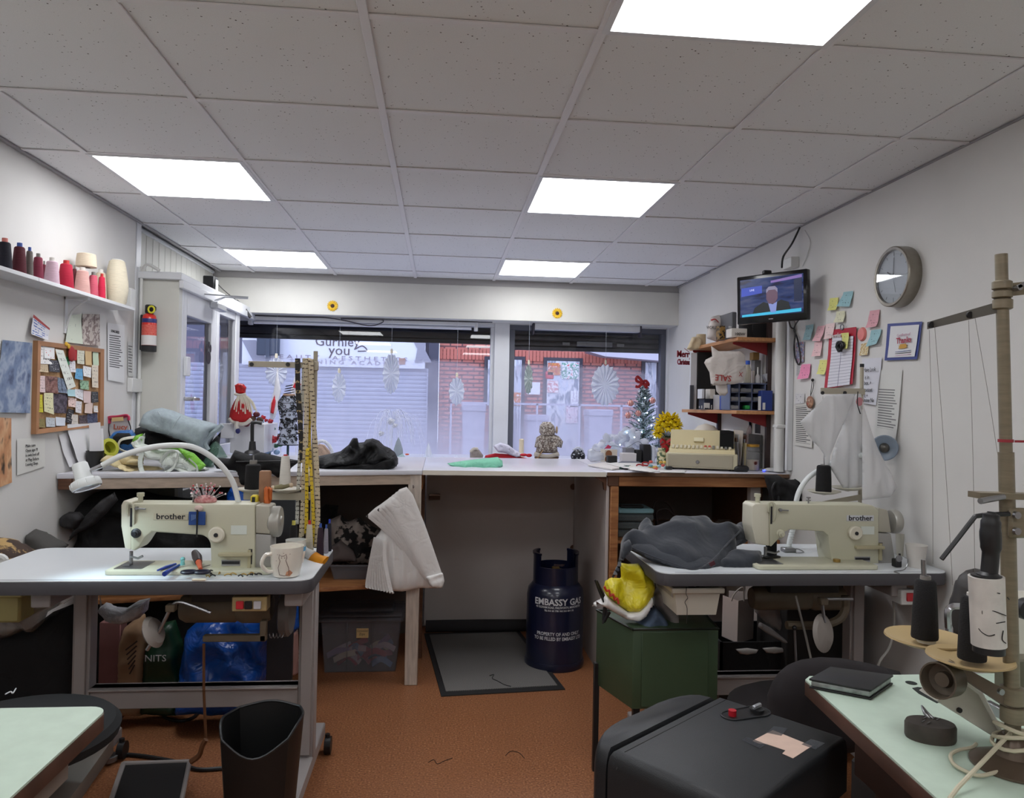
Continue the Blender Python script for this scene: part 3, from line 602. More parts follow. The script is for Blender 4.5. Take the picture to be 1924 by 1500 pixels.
# clear storage boxes
clear=nodes('clear_plastic');m,nt,b,L=clear;out=nt.nodes['Material Output'];nt.nodes.remove(b)
tr=nt.nodes.new('ShaderNodeBsdfTransparent');tr.inputs[0].default_value=(.8,.8,.82,1);gl=nt.nodes.new('ShaderNodeBsdfPrincipled');gl.inputs['Base Color'].default_value=(.4,.4,.43,1);gl.inputs['Roughness'].default_value=.25
mx=nt.nodes.new('ShaderNodeMixShader');mx.inputs[0].default_value=.2;L(tr.outputs[0],mx.inputs[1]);L(gl.outputs[0],mx.inputs[2]);L(mx.outputs[0],out.inputs[0]);clearm=m
def film(name,c,op,r=.2):
    if name in _m:return _m[name]
    m,nt,b,L=nodes(name);out=nt.nodes['Material Output'];b.inputs['Base Color'].default_value=lin(c)+(1,);b.inputs['Roughness'].default_value=r
    tr=nt.nodes.new('ShaderNodeBsdfTransparent');mx=nt.nodes.new('ShaderNodeMixShader');mx.inputs[0].default_value=op;L(tr.outputs[0],mx.inputs[1]);L(b.outputs[0],mx.inputs[2]);L(mx.outputs[0],out.inputs[0]);return m
a=at(607,1270,Z=0);b2=at(742,1268,Z=0);W_=b2.x-a.x
t=thing('storage_box','clear lidded plastic box of zips with a note, on the floor','storage box',((a.x+b2.x)/2,4.12,0))
def tub(w_,d_,h,th=.004,flare=.02):
    mb=MB();o=[(-w_/2,-d_/2),(w_/2,-d_/2),(w_/2,d_/2),(-w_/2,d_/2)];i_=[(x*(1-th*2/w_),y*(1-th*2/w_)) for x,y in o];f=1+flare*2/w_
    vs=[(x,y,0) for x,y in o]+[(x*f,y*f,h) for x,y in o]+[(x*f,y*f,h) for x,y in i_]+[(x,y,th) for x,y in i_]
    fs=[(3,2,1,0),(12,13,14,15)]
    for k in (0,4,8):fs+= [(k+j,k+(j+1) % 4,k+4+(j+1) % 4,k+4+j) for j in range(4)]
    return mb.add(vs,fs)
fin('tub',tub(W_,.24,.27),clearm,t,True)
fin('lid',MB().box((0,0,.30),(W_+.06,.29,.012),0,.005).box((0,0,.28),(W_+.08,.31,.02),0,.006).box((0,0,.315),(W_-.04,.2,.02),0,.008),clearm,t,True)
fin('ribs',MB().box((-.07,-.13,.14),(.004,.02,.26),(.04,0,0)).box((.06,-.13,.14),(.004,.02,.26),(.04,0,0)),clearm,t,True)
n=at(677,1181,Y=3.99);nt_=fin('paper_label',MB().box((.01,-.138,.21),(.062,.002,.05)),mat('kraft_label',(206,178,126),.7),t,True)
fin('handwriting',MB().text('Concealed',.0145,FRONT((.01,-.1395,.222)),.0003,.9).text('Zips',.018,FRONT((.008,-.1395,.205)),.0003),mat('ink_black',(24,22,24),.6),nt_)
_l=nt_.children[0];_l.location=-V((t.location))  # lettering authored in the box's own space
_l.location=(0,0,0)
for v_ in _l.data.vertices:v_.co=v_.co+V(t.location)
rnd=random.Random(4);cc=[(210,70,95),(226,200,206),(120,150,190),(190,40,70),(230,206,180),(150,120,160),(220,120,140)]
for k in range(24):
    x=rnd.uniform(-W_/2+.05,W_/2-.05);z=rnd.uniform(.02,.09);y=rnd.uniform(-.09,.06);an=rnd.uniform(-1,1)
    c_=cc[k % 7]
    fin('zip_fastener',MB().ribbon([V((a.x+b2.x,0,0))/2+V((x-.06*math.cos(an),4.12+y,z)),V((a.x+b2.x,0,0))/2+V((x,4.12+y-.01,z+.03)),V((a.x+b2.x,0,0))/2+V((x+.06*math.cos(an),4.12+y,z+.05*math.sin(an)+.02))],.03,.006,(0,.6,1),4),mat('zip_%d' % (k % 7),c_,.7),t)
# tray with camouflage cloth on the shelf
camo=mat('dark_camouflage',(140,130,124),.9,var=.3,vs=16,col2=(16,15,16),hard=1)
a=at(622,1088,Y=3.9);b2=at(722,1060,Y=3.9)
t=thing('plastic_tray','shallow clear plastic tray on the shelf under the left counter','tray',((a.x+b2.x)/2+.05,4.0,.51))
fin('tub',tub(.34,.2,.075),clearm,t,True);fin('rim',MB().box((0,-.12,.075),(.38,.012,.008),0,.002),clearm,t,True)
single('camouflage_garment',puffmesh(px([(612,1060),(610,1000),(620,975),(640,968),(655,980),(676,972),(690,985),(712,995),(716,1060)],4.05),.07,.016,.5,9,3),camo,'black and grey blotched cloth bundled on the shelf by the carrier bags','cloth')
single('grey_fabric',puffmesh(px([(614,1056),(622,1026),(640,1015),(664,1035),(672,1056)],3.96),.04,.014,.4,9,5),mat('taupe_cloth',(92,82,80),.9),'folded taupe fabric in front of the blotched cloth','cloth')
single('dark_bundle',puffmesh(px([(600,1060),(596,960),(612,948),(636,950),(632,972),(618,990),(612,1060)],4.2),.1,.02,.4,8,6),mat('black_cloth',(13,13,15),.85,cre=.5,crs=9),'black bundle at the back of the counter shelf','cloth')
# white carrier bags hung on the post
polyt=mat('thin_white_plastic',(226,224,222),.35,var=.03,vs=9,cre=.22,crs=10)
t=thing('carrier_bags','sheaf of thin white vest carrier bags hung on the post','bags',(-.12,3.72,.6),0)
body=[(738,975),(752,992),(776,1010),(800,1045),(826,1090),(834,1098),(822,1106),(790,1105),(756,1112),(720,1110),(688,1102),(687,1094),(694,1060),(700,1035),(706,1010),(720,990)]
fin('body',puffmesh(px(body,3.76),.022,.012,.5,8,2,.4,(2.2,1,.25)),polyt,t)
strip=[(764,915),(776,930),(798,985),(814,1030),(831,1080),(834,1096),(812,1104),(800,1086),(782,1055),(756,1002),(738,968),(722,950),(742,932),(750,920)]
for k in range(6):                                   # the folded handles, one layer behind the other
    f=k/5;o=puffmesh(px([(x-6*k*(1-(y-915)/190)-(2*k if x<745 else 0),y+5*k*(1-(y-915)/190)) for x,y in strip],3.712+.0045*k),.004,.014,.35,9,8+k,.6,(1.3,1,.5));fin('folded_handle',o,polyt,t)
fin('handle_end',puffmesh(px([(800,1084),(832,1076),(835,1092),(832,1104),(826,1106),(812,1104),(806,1098)],3.70),.008,.01,.5,20,4),polyt,t)
for k in range(9):                                   # edges of the single bags fanned out at the hem and side
    x=690+k*5.5;fin('bag_layer',MB().ribbon(px([(706+k*2.2,1010+k),(699+k*3,1045+k),(x,1098+k*1.4),(x+4,1103+k*1.2)],3.735-.0025*k),.02,.0012,(1,.3,0),4),polyt,t)
for k in range(7):fin('handle_layer',MB().ribbon(px([(740+k*4,935-k*1.5),(716+k*3,974-k*2),(735+k*3,990-k*4),(775+k*4,1050-k*2)],3.735-.002*k),.012,.001,(.6,0,-.8),4),polyt,t)
fin('hook',MB().tube([(-.12,3.80,1.0),(-.125,3.74,1.0),(-.125,3.73,1.015)],.003,6),mat('chrome',(190,190,195)),t)
# ================================================================ sewing tables
tabm=mat('table_laminate',(216,220,224),.32,var=.02,vs=3)
edgem=mat('table_edge',(72,70,74),.6)
legm=mat('grey_enamel',(158,152,150),.5,var=.06,vs=6)
cast=mat('beige_casting',(192,190,168),.42,var=.04,vs=5)
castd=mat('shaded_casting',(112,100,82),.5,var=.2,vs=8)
steel=mat('steel',(150,150,152),.28,.9)
blk=mat('black_plastic',(24,24,26),.45)
cone_k=mat('black_yarn',(20,19,21),.9,bump=.4,bs=200,stretch=(1,1,4))
whp=mat('white_plastic',(214,214,212),.4)
def rrect(x0,y0,x1,y1,r,n=5):
    o=[]
    for cx_,cy_,a in ((x1-r,y1-r,0),(x0+r,y1-r,90),(x0+r,y0+r,180),(x1-r,y0+r,270)):
        for k in range(n+1):q=math.radians(a+90*k/n);o.append((cx_+r*math.cos(q),cy_+r*math.sin(q)))
    return o
def sewing_table(x0,x1,y0,y1,zt,label,lx,rx,beam,yu):
    t=thing('sewing_table',label,'table',((x0+x1)/2,(y0+y1)/2,0))
    p=rrect(x0,y0,x1,y1,.05)
    fin('tabletop',MB().prism(p,.003,MX.Translation((0,0,zt-.003))),tabm,t)
    fin('edge_band',MB().prism(rrect(x0-.001,y0-.001,x1+.001,y1+.001,.05),.042,MX.Translation((0,0,zt-.0455)),.003),edgem,t)
    fin('measuring_rule',MB().bb(x0+.06,y0+.012,zt,x1-.1,y0+.02,zt+.0006),mat('rule_grey',(168,170,176),.5),t)
    for s,lx_ in ((-1,lx),(1,rx)):
        fin('leg',MB().bb(lx_-.03,yu-.03,.1,lx_+.03,yu+.03,zt-.1,.003).bb(lx_-.02,yu-.042,.12,lx_+.02,yu-.031,zt-.1,.002),legm,t)
        fin('top_bracket',MB().bb(lx_-.03,y0+.06,zt-.1,lx_+.03,y1-.06,zt-.047,.003),legm,t)
        f=fin('foot',MB().bb(lx_-.03,y0-.02,.06,lx_+.03,y1+.1,.11,.004),legm,t)
        for yy in (y0+.02,y1+.06):fin('castor',MB().cyl((lx_+.035,yy,.035),(lx_+.06,yy,.035),.034,n=18).cyl((lx_+.045,yy,.03),(lx_+.045,yy,.08),.01),blk,t)
    fin('cross_beam',MB().bb(lx+.03,yu-.02,beam[0],rx-.03,yu+.02,beam[1],.002).bb(lx+.03,yu-.04,beam[1]-.008,rx-.03,yu+.03,beam[1],.002),legm,t)
    return t
ZL,ZR=.84,.85
zb0=at(400,1332,Y=2.82).z;zb1=at(400,1292,Y=2.82).z
TL=sewing_table(-1.505,-.405,2.475,3.02,ZL,'white-topped sewing machine table on the left with grey leg frame',at(160,1200,Y=2.85).x,at(580,1200,Y=2.85).x,(zb0,zb1),2.85)
TR=sewing_table(.765,1.838,2.52,3.07,ZR,'white-topped sewing machine table on the right against the wall',.86,1.68,(at(1400,1308,Y=2.85).z,at(1400,1270,Y=2.85).z),2.88)
brand=mat('brand_black',(28,28,34),.5)
def machine(side,off,Y,zt,arm,face,cover,cover2,pulley,bed,dial,logo,lab,lite):
    """industrial lock-stitch head from its front outline, extruded to its real depth"""
    D=.105;g=lambda x,y,dy=0:at(x,y,Y=Y+dy)
    o=g(*arm[0]);t=thing('sewing_machine',lab,'sewing machine',(g(*bed[0]).x+.2,Y+.05,zt))
    F2=lambda poly:[(g(x,y).x,g(x,y).z) for x,y in poly]
    mt=frame((1,0,0),(0,0,1),(0,Y+D,0))   # prism grows toward the viewer
    fin('arm',MB().prism(F2(arm),D,mt,.006),cast,t)
    fin('face_plate',MB().prism(F2(face),D-.01,frame((1,0,0),(0,0,1),(0,Y+D-.005,0)),.004),mat('face_plate',(206,202,184),.4),t)
    fin('motor_cover',MB().prism(F2(cover),D-.01,frame((1,0,0),(0,0,1),(0,Y+D-.006,0)),.006),mat('cover_tan',(150,142,120) if side>0 else (168,164,150),.45),t)
    if cover2:fin('belt_cover',MB().prism(F2(cover2),D-.02,frame((1,0,0),(0,0,1),(0,Y+D-.012,0)),.004),mat('cover_grey',(150,148,144),.45),t)
    a,b=g(*pulley[0],D/2),g(*pulley[1],D/2);r=pulley[2]
    fin('handwheel',MB().lathe([(.01,0),(r*.9,0),(r,.006),(r,b.x-a.x-.006),(r*.93,b.x-a.x),(.02,b.x-a.x),(.016,b.x-a.x+.004),(0.001,b.x-a.x+.004)],32,MX.Translation(a)@ MX.Rotation(math.pi/2,4,'Y')),mat('wheel_grey',(168,166,158),.35,.3),t)
    b0,b1=at(*bed[0],Z=zt),at(*bed[1],Z=zt)
    fin('bed',MB().prism(rrect(b0.x,b0.y,b1.x,b0.y+.17,.02),.014,MX.Translation((0,0,zt+.0005)),.003),cast,t)
    c0=at(*bed[0],Z=zt+.016)
    fin('needle_plate',MB().prism(rrect(b0.x+.02,b0.y+.03,b0.x+.11,b0.y+.15,.004),.0015,MX.Translation((0,0,zt+.0145))),steel,t)
    q=g(*dial);dl=fin('stitch_dial',MB().lathe([(.024,0),(.0265,.003),(.0265,.016),(.022,.02),(0.001,.02)],24,frame((1,0,0),(0,0,1),(q.x,Y,q.z))),mat('dial_cream',(212,206,188),.4),t)
    fin('dial_hub',MB().lathe([(.007,0),(.007,.003),(.001,.003)],12,frame((1,0,0),(0,0,1),(q.x,Y-.02,q.z))),brand,dl)
    for k in range(8):pass
    q=g(*logo);pl=fin('name_plate',MB().box((q.x,Y-.001,q.z),(.108 if side>0 else .112,.002,.022),0,.0008),mat('plate_grey' if side>0 else 'plate_cream',(202,204,208) if side>0 else (190,184,162),.4),t)
    fin('lettering',MB().text('brother',.0265,FRONT((q.x,Y-.0026,q.z)),.0005,1.12,'CENTER',.0004),brand,pl)
    return t,g
off=0
armL=[(245,947),(479,948),(479,1078),(397,1078),(395,1022),(390,1012),(380,1006),(285,1000),(272,1010),(262,1026),(254,1035),(245,1035)]
ML,gL=machine(-1,0,2.60,ZL,armL,[(231,941),(245,944),(245,1034),(233,1032),(226,990),(226,950)],[(479,950),(507,952),(507,1005),(479,1003)],[(479,1004),(508,1006),(508,1077),(475,1077)],[(507,980),(528,980),.053],[(193,1082),(508,1082)],(409,1004),(321,971),'cream industrial sewing machine on the left table, pincushion on its arm',1)
armR=[(1447,948),(1640,950),(1651,960),(1651,1069),(1566,1067),(1562,1050),(1556,1006),(1547,999),(1484,995),(1475,1000),(1465,1011),(1450,1027),(1447,1027)]
MR,gR=machine(1,0,2.68,ZR,armR,[(1420,947),(1446,948),(1447,1027),(1421,1023),(1414,990),(1415,952)],[(1651,955),(1670,959),(1677,1002),(1651,1001)],[(1652,1002),(1677,1004),(1687,1068),(1652,1066)],[(1672,980),(1686,981),.046],[(1424,1072),(1655,1072)],(1604,1001),(1616,974),'cream industrial sewing machine on the right table beside the fleece',1)
def machine_bits(t,g,Y,zt,P):
    q=lambda k,dy=0:g(*P[k],dy)
    nb=q('needle',.05);fin('presser_bar',MB().cyl((nb.x,Y+.04,nb.z),(nb.x,Y+.04,nb.z-.05),.006).cyl((nb.x,Y+.04,nb.z-.04),(nb.x,Y+.04,zt+.018),.003).box((nb.x-.006,Y+.03,zt+.02),(.022,.03,.006)),steel,t)
    fin('knee_hook',MB().tube([(nb.x,Y+.03,nb.z-.015),(nb.x+.03,Y+.02,nb.z-.02),(nb.x+.045,Y+.02,nb.z-.012)],.004,6),steel,t)
    a=q('knob');fin('tension_knob',MB().lathe([(.016,0),(.016,.004),(.012,.006),(.012,.014),(.007,.016),(.007,.024),(.001,.024)],18,frame((1,0,0),(0,0,1),(a.x,Y,a.z))),P['knobm'],t)
    a=q('top');fin('top_screw',MB().cyl((a.x,Y+.05,a.z-.03),(a.x,Y+.05,a.z),.008).cyl((a.x,Y+.05,a.z-.006),(a.x,Y+.05,a.z+.006),.012),cast,t)
    a=q('slot0');b=q('slot1');fin('takeup_slot',MB().bb(a.x,Y-.001,b.z,a.x+.007,Y+.004,a.z),brand,t)
    fin('takeup_guard',MB().tube([(a.x+.012,Y+.002,b.z+.01),(a.x+.014,Y-.006,(a.z+b.z)/2),(a.x+.012,Y-.006,a.z+.006),(a.x+.002,Y-.004,a.z+.016),(a.x-.008,Y-.002,a.z+.01),(a.x-.009,Y,a.z-.02)],.0045,6,4),cast,t)
    a=q('guide');fin('thread_guide',MB().cyl((a.x,Y-.008,a.z),(a.x+.03,Y-.008,a.z-.002),.0025).cyl((a.x,Y+.004,a.z),(a.x,Y-.01,a.z),.006),steel,t)
    a=q('post');fin('thread_post',MB().cyl((a.x,Y+.04,a.z-.03),(a.x,Y+.04,a.z),.003).cyl((a.x,Y+.04,a.z-.012),(a.x,Y+.04,a.z-.008),.009).cyl((a.x,Y+.04,a.z-.002),(a.x,Y+.04,a.z+.003),.008),steel,t)
    a=q('lever');b=q('lever1');fin('reverse_lever',MB().prism(rrect(0,0,b.x-a.x,.012,.004),.022,frame((1,0,0),(0,0,1),(a.x,Y+.005,a.z-.006)),.002).bb(b.x-.014,Y-.006,a.z-.05,b.x-.004,Y+.01,a.z+.014),mat('lever_olive',(170,162,132),.45),t)
    fin('lever_slot',MB().bb(b.x-.012,Y-.001,a.z-.035,b.x+.0,Y+.003,a.z+.016),brand,t)
    a=q('tag');fin('model_label',MB().box((a.x,Y-.001,a.z),(.062,.002,.02),0,.0005),mat('tag_grey',(150,150,150),.4),t);fin('label_stripe',MB().box((a.x,Y-.0025,a.z+.001),(.058,.001,.010)).text('- DB2-B755 -',.007,FRONT((a.x,Y-.0032,a.z+.001)),.0002),brand,t)
    a=q('sticker');sk=fin('sticker',MB().box((a.x,Y-.001,a.z),(.052,.0015,.03)),P['stm'],t)
fin('slit',MB().bb(0,0,0,.0001,.0001,.0001),brand,ML) if False else None
stL=printed('sticker_print',(206,212,204),(70,120,96),5,.05,20,.5)
machine_bits(ML,gL,2.60,ZL,dict(needle=(249,1035),knob=(256,1002),knobm=brand,top=(253,933),slot0=(245,955),slot1=(245,990),guide=(258,955),post=(356,930),lever=(412,1041),lever1=(474,1041),tag=(434,1058),sticker=(449,996),stm=stL))
machine_bits(MR,gR,2.68,ZR,dict(needle=(1436,1027),knob=(1466,1003),knobm=cast,top=(1434,934),slot0=(1448,952),slot1=(1448,985),guide=(1465,958),post=(1529,938),lever=(1605,1028),lever1=(1658,1028),tag=(1620,1051),sticker=(1630,997),stm=stL))
# drive motors and knee lifters under the tops
def under(t,Y,x0,x1,y0,y1,lab,lx,flip=1):
    a=at(x0,y1,Y=Y);b=at(x1,y0,Y=Y);r=(b.z-a.z)/2;zc=(a.z+b.z)/2
    m_=thing('drive_motor',lab,'motor',((a.x+b.x)/2,Y+.1,a.z))
    fin('body',MB().lathe([(.02,0),(r*.8,0),(r,.02),(r,(b.x-a.x)*.6),(r*.9,(b.x-a.x)*.62),(r*1.05,(b.x-a.x)*.68),(r*1.05,b.x-a.x-.02),(r*.8,b.x-a.x),(.02,b.x-a.x)],28,MX.Translation((a.x,Y+.1,zc))@ MX.Rotation(math.pi/2,4,'Y')),castd,m_)
    fin('mounting',MB().bb(a.x+.05,Y+.04,zc+r*.7,b.x-.05,Y+.16,ZL-.046),mat('motor_dark',(40,36,34),.6),m_);return m_
m1=under(TL,2.62,322,500,1128,1186,'brown-grey clutch motor under the left table',0)
fin('belt_guard',MB().lathe([(.07,0),(.085,.006),(.085,.03),(.075,.04),(.02,.04)],28,MX.Translation(at(528,1150,Y=2.72))@ MX.Rotation(math.pi/2,4,'Y')),mat('guard_grey',(96,92,90),.5),m1)
lv=at(380,1202,Y=2.6);fin('clutch_lever',MB().bb(lv.x,2.60,lv.z-.01,at(500,1205,Y=2.6).x,2.625,lv.z+.012,.003).bb(at(488,1160,Y=2.6).x,2.6,lv.z-.01,at(500,1160,Y=2.6).x,2.63,lv.z+.06,.003),castd,m1)
sp=at(505,1195,Y=2.61);fin('spring',MB().tube([(sp.x+i*.0022,2.61+.008*math.cos(i*1.2),sp.z+.008*math.sin(i*1.2)) for i in range(24)],.0015,5),steel,m1)
sw=thing('switch_box','beige switch box with red and black buttons under the left table','switch',at(470,1150,Y=2.5))
a=at(435,1150,Y=2.5);b=at(502,1122,Y=2.5);fin('box',MB().bb(a.x,2.5,a.z,b.x,2.55,b.z,.003),mat('brassy',(176,156,112),.4,.2),sw)
for x,c,nm in ((451,(190,40,50),'red_button'),(467,(26,24,24),'black_button'),(484,(190,186,190),'label_plate')):
    q=at(x,1137,Y=2.5);fin(nm,MB().box((q.x,2.497,q.z),(.024,.008,.026),0,.002),mat(nm,c,.4),sw)
m2=under(TR,2.70,1432,1610,1112,1160,'beige clutch motor under the right table',0)
fin('belt_arm',MB().tube(px([(1478,1175),(1540,1175),(1575,1165),(1588,1145),(1588,1120)],2.68),.016,8,4),castd,m2)
def knee(pts,pad,Y,lab,axis):
    t=thing('knee_lifter',lab,'knee lifter',at(*pts[-1],Y=Y));fin('rod',MB().tube(px(pts,Y),.006,8,4),steel,t)
    p=at(*pad,Y=Y);fin('pad',MB().lathe([(.001,-.01),(.042,-.01),(.053,0),(.042,.012),(.001,.015)],26,MX.Translation(p)@ axis@ MX.Diagonal((1,1.3,1,1))),mat('pad_grey',(150,142,136),.5),t)
    q=at(*pts[len(pts)//2],Y=Y);fin('clamp',MB().box(tuple(q),(.03,.03,.024),0,.003),castd,t);return t
knee([(396,1152),(360,1138),(336,1132),(322,1142),(300,1185),(276,1222)],(288,1188),2.54,'steel knee lifter with a pale round pad under the left table',MX.Rotation(1.1,4,'Y'))
knee([(1602,1126),(1560,1126),(1546,1130),(1548,1160),(1550,1170)],(1546,1190),2.6,'steel knee lifter with a round grey pad under the right table',MX.Rotation(1.35,4,'X')@ MX.Rotation(.4,4,'Y'))
q=at(1705,1122,Y=2.56);sw=thing('switch_box','pale switch box with a red button under the right table corner','switch',q)
fin('box',MB().bb(q.x-.024,2.56,q.z-.03,q.x+.03,2.62,q.z+.025,.003),whp,sw);fin('red_button',MB().box((q.x+.008,2.556,q.z),(.026,.008,.03),0,.002),mat('red_button',(190,40,50)),sw)
# treadle of the left table
t=thing('treadle','black foot treadle with a linkage rod below the left table','pedal',at(300,1480,Z=.06))
ped=[at(x,y,Z=z) for x,y,z in ((232,1436,.1),(356,1432,.1),(330,1560,.04),(190,1560,.04))]
fin('frame',MB().tube(ped+[ped[0]],.01,8),legm,t);mb=MB();mb.add([q+V((0,0,.002)) for q in ped]+[q-V((0,0,.008)) for q in ped],[(3,2,1,0),(4,5,6,7),(0,1,5,4),(1,2,6,5),(2,3,7,6),(3,0,4,7)]);fin('pad',mb,rub,t)
fin('rod',MB().tube(px([(383,1210),(383,1300),(387,1390)],2.58),.005,6).tube(px([(387,1390),(380,1402),(374,1420),(358,1432)],2.56),.009,6,3),mat('rusty_rod',(110,74,50),.5,.5),t)
single('floor_cable',MB().tube([at(x,y,Z=.008) for x,y in ((205,1417),(260,1420),(330,1432),(370,1446),(420,1444),(470,1440))],.008,8,5),blk,'thick black cable on the floor behind the treadle','cable')
single('floor_cable',MB().tube([at(x,y,Z=.008) for x,y in ((304,1336),(310,1348),(335,1355),(360,1350),(376,1336))],.007,8,5),blk,'loop of black strap on the floor below the left table beam','cable')
# ================================================================ left wall
def yarn(name,c,sh=(1,1,5)):return mat(name,c,.85,var=.12,vs=160,stretch=(.2,.2,5),bump=.3,bs=140)
def cone(loc,r,h,m,tipc,label,group=None,cat='thread cone',name='thread_cone',top=.62,tip=.012,par=None,r2=None):
    t=thing(name,label,cat,loc,0,group)
    fin('yarn',MB().lathe([(r*.6,0),(r*.97,.002),(r,h*.05),(r*(1+top)/2*1.02,h*.5),(r*top,h*.93),(r*top*.8,h*.97),(r*top*.5,h*.975)],24),m,t,True)
    fin('core',MB().lathe([(r*.45,-.0),(r*.42,h*.9),(r*top*.52,h*.97),(r*top*.5,h+tip),(r*top*.38,h+tip),(r*top*.36,h*.9)],18),mat('core_%s' % tipc[0],tipc[1],.5),t,True)
    return t
WHT=('white',(214,210,204));BLU=('blue',(52,84,160));RED=('red',(190,44,40));GRY=('grey',(130,126,122));PNK=('pinkish',(206,120,110))
SZ=1.876
t=single('wall_shelf',MB().bb(XL,2.2,1.861,-1.545,3.03,SZ,.001).bb(XL,3.032,1.861,-1.545,3.94,SZ,.001),trimw,'white wall shelf carrying a row of coloured thread cones','shelf')
by=at(122,600,X=XL).y;fin('bracket',MB().bb(XL,by-.012,1.70,XL+.006,by+.012,1.861).bb(XL,by-.012,1.85,XL+.1,by+.012,1.861).tube([(XL+.004,by,1.72),(XL+.03,by,1.80),(XL+.09,by,1.852)],.005,6,4),trimw,t)
G1='thread cones on the wall shelf'
for x0,x1,yt,c,tip,lb,X in [
    (-6,20,449,(22,20,34),PNK,'near-black navy thread cone at the left end of the shelf',-1.59),
    (23,47,458,(84,26,38),BLU,'dark maroon thread cone with a blue core on the shelf',-1.59),
    (47,61,466,(110,102,98),BLU,'slim grey thread cone with a blue core on the shelf',-1.585),
    (61,80,478,(128,42,66),GRY,'plum red thread cone between the grey and the lilac cones',-1.59),
    (78,86,492,(120,40,60),GRY,'barely visible wine thread cone behind plum and lilac cones',-1.63),
    (84,110,486,(206,176,190),WHT,'pale lilac pink thread cone on the shelf',-1.59),
    (110,137,491,(180,24,56),RED,'wide crimson thread cone right of the lilac one',-1.59),
    (135,144,500,(92,40,44),GRY,'dark brown thread cone half hidden behind crimson and blush cones',-1.62),
    (141,168,504,(214,168,160),WHT,'blush pink thread cone carrying a cream cone on top',-1.59),
    (178,200,508,(208,190,166),WHT,'cream thread cone at the back behind the small pink cones',-1.63),
    (166,184,513,(206,92,112),GRY,'small rose pink thread cone on the shelf',-1.58),
    (184,198,516,(206,34,70),RED,'small bright red thread cone next to the big cream one',-1.575)]:
    p=at((x0+x1)/2,540,X=X);tp=at((x0+x1)/2,yt,X=X);r=(x1-x0)/2*p.y/1404*.97
    cone((X,p.y,SZ),r,max(.05,tp.z-SZ-.008),yarn('yarn_%d_%d' % (x0,yt),c),tip,lb,G1,top=.72)
p=at(162,500,X=-1.59);r=19*p.y/1404;tp=at(162,476,X=-1.59)
cone((-1.59,p.y,at(155,502,X=-1.59).z+.004),r*.9,tp.z-at(155,502,X=-1.59).z-.004,yarn('yarn_cream_top',(222,206,182)),WHT,'cream thread cone perched on top of the blush pink one',G1,top=.88,tip=.001)
p=at(219,540,X=-1.59);tp=at(219,489,X=-1.59);r=19.5*p.y/1404;h=tp.z-SZ
t=thing('thread_cone','large plump cream yarn cone at the right end of the shelf','thread cone',(-1.59,p.y,SZ),0,G1)
fin('yarn',MB().lathe([(r*.7,0),(r*.86,.01),(r,h*.35),(r*.98,h*.5),(r*.8,h*.8),(r*.66,h*.97),(r*.5,h)],26),yarn('yarn_cream_big',(226,216,192)),t,True)
fin('core',MB().cyl((0,0,h*.9),(0,0,h+.004),r*.5),whp,t,True)
a=at(243,560,X=-1.61);single('small_white_box',MB().bb(-1.65,a.y-.03,SZ,-1.59,a.y+.03,at(243,541,X=-1.6).z,.002),whp,'small white card box at the far end of the thread shelf','box')
# papers on the left wall
paper=(226,224,222)
def wpaper(name,c4,m,label,cat='paper',curl=.006,seed=0,X=XL,lift=.004,group=None):
    o=single(name,wsheet(c4,X,curl,seed,lift=lift),m,label,cat,group);return o
def zl(pts):return [(x/4.545,590+y/4.545) for x,y in pts]
wpaper('poster',zl([(22,222),(276,248),(240,848),(-60,840)]),pictured('blue_poster',[(70,84,110),(110,128,156),(150,164,184),(96,112,140)],3,.25),'blue-grey photo poster in a plastic sleeve left of the cork board','poster',.008)
wpaper('poster',zl([(-60,880),(96,892),(94,1440),(-60,1500)]),pictured('hair_poster',[(30,24,22),(196,140,100),(214,168,128),(60,44,38)],2.2,.3),'poster of fair hair at the left edge of the wall','poster',.006,2)
c4=zl([(282,0),(428,128),(392,222),(246,176)])
wpaper('leaflet',zl([(286,4),(426,124),(396,224),(246,172)]),printed('blue_leaflet',(206,206,212),(60,90,160),7,.06,8,.55,head=(.16,(160,60,60))),'tilted card with red bar and blue block tucked above the cork board','leaflet',.01,3,lift=.012)
wpaper('notice',zl([(146,1066),(384,1062),(384,1302),(146,1380)]),mat('notice_paper',(218,217,212),.5),'laminated typed notice about switching off the open sign','notice',.0)
lw=MB();pa=at(*zl([(222,1128)])[0],X=XL);ink=mat('ink_black',(24,22,24),.6)
for k,s in enumerate(['Make sure','Open sign !!!','is switched off','at Plug Before','Leaving Shop.']):
    q=at(*zl([(218,1130+k*40)])[0],X=XL+.006);fin('lettering',MB().text(s,.0175,LWALL((XL+.0065,q.y,q.z)),.0003,1.0,'LEFT',0),ink,bpy.data.objects['notice'])
wpaper('pinned_papers',zl([(600,10),(694,0),(690,258),(546,240)]),printed('paper_pair',(206,212,196),(150,160,150),4,.1,10,.3),'overlapping green-tinted notes beside the shelf bracket','paper',.01,4,lift=.006)
wpaper('sketch_print',zl([(704,0),(852,4),(848,272),(696,262)]),pictured('sketch_print',[(188,176,168),(196,186,178),(120,100,96),(206,196,190)],5,.5),'grey-brown fashion sketch print above the cork board','print',.004,lift=.008)
wpaper('price_notice',zl([(918,76),(1064,96),(1058,590),(916,565)]),printed('price_notice',(222,222,222),(70,70,74),26,.1,60,.8,bottom=.78,top=.12),'faint typed notice right of the cork board','notice',.003)
q=at(*zl([(945,145)])[0],X=XL+.004);fin('heading',MB().text('LONG DRESS',.018,LWALL((XL+.0065,q.y,q.z)),.0003,.9,'LEFT',.0003),ink,bpy.data.objects['price_notice'])
wpaper('blank_papers',zl([(566,944),(828,934),(872,1120),(622,1300)]),mat('sheet_white',(224,223,226),.6),'hanging white sheets below the cork board','paper',.03,1,lift=.015)
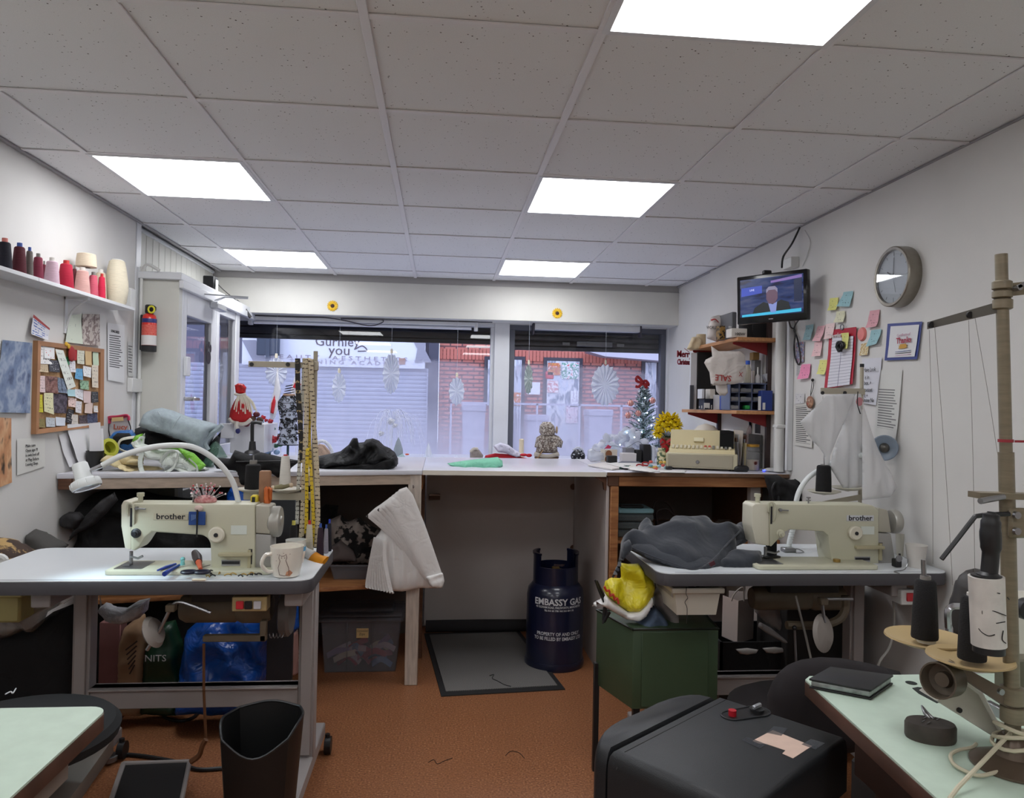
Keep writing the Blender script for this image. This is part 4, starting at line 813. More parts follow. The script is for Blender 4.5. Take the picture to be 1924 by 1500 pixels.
wpaper('blank_papers',zl([(500,1040),(570,1010),(612,1300),(566,1308)]),'sheet_white','narrow curled sheet left of the hanging white sheets','paper',.02,5)
# cork board and its cards
Bc=[(62,640),(188,656),(187,800),(58,816)]
t=thing('cork_board','cork notice board in a light brown wooden frame on the left wall','notice board',at(122,815,X=XL))
P4=[at(x,y,X=XL) for x,y in Bc];oak=mat('board_frame',(170,122,84),.5,var=.15,vs=9)
ce=sum(P4,V())/4;I4=[p+(ce-p)*.1 for p in P4]
for k in range(4):
    a,b=P4[k],P4[(k+1) % 4];c,d=I4[(k+1) % 4],I4[k];n=V((1,0,0))
    fin('frame_rail',MB().add([a,b,c,d,a+n*.02,b+n*.02,c+n*.016,d+n*.016],[(0,1,2,3),(7,6,5,4),(0,4,5,1),(1,5,6,2),(2,6,7,3),(3,7,4,0)]),oak,t)
fin('cork_sheet',MB().add([p+V((.006,0,0)) for p in I4],[(0,1,2,3)]),mat('cork',(190,150,108),.9,var=.25,vs=120),t)
cards=[((336,262),(372,262),(440,430),(326,426),(226,224,222),0,'white rounded card in the top left corner of the board'),
 ((376,278),(466,290),(462,386),(370,378),(226,226,226),('head',(190,40,50)),'white card with a red base, top left of the board'),
 ((420,392),(510,400),(508,500),(412,492),(52,54,64),0,'dark card under the red-based one'),
 ((326,430),(410,434),(408,500),(326,492),(196,176,146),0,'tan striped ticket at the left side of the board'),
 ((470,300),(540,312),(640,620),(574,650),(222,226,218),0,'long white receipt with green blocks across the board'),
 ((486,378),(578,366),(588,432),(504,452),(40,120,74),1,'upper green block ticket on the long receipt'),
 ((544,552),(622,540),(636,604),(566,628),(40,120,74),1,'lower green block ticket on the long receipt'),
 ((592,290),(660,300),(650,396),(586,396),(168,28,34),2,'dark red rosette card at the top middle of the board'),
 ((660,300),(722,306),(716,432),(652,424),(206,206,188),0,'pale green note at the top of the board'),
 ((726,302),(784,306),(778,438),(724,436),(204,174,126),2,'plain kraft card near the top right of the board'),
 ((792,312),(840,316),(838,440),(790,440),(196,214,186),2,'mint green strip in the top right corner of the board'),
 ((584,404),(642,400),(640,500),(600,496),(222,220,224),0,'white card tucked behind the long receipt'),
 ((650,466),(706,470),(702,566),(634,552),(98,160,200),0,'sky blue card in the middle right of the board'),
 ((710,442),(780,458),(772,546),(706,530),(232,232,232),0,'white business card with a black bar'),
 ((784,438),(840,440),(836,632),(780,626),(220,208,190),0,'tall cream strip at the right edge of the board'),
 ((328,528),(386,530),(384,672),(326,668),(222,198,198),0,'pale pink card at the left edge of the board'),
 ((388,530),(486,538),(490,680),(386,668),(112,72,62),1,'brown photo card left of centre on the board'),
 ((490,540),(560,560),(566,680),(494,672),(92,108,128),1,'blue-grey photo card beside the receipt end'),
 ((684,566),(758,574),(752,650),(682,640),(120,158,124),1,'green and cream voucher at the right of the board'),
 ((572,644),(640,646),(638,706),(574,702),(170,206,214),2,'pale turquoise label in the middle of the board'),
 ((640,640),(712,650),(706,740),(636,712),(226,226,230),0,'white tag right of the turquoise label'),
 ((712,656),(776,662),(772,764),(708,758),(222,198,196),2,'blank blush card right of the white tag'),
 ((780,664),(838,666),(836,754),(778,760),(44,48,54),0,'black card at the right edge of the board'),
 ((318,690),(362,690),(360,842),(316,836),(204,196,52),0,'bright yellow tape strip on the left of the board'),
 ((376,676),(454,676),(452,860),(372,832),(224,220,180),0,'cream and yellow card with a spool picture'),
 ((456,684),(580,682),(560,850),(450,846),(54,46,58),1,'dark flyer of pale hands in the centre of the board'),
 ((584,712),(654,722),(646,800),(576,790),(214,184,176),1,'torn pink card below the centre of the board'),
 ((650,744),(700,750),(690,850),(636,840),(226,222,226),0,'white card with a small red motif'),
 ((728,770),(796,756),(782,852),(716,846),(222,200,190),2,'blush slip tilted at the lower right of the board'),
 ((800,784),(834,786),(832,840),(796,838),(230,228,226),0,'small white slip at the lower right edge'),
 ((582,806),(636,826),(600,944),(552,924),(34,32,40),0,'tilted black flyer near the bottom of the board'),
 ((320,894),(384,898),(380,972),(318,968),(138,124,76),0,'olive stamp card in the bottom left corner'),
 ((392,882),(470,890),(466,966),(388,964),(196,202,208),0,'pale card with a scissors mark at the bottom of the board'),
 ((474,880),(560,888),(552,956),(470,956),(210,216,226),2,'pale blue slip beside the scissors card'),
 ((672,868),(742,862),(740,934),(670,938),(52,40,44),1,'dark floral card at the bottom right of the board'),
 ((744,858),(832,842),(828,930),(742,934),(40,54,84),1,'navy photo card in the bottom right corner'),
 ((616,858),(666,862),(660,942),(596,940),(214,206,198),0,'white receipt hanging at the bottom of the board')]
for k,(a,b,c,d,col,kind,lb) in enumerate(cards):
    if isinstance(kind,tuple):mm=printed('card_%d' % k,col,kind[1],5,.1,9,.4,head=(.3,col))
    elif kind==0:mm=printed('card_%d' % k,col,tuple(int(v*.45) for v in col) if sum(col)>300 else (190,190,190),6,.12,14,.45)
    elif kind==1:mm=pictured('card_%d' % k,[tuple(min(255,int(v*f+o_)) for v in col) for f,o_ in ((.6,0),(1,0),(.9,50),(.8,10))],4,.4,k)
    else:mm=mat('card_%d' % k,col,.6)
    wpaper('pinned_card',zl([a,b,c,d]),mm,lb,'card',.004,k,lift=.011+.0012*(k % 5),group='cards pinned on the cork board')
p=at(131,652,X=XL+.02);t=thing('rosette','yellow and red paper rosette pinned at the top of the cork board','rosette',p);fin('yellow_bow',MB().sph((p.x,p.y-.03,p.z+.01),(.004,.014,.01)).sph((p.x,p.y-.008,p.z+.002),(.004,.012,.012)),mat('bow_yellow',(206,160,40),.6),t);fin('red_disc',MB().sph((p.x,p.y+.02,p.z-.03),(.006,.03,.034)),mat('bow_red',(150,26,30),.6),t)
# conduit, socket, switches in the corner
pv=mat('white_conduit',(214,213,210),.45)
single('cable_conduit',MB().tube([(-1.64,4.262,.98),(-1.642,4.262,2.05),(-1.64,4.26,2.1),(-1.61,4.25,2.15),(-1.56,4.24,2.13),(-1.54,4.24,2.118)],.009,8,4),pv,'white round conduit rising up the corner and over the lobby ledge','conduit')
a=at(246,755,X=XL);t=thing('fused_switch','white fused switch on the left wall by the lobby corner','switch',(XL,a.y,at(246,737,X=XL).z));fin('plate',MB().bb(XL,at(238,725,X=XL).y,at(246,737,X=XL).z,XL+.03,at(257,725,X=XL).y,at(246,711,X=XL).z,.004),whp,t)
a=at(248,670,X=XL);single('door_card',wsheet([(240,642),(250,644),(250,708),(240,706)],XL,.002),printed('strip_print',(206,206,204),(110,110,110),12,.1,8,.7),'narrow printed strip taped above the fused switch','label')
# fire extinguisher
exr=mat('extinguisher_red',(206,44,34),.3,coat=.4)
q=at(278,660,Y=4.21);r=12.5*4.21/1404;z0=q.z;z1=at(278,590,Y=4.21).z
t=thing('fire_extinguisher','small red fire extinguisher with black cap on the lobby wall','fire extinguisher',(q.x,4.22,z0))
fin('cylinder',MB().lathe([(r*.9,0),(r,.008),(r,z1-z0-.03),(r*.85,z1-z0-.008),(r*.45,z1-z0+.004),(.001,z1-z0+.006)],28),exr,t,True)
H_=z1-z0
fin('base_cup',MB().lathe([(r*1.03,-.002),(r*1.04,.03),(r*1.0,.031)],28),blk,t,True)
fin('blue_band',MB().lathe([(r*1.01,H_*.76),(r*1.012,H_*.77),(r*1.012,H_*.86),(r*1.0,H_*.87)],28),mat('band_blue',(44,48,110),.4),t,True)
fin('white_label',MB().lathe([(r*1.012,.032),(r*1.012,.085)],28),mat('label_white',(216,212,210),.5),t,True)
o=fin('instruction_print',MB().lathe([(r*1.01,H_*.3),(r*1.01,H_*.7)],28),mat('print_pink',(214,120,106),.5,var=.6,vs=40,stretch=(3,3,14),col2=(206,44,34)),t,True)
fin('valve_cap',MB().lathe([(r*.5,H_),(r*.62,H_+.01),(r*.62,H_+.045),(r*.5,H_+.05),(.001,H_+.05)],18).box((.01,-.01,H_+.03),(.05,.03,.03),0,.006),blk,t,True)
fin('pin_ring',MB().tube([(.02+.016*math.cos(a),-.03,H_+.022+.018*math.sin(a)) for a in [i*math.tau/12 for i in range(13)]],.005,6),mat('ring_yellow',(214,206,60),.4),t,True)
fin('wall_bracket',MB().box((-r*1.1,.02,H_*.5),(.012,.05,H_*.95),0,.003),blk,t,True)
# things on the lobby ledge and door closer
q=at(403,532,X=-1.46);t=thing('transformer','small black transformer box on the lobby ledge','transformer',(-1.5,q.y+.05,2.117));fin('case',MB().box((0,0,.05),(.07,.09,.1),0,.005),blk,t,True);fin('white_plate',MB().box((.04,.0,.045),(.004,.05,.07),0,.001),whp,t,True)
t=thing('door_closer','silver door closer arm over the glass shop door','door closer',at(400,575,X=LX+.04));sil=mat('silver_paint',(178,180,184),.35,.5)
a=at(404,577,X=LX+.03);fin('body',MB().box((LX+.05,a.y,a.z),(.05,.2,.045),0,.008),sil,t);b=at(466,561,Y=4.75)
fin('arm',MB().ribbon([(LX+.05,a.y-.05,a.z+.035),((LX+b.x)/2,4.7,b.z-.004),(b.x,4.75,b.z)],.022,.006,(0,1,0)).ribbon([(b.x,4.75,b.z+.008),(LX+.02,4.62,b.z+.0)],.016,.006,(0,1,0)),sil,t)
single('loose_clip',MB().tube([at(444,565,Y=5.6),at(456,578,Y=5.62),at(471,597,Y=5.65)],[.012,.018,.012],8),mat('grey_metal',(90,90,92),.4,.6),'dark metal clip hanging on a wire at the ledge end','clip')
single('hanging_wire',MB().tube([at(398,522,Y=5.3),at(420,545,Y=5.45),at(446,566,Y=5.6)],.003,5,4),blk,'thin black wire strung from the transformer to the clip','wire')
# ================================================================ left counter top
denim=mat('pale_denim',(150,162,168),.85,var=.12,vs=60,cre=.35,crs=8)
blackc=mat('black_cloth',(24,24,27),.85)
greyc=mat('charcoal_cloth',(44,43,45),.8,var=.15,vs=20,cre=.6,crs=12)
def zz(pts,x0,y0,s):return [(x0+x/s,y0+y/s) for x,y in pts]
Z1=lambda pts:zz(pts,0,700,3.948)
t=thing('folded_jeans','folded pale blue-grey jeans on top of the pile by the lobby','jeans',at(330,850,Y=3.85))
fin('body',puffmesh(px(Z1([(1050,405),(1090,300),(1130,275),(1200,262),(1290,285),(1400,330),(1560,370),(1640,395),(1600,440),(1545,560),(1530,575),(1400,520),(1270,470),(1150,440)]),3.85),.1,.018,.16,7,4,.8),denim,t)
fin('hem',MB().tube(px(Z1([(1545,575),(1520,520),(1560,460),(1620,420),(1648,390)]),3.79),.012,8,4),denim,t)
fin('seam',MB().tube(px(Z1([(1170,290),(1200,350),(1190,430)]),3.752),.0015,5,4).tube(px(Z1([(1340,325),(1290,390),(1250,455)]),3.745),.0015,5,4),mat('seam_thread',(176,186,190),.8),t)
single('black_trousers',puffmesh(px(Z1([(1000,420),(1040,405),(1180,440),(1350,500),(1530,570),(1600,480),(1640,440),(1620,600),(1560,700),(1300,700),(1100,600),(1000,560)]),3.9),.07,.02,.4,9,7),blackc,'black garment folded under the pale jeans','garment')
gpl=mat('white_green_film',(208,214,206),.35,var=.05,vs=20,cre=.8,crs=18)
t=thing('carrier_bag','crumpled white and lime green carrier bag on the left counter','bag',at(310,890,Y=3.6))
fin('body',puffmesh(px(Z1([(975,520),(1020,490),(1075,450),(1070,530),(1200,570),(1330,570),(1400,620),(1500,690),(1560,720),(1480,740),(1450,775),(1380,750),(1290,710),(1240,760),(1200,660),(1100,640),(1030,580)]),3.66),.05,.014,.45,12,9),gpl,t)
fin('green_panel',puffmesh(px(Z1([(1110,545),(1200,525),(1340,560),(1440,600),(1530,690),(1480,735),(1380,640),(1320,575),(1200,565),(1120,580)]),3.62),.02,.014,.3,12,3),mat('lime_film',(124,190,60),.35,var=.15,vs=15,cre=.8,crs=18),t)
fin('green_panel',puffmesh(px(Z1([(975,520),(1000,470),(1060,452),(1050,520),(1040,570)]),3.64),.02,.014,.3,12,4),'lime_film',t)
fin('handle',MB().tube(px(Z1([(1060,570),(1040,660),(1060,740),(1130,770),(1220,745),(1290,700),(1320,600),(1250,590),(1190,670)]),3.58),.011,8,5,flat=.4),gpl,t)
fin('handle',MB().tube(px(Z1([(1290,700),(1380,740),(1450,765),(1460,700),(1400,640)]),3.6),.009,8,5,flat=.4),gpl,t)
t=thing('clear_bag','crinkled clear and dark green bag at the end of the pile','bag',at(405,870,Y=3.9));fin('film',puffmesh(px(Z1([(1545,560),(1600,500),(1650,560),(1690,630),(1600,660),(1580,720),(1500,690)]),3.86),.04,.014,.6,14,6),film('green_clear',(90,130,110),.55),t)
t=thing('blue_bag','bright blue bag with a white strap behind the pile','bag',at(230,870,Y=3.8));fin('body',puffmesh(px(Z1([(808,490),(850,440),(900,430),(980,425),(1010,470),(1010,560),(940,600),(850,600),(820,560)]),3.82),.05,.014,.4,12,2),mat('cobalt_film',(40,104,170),.45,cre=.8,crs=18),t)
fin('dark_lining',puffmesh(px(Z1([(835,480),(870,450),(960,450),(1000,500),(950,540),(900,540),(880,580),(850,540)]),3.77),.02,.014,.3,12,3),blackc,t)
fin('strap',MB().tube(px(Z1([(1000,480),(900,500),(880,560),(940,590),(1005,580)]),3.74),.009,8,5,flat=.5),mat('strap_white',(220,218,208),.6),t)
t=thing('cream_fabric','folded cream calico stacked on the counter under the bags','fabric',at(250,885,Y=3.7));crm=mat('calico',(208,192,150),.85,var=.1,vs=25,cre=.5,crs=12)
for k,(pts,yy) in enumerate([([(750,655),(790,615),(860,620),(900,680),(1050,740),(980,745),(880,710)],3.6),([(830,620),(950,610),(1060,625),(1060,700),(930,690),(850,650)],3.66),([(880,690),(1060,690),(1180,700),(1240,735),(1080,742),(940,735)],3.7),([(950,640),(1050,640),(1060,670),(960,680)],3.63)]):
    fin('fold',puffmesh(px(Z1(pts),yy),.05,.014,.15,8,k),crm,t)
t=thing('masking_tape_roll','yellow-green tape roll lying against the blue bag','tape',at(195,860,Y=3.7));q=at(197,845,Y=3.7)
fin('roll',MB().lathe([(.028,0),(.044,0),(.044,.04),(.028,.04),(.028,0)],28,MX.Translation(q)@ MX.Rotation(1.2,4,'Y')@ MX.Rotation(.5,4,'X')),mat('tape_lime',(176,178,60),.5),t)
single('pen_pot',MB().lathe([(.03,0),(.032,0),(.038,.09),(.034,.09),(.029,.01),(.001,.01)],20,MX.Translation((at(178,880,Y=3.62).x,3.62,ZC))),blk,'black plastic pot holding rolled white paper on the counter','pot')
q=at(178,845,Y=3.62);single('paper_roll',MB().ribbon([(q.x,3.62,ZC+.02),(q.x-.002,3.63,ZC+.12),(q.x-.012,3.64,at(178,795,Y=3.62).z)],.05,.002,(1,0,0),3).ribbon([(q.x+.01,3.63,ZC+.02),(q.x+.01,3.64,ZC+.1),(q.x+.0,3.65,ZC+.19)],.04,.002,(1,.3,0),3),mat('sheet_white',(224,223,226)),'curled white papers standing in the black pot','paper')
t=thing('gift_bag','clear gift bag with a pink top band and the name Lucy','bag',at(222,800,Y=3.95));a=at(205,812,Y=3.95);b=at(243,786,Y=3.95)
fin('sheet',MB().bb(a.x,3.95,ZC,b.x,3.957,b.z,.001),mat('pale_sheet',(214,210,210),.4),t);fin('pink_band',MB().tube(px([(203,796),(205,786),(222,784),(240,782),(242,790)],3.94),.014,8,4,flat=.5),mat('hot_pink',(206,60,96),.4),t)
fin('band_label',MB().box(tuple(at(221,788,Y=3.925)),(.055,.003,.02),(0,-.1,0)),mat('kraft_label',(206,178,126)),t)
fin('wire_edge',MB().tube(px([(204,795),(204,808),(207,822)],3.94),.003,6).tube(px([(241,790),(245,802),(246,815)],3.94),.003,6),blk,t)
fin('lettering',MB().text('Lucy',.036,FRONT(at(226,803,Y=3.945)),.0004,1,'CENTER',.0008),mat('copper_ink',(190,96,70),.5),t)
# black clothing on the counter
t=thing('black_umbrella_cloth','flat black garment with a thin rod left of the mannequin','garment',at(480,885,Y=3.7));Z2=lambda pts:zz(pts,420,640,4.69)
fin('cloth',puffmesh(px(Z2([(-60,1030),(60,1040),(100,965),(160,985),(240,1010),(330,985),(440,1010),(560,1040),(680,1060),(600,1120),(560,1180),(480,1210),(390,1150),(160,1290),(110,1150),(-60,1130),(-90,1080)]),3.62),.05,.018,.3,7,12),blackc,t)
fin('rod',MB().cyl(at(420+110/4.69,868,Y=3.56),at(420+680/4.69,866,Y=3.56),.003),blk,t)
t=thing('stand_hook','black cane-shaped stand with a rubber foot on the counter','stand',at(475,852,Y=3.72));fin('stem',MB().tube(px([(474,852),(474,800),(476,795),(483,794),(492,796)],3.72),.009,8,4),blk,t);fin('foot',MB().lathe([(.04,0),(.034,.012),(.018,.02),(.014,.06),(.001,.06)],18,MX.Translation(at(474,853,Y=3.72))),blk,t)
t=thing('black_jacket','folded black jacket lying on the left counter before the window','jacket',at(672,885,Y=3.88))
fin('body',puffmesh(px([(596,858),(625,852),(640,848),(655,836),(662,824),(670,823),(674,832),(684,831),(688,826),(700,824),(712,828),(722,838),(732,842),(742,850),(748,862),(748,872),(738,882),(700,886),(640,887),(606,884),(596,876)],3.95),.11,.012,.55,9,21),mat('jacket_black',(9,9,11),.6,spec=.25,var=.2,vs=15,cre=.8,crs=9),t)
fin('collar',puffmesh(px([(655,838),(664,823),(672,824),(676,850),(662,858)],3.86),.03,.012,.2,9,3),'jacket_black',t);fin('sleeve',puffmesh(px([(600,880),(640,872),(700,868),(742,858),(746,876),(720,886),(640,888),(606,886)],3.84),.035,.014,.3,8,5),'jacket_black',t)
single('mint_cloth',puffmesh(px([(840,871),(870,866),(905,862),(935,859),(944,866),(945,876),(930,882),(880,882),(850,878)],4.1),.09,.012,.3,9,5),mat('mint_cloth',(128,200,170),.8,cre=.7,crs=12),'folded mint green cloth on the middle worktop','cloth')
# ================================================================ dark clothes under the left counter and left corner
t=thing('clothes_heap','heap of black and charcoal garments under the left counter','clothes',at(180,1040,Y=3.6))
fin('black_layer',puffmesh(px([(110,1060),(116,1000),(140,950),(180,925),(230,912),(300,930),(380,940),(440,950),(500,960),(520,1060)],3.75),.16,.03,.45,6,3),blackc,t)
fin('denim_leg',puffmesh(px([(128,1018),(140,992),(165,965),(190,940),(215,925),(222,940),(200,965),(180,985),(150,1000)],3.5),.03,.015,.4,10,4),greyc,t)
fin('charcoal_sleeve',puffmesh(px([(105,992),(112,972),(130,962),(150,962),(160,972),(150,985),(140,996),(114,990)],3.48),.03,.015,.4,10,5),greyc,t)
fin('lower_layer',puffmesh(px([(110,1290),(110,1040),(200,1030),(300,1035),(500,1030),(520,1290)],3.8),.1,.04,.3,5,8),blackc,t)
single('grey_cloth',puffmesh(px([(20,1040),(38,1010),(50,999),(68,994),(84,1000),(110,1015),(130,1024),(90,1060),(30,1070)],3.25),.08,.018,.3,8,6),mat('ash_cloth',(74,72,70),.9),'grey-brown garment draped behind the left table corner','garment')
leo=mat('leopard',(176,144,92),.8,var=1,vs=14,col2=(58,40,30),hard=1)
single('patterned_cushion',puffmesh(px([(-70,1080),(-60,1020),(-20,1010),(0,1010),(20,1012),(45,1024),(66,1038),(60,1070),(0,1090)],3.0),.1,.02,.15,8,6),leo,'brown and cream leopard cushion at the left edge behind the table','cushion')
t=thing('chrome_tools','white and dark cluttered handles on the cushion at the left edge','tools',at(10,1060,Y=2.98));fin('white_handle',MB().tube(px([(-20,1050),(0,1046),(10,1052),(4,1058)],2.86),.012,8,3),whp,t);fin('steel_rod',MB().cyl(at(-20,1062,Y=2.86),at(33,1052,Y=2.86),.004),steel,t)
# below the left table
t=thing('yellow_box','pale yellow plastic tub under the left edge of the table','tub',at(0,1172,Y=2.75));a=at(-60,1172,Y=2.75);b=at(38,1120,Y=2.75)
fin('body',MB().bb(a.x,2.75,a.z,b.x,2.95,b.z,.008),mat('butter_plastic',(178,168,110),.5),t);fin('rim',MB().bb(a.x,2.745,b.z-.006,b.x+.006,2.955,b.z+.006,.003),'butter_plastic',t)
single('cloudy_bag',puffmesh(px([(-40,1118),(90,1118),(120,1135),(140,1122),(90,1150),(82,1170),(64,1188),(50,1182),(20,1196),(0,1204),(-40,1200)],2.9),.05,.02,.5,10,4),film('cloud_film',(150,140,130),.6),'cloudy plastic bag hanging beside the yellow tub','bag')
single('black_bag',puffmesh(px([(-60,1360),(-50,1190),(60,1180),(100,1150),(138,1135),(150,1200),(150,1360)],2.93),.05,.03,.2,6,9),blackc,'large black bag standing in the dark under the left table','bag')
single('silver_bag',puffmesh(px([(187,1116),(192,1138),(200,1132),(215,1140),(240,1142),(262,1128),(282,1124),(278,1146),(262,1162),(235,1172),(205,1165),(188,1146)],3.0),.05,.015,.5,12,4),mat('silver_film',(176,176,180),.4,var=.2,vs=20,cre=.8,crs=14),'crumpled silver-white bag under the left table top','bag')
t=thing('pink_carton','dusky pink carton in the dark behind the table leg','box',at(210,1292,Y=3.1));fin('carton',MB().bb(at(184,1290,Y=3.42).x,3.42,.0,at(224,1290,Y=3.42).x,3.49,at(200,1170,Y=3.42).z,.003),mat('dusky_card',(126,84,82),.8,var=.15,vs=8),t)
t=thing('paper_sack','brown paper sack with printed lines under the left table','sack',at(250,1292,Y=3.0));fin('sack',puffmesh(px([(222,1342),(226,1215),(234,1180),(270,1150),(282,1180),(276,1230),(272,1342)],3.42),.06,.018,.2,7,3),mat('sack_card',(142,112,84),.8),t)
for k in range(6):fin('print_line',MB().ribbon(px([(236+k*1.5,1222+k*9),(258-k,1205+k*9)],3.345),.006,.001,(0,.1,1)),mat('sack_ink',(60,44,36),.8),t)
t=thing('green_bag','dark green bag with white lettering under the left table','bag',at(310,1290,Y=3.05));fin('body',puffmesh(px([(262,1342),(275,1220),(300,1172),(330,1165),(345,1210),(350,1342)],3.44),.07,.02,.25,7,5),mat('bottle_green',(12,48,30),.4),t)
fin('lettering',MB().text('NITS',.04,FRONT(at(292,1238,Y=3.355)),.0005,1.1),wink,t)
t=thing('blue_sack','big glossy blue plastic sack filling the space under the table','sack',at(430,1292,Y=2.95));blum=mat('royal_film',(8,74,164),.28,var=.2,vs=6,cre=.8,crs=9)
fin('body',puffmesh(px([(330,1340),(340,1250),(352,1185),(380,1160),(440,1150),(540,1120),(560,1112),(562,1180),(530,1212),(520,1250),(506,1290),(496,1340)],3.38),.11,.022,.45,6,11),blum,t)
single('fabric_bundle',puffmesh(px([(505,1268),(510,1220),(530,1190),(560,1180),(562,1266)],3.6),.08,.018,.3,8,8),mat('dusty_pink',(150,112,104),.9,var=.3,vs=8),'dusty pink and cream fabric bundle behind the blue sack','fabric')
# waste bin
bx,by_=at(494,1340,Y=2.3).x,2.3
t=thing('waste_bin','black waste bin with a wavy rim below the left table','bin',(bx,by_,0))
mb=MB();n=48;vs=[];fs=[];zt=.455
for j,(rr,zz_) in enumerate([(.082,0),(.086,.01),(.098,.2),(.118,1),(.113,1),(.093,.2),(.08,.015)]):
    for i in range(n):
        a=math.tau*i/n;sq=1/max(abs(math.cos(a)),abs(math.sin(a)))**.35;wv_=zt+.026*math.sin(a)+.018*math.cos(a*2)-.012*math.sin(a*3)
        vs.append((rr*sq*math.cos(a),rr*sq*math.sin(a),wv_*zz_ if zz_==1 else zz_))
for j in range(6):
    for i in range(n):fs.append((j*n+i,j*n+(i+1) % n,(j+1)*n+(i+1) % n,(j+1)*n+i))
fs+= [list(range(n))[::-1],[6*n+i for i in range(n)]]
fin('body',MB().add(vs,fs),mat('bin_black',(8,8,9),.5),t,True);fin('liner',MB().tube([(.1155*math.cos(a)*1/max(abs(math.cos(a)),abs(math.sin(a)))**.35,.1155*math.sin(a)*1/max(abs(math.cos(a)),abs(math.sin(a)))**.35,zt+.002+.026*math.sin(a)+.018*math.cos(a*2)-.012*math.sin(a*3)) for a in [math.tau*i/40 for i in range(41)]],.004,6),blk,t,True)

single('blue_bag',puffmesh(px([(424,1122),(426,930),(440,903),(450,915),(470,932),(472,1122)],3.62),.03,.012,.4,12,6),'royal_film','corner of a bright blue bag behind the left machine lamp arm','bag')
# ================================================================ on and around the left machine
t=thing('gooseneck_lamp','white gooseneck lamp with a cup shade arching over the left machine','lamp',at(449,947,Y=2.66))
ys=[2.50,2.5,2.51,2.53,2.56,2.58,2.61,2.64,2.66]
P_=[at(x,y,Y=yy) for (x,y),yy in zip([(172,884),(192,875),(228,857),(279,842),(329,837),(367,842),(405,865),(436,903),(449,948)],ys)]
fin('arm',MB().tube(P_[1:],.0095,10,6),mat('lamp_white',(222,226,226),.35),t)
fin('chrome_joint',MB().tube([P_[0],P_[1]],.0075,10),mat('chrome',(190,190,195),.2,1),t)
a=at(149,871,Y=2.5);b=at(163,915,Y=2.49);q=(b-a).to_track_quat('Z','Y').to_matrix().to_4x4();q.translation=a;h=(b-a).length
fin('shade',MB().lathe([(.001,0),(.02,0),(.023,.004),(.026,h*.62),(.027,h*.66),(.04,h*.72),(.044,h*.78),(.046,h*.95),(.043,h+.004),(.036,h+.002),(.03,h*.8)],26,q),'lamp_white',t)
for k in range(22):
    an=math.tau*k/22;fin('shade_rib',MB().cyl(q@ V((.044*math.cos(an),.044*math.sin(an),h*.76)),q@ V((.0455*math.cos(an),.0455*math.sin(an),h*.93)),.0016,n=5),'lamp_white',t) if k % 2==0 else None
fin('reflector',MB().lathe([(.043,h+.004),(.04,h+.006),(.034,h+.0035)],26,q),'chrome',t)
fin('led_disc',MB().lathe([(.001,h*.97),(.034,h*.97)],20,q),mat('led_cool',(214,240,255),.4,emit=9),t)
ld=bpy.data.lights.new('lamp_light','SPOT');ld.energy=4.5;ld.color=(.66,.88,1);ld.spot_size=math.radians(118);ld.spot_blend=.7;ld.shadow_soft_size=.03
lo=bpy.data.objects.new('lamp_light',ld);C.objects.link(lo);lo.parent=t;lq=(b-a).to_track_quat('-Z','Y').to_matrix().to_4x4();lq.translation=b+(b-a).normalized()*.012-V(t.location);lo.matrix_local=lq
# pincushion
p=at(386,940,Y=2.65);t=thing('pincushion','pink pincushion bristling with pins on the left machine','pincushion',(p.x,2.65,at(386,948,Y=2.65).z))
fin('cushion',MB().sph((0,0,.014),(.038,.03,.018),18,10),mat('rose_fabric',(176,96,100),.8,var=1,vs=90,col2=(214,170,166)),t,True)
rnd=random.Random(3);steelp=mat('pin_steel',(200,200,204),.3,.8)
for k in range(46):
    a=rnd.uniform(0,math.tau);e=rnd.uniform(.35,1.45);L_=rnd.uniform(.018,.045);d=V((math.cos(a)*math.cos(e),math.sin(a)*math.cos(e),math.sin(e)));s0=V((d.x*.034,d.y*.027,.014+d.z*.016))
    pn=fin('pin',MB().cyl(s0,s0+d*L_,.0009,n=4),steelp,t,True);fin('pin_head',MB().sph(s0+d*L_,.0034,6,4),mat('head_%s' % 'wrp'[k % 3],[(230,226,224),(190,60,70),(220,160,170)][k % 3],.4),pn,True)
q=at(373,956,Y=2.59);single('fabric_knot',MB().sph((q.x,2.592,q.z),(.014,.008,.011)),mat('pale_rose',(206,184,174),.8),'small pale cloth knot on the machine arm below the pincushion','knot')
t=thing('blue_tag','dark blue card tag held to the machine arm by a black elastic','tag',at(371,975,Y=2.59));a=at(354,987,Y=2.588);b=at(386,962,Y=2.588)
fin('card',MB().bb(a.x,2.588,a.z,b.x,2.592,b.z,.001),mat('tag_blue',(28,66,130),.5),t);q=at(363,973,Y=2.586)
for k in range(4):fin('barcode_bar',MB().bb(q.x-.006+k*.004,2.5865,q.z-.01+k*.002,q.x-.0045+k*.004,2.5875,q.z+.01),mat('tag_pale',(120,150,200),.5),t)
fin('elastic',MB().bb(at(369,970,Y=2.585).x,2.584,at(369,1010,Y=2.585).z,at(372,970,Y=2.585).x,2.587,at(369,958,Y=2.585).z),blk,t)
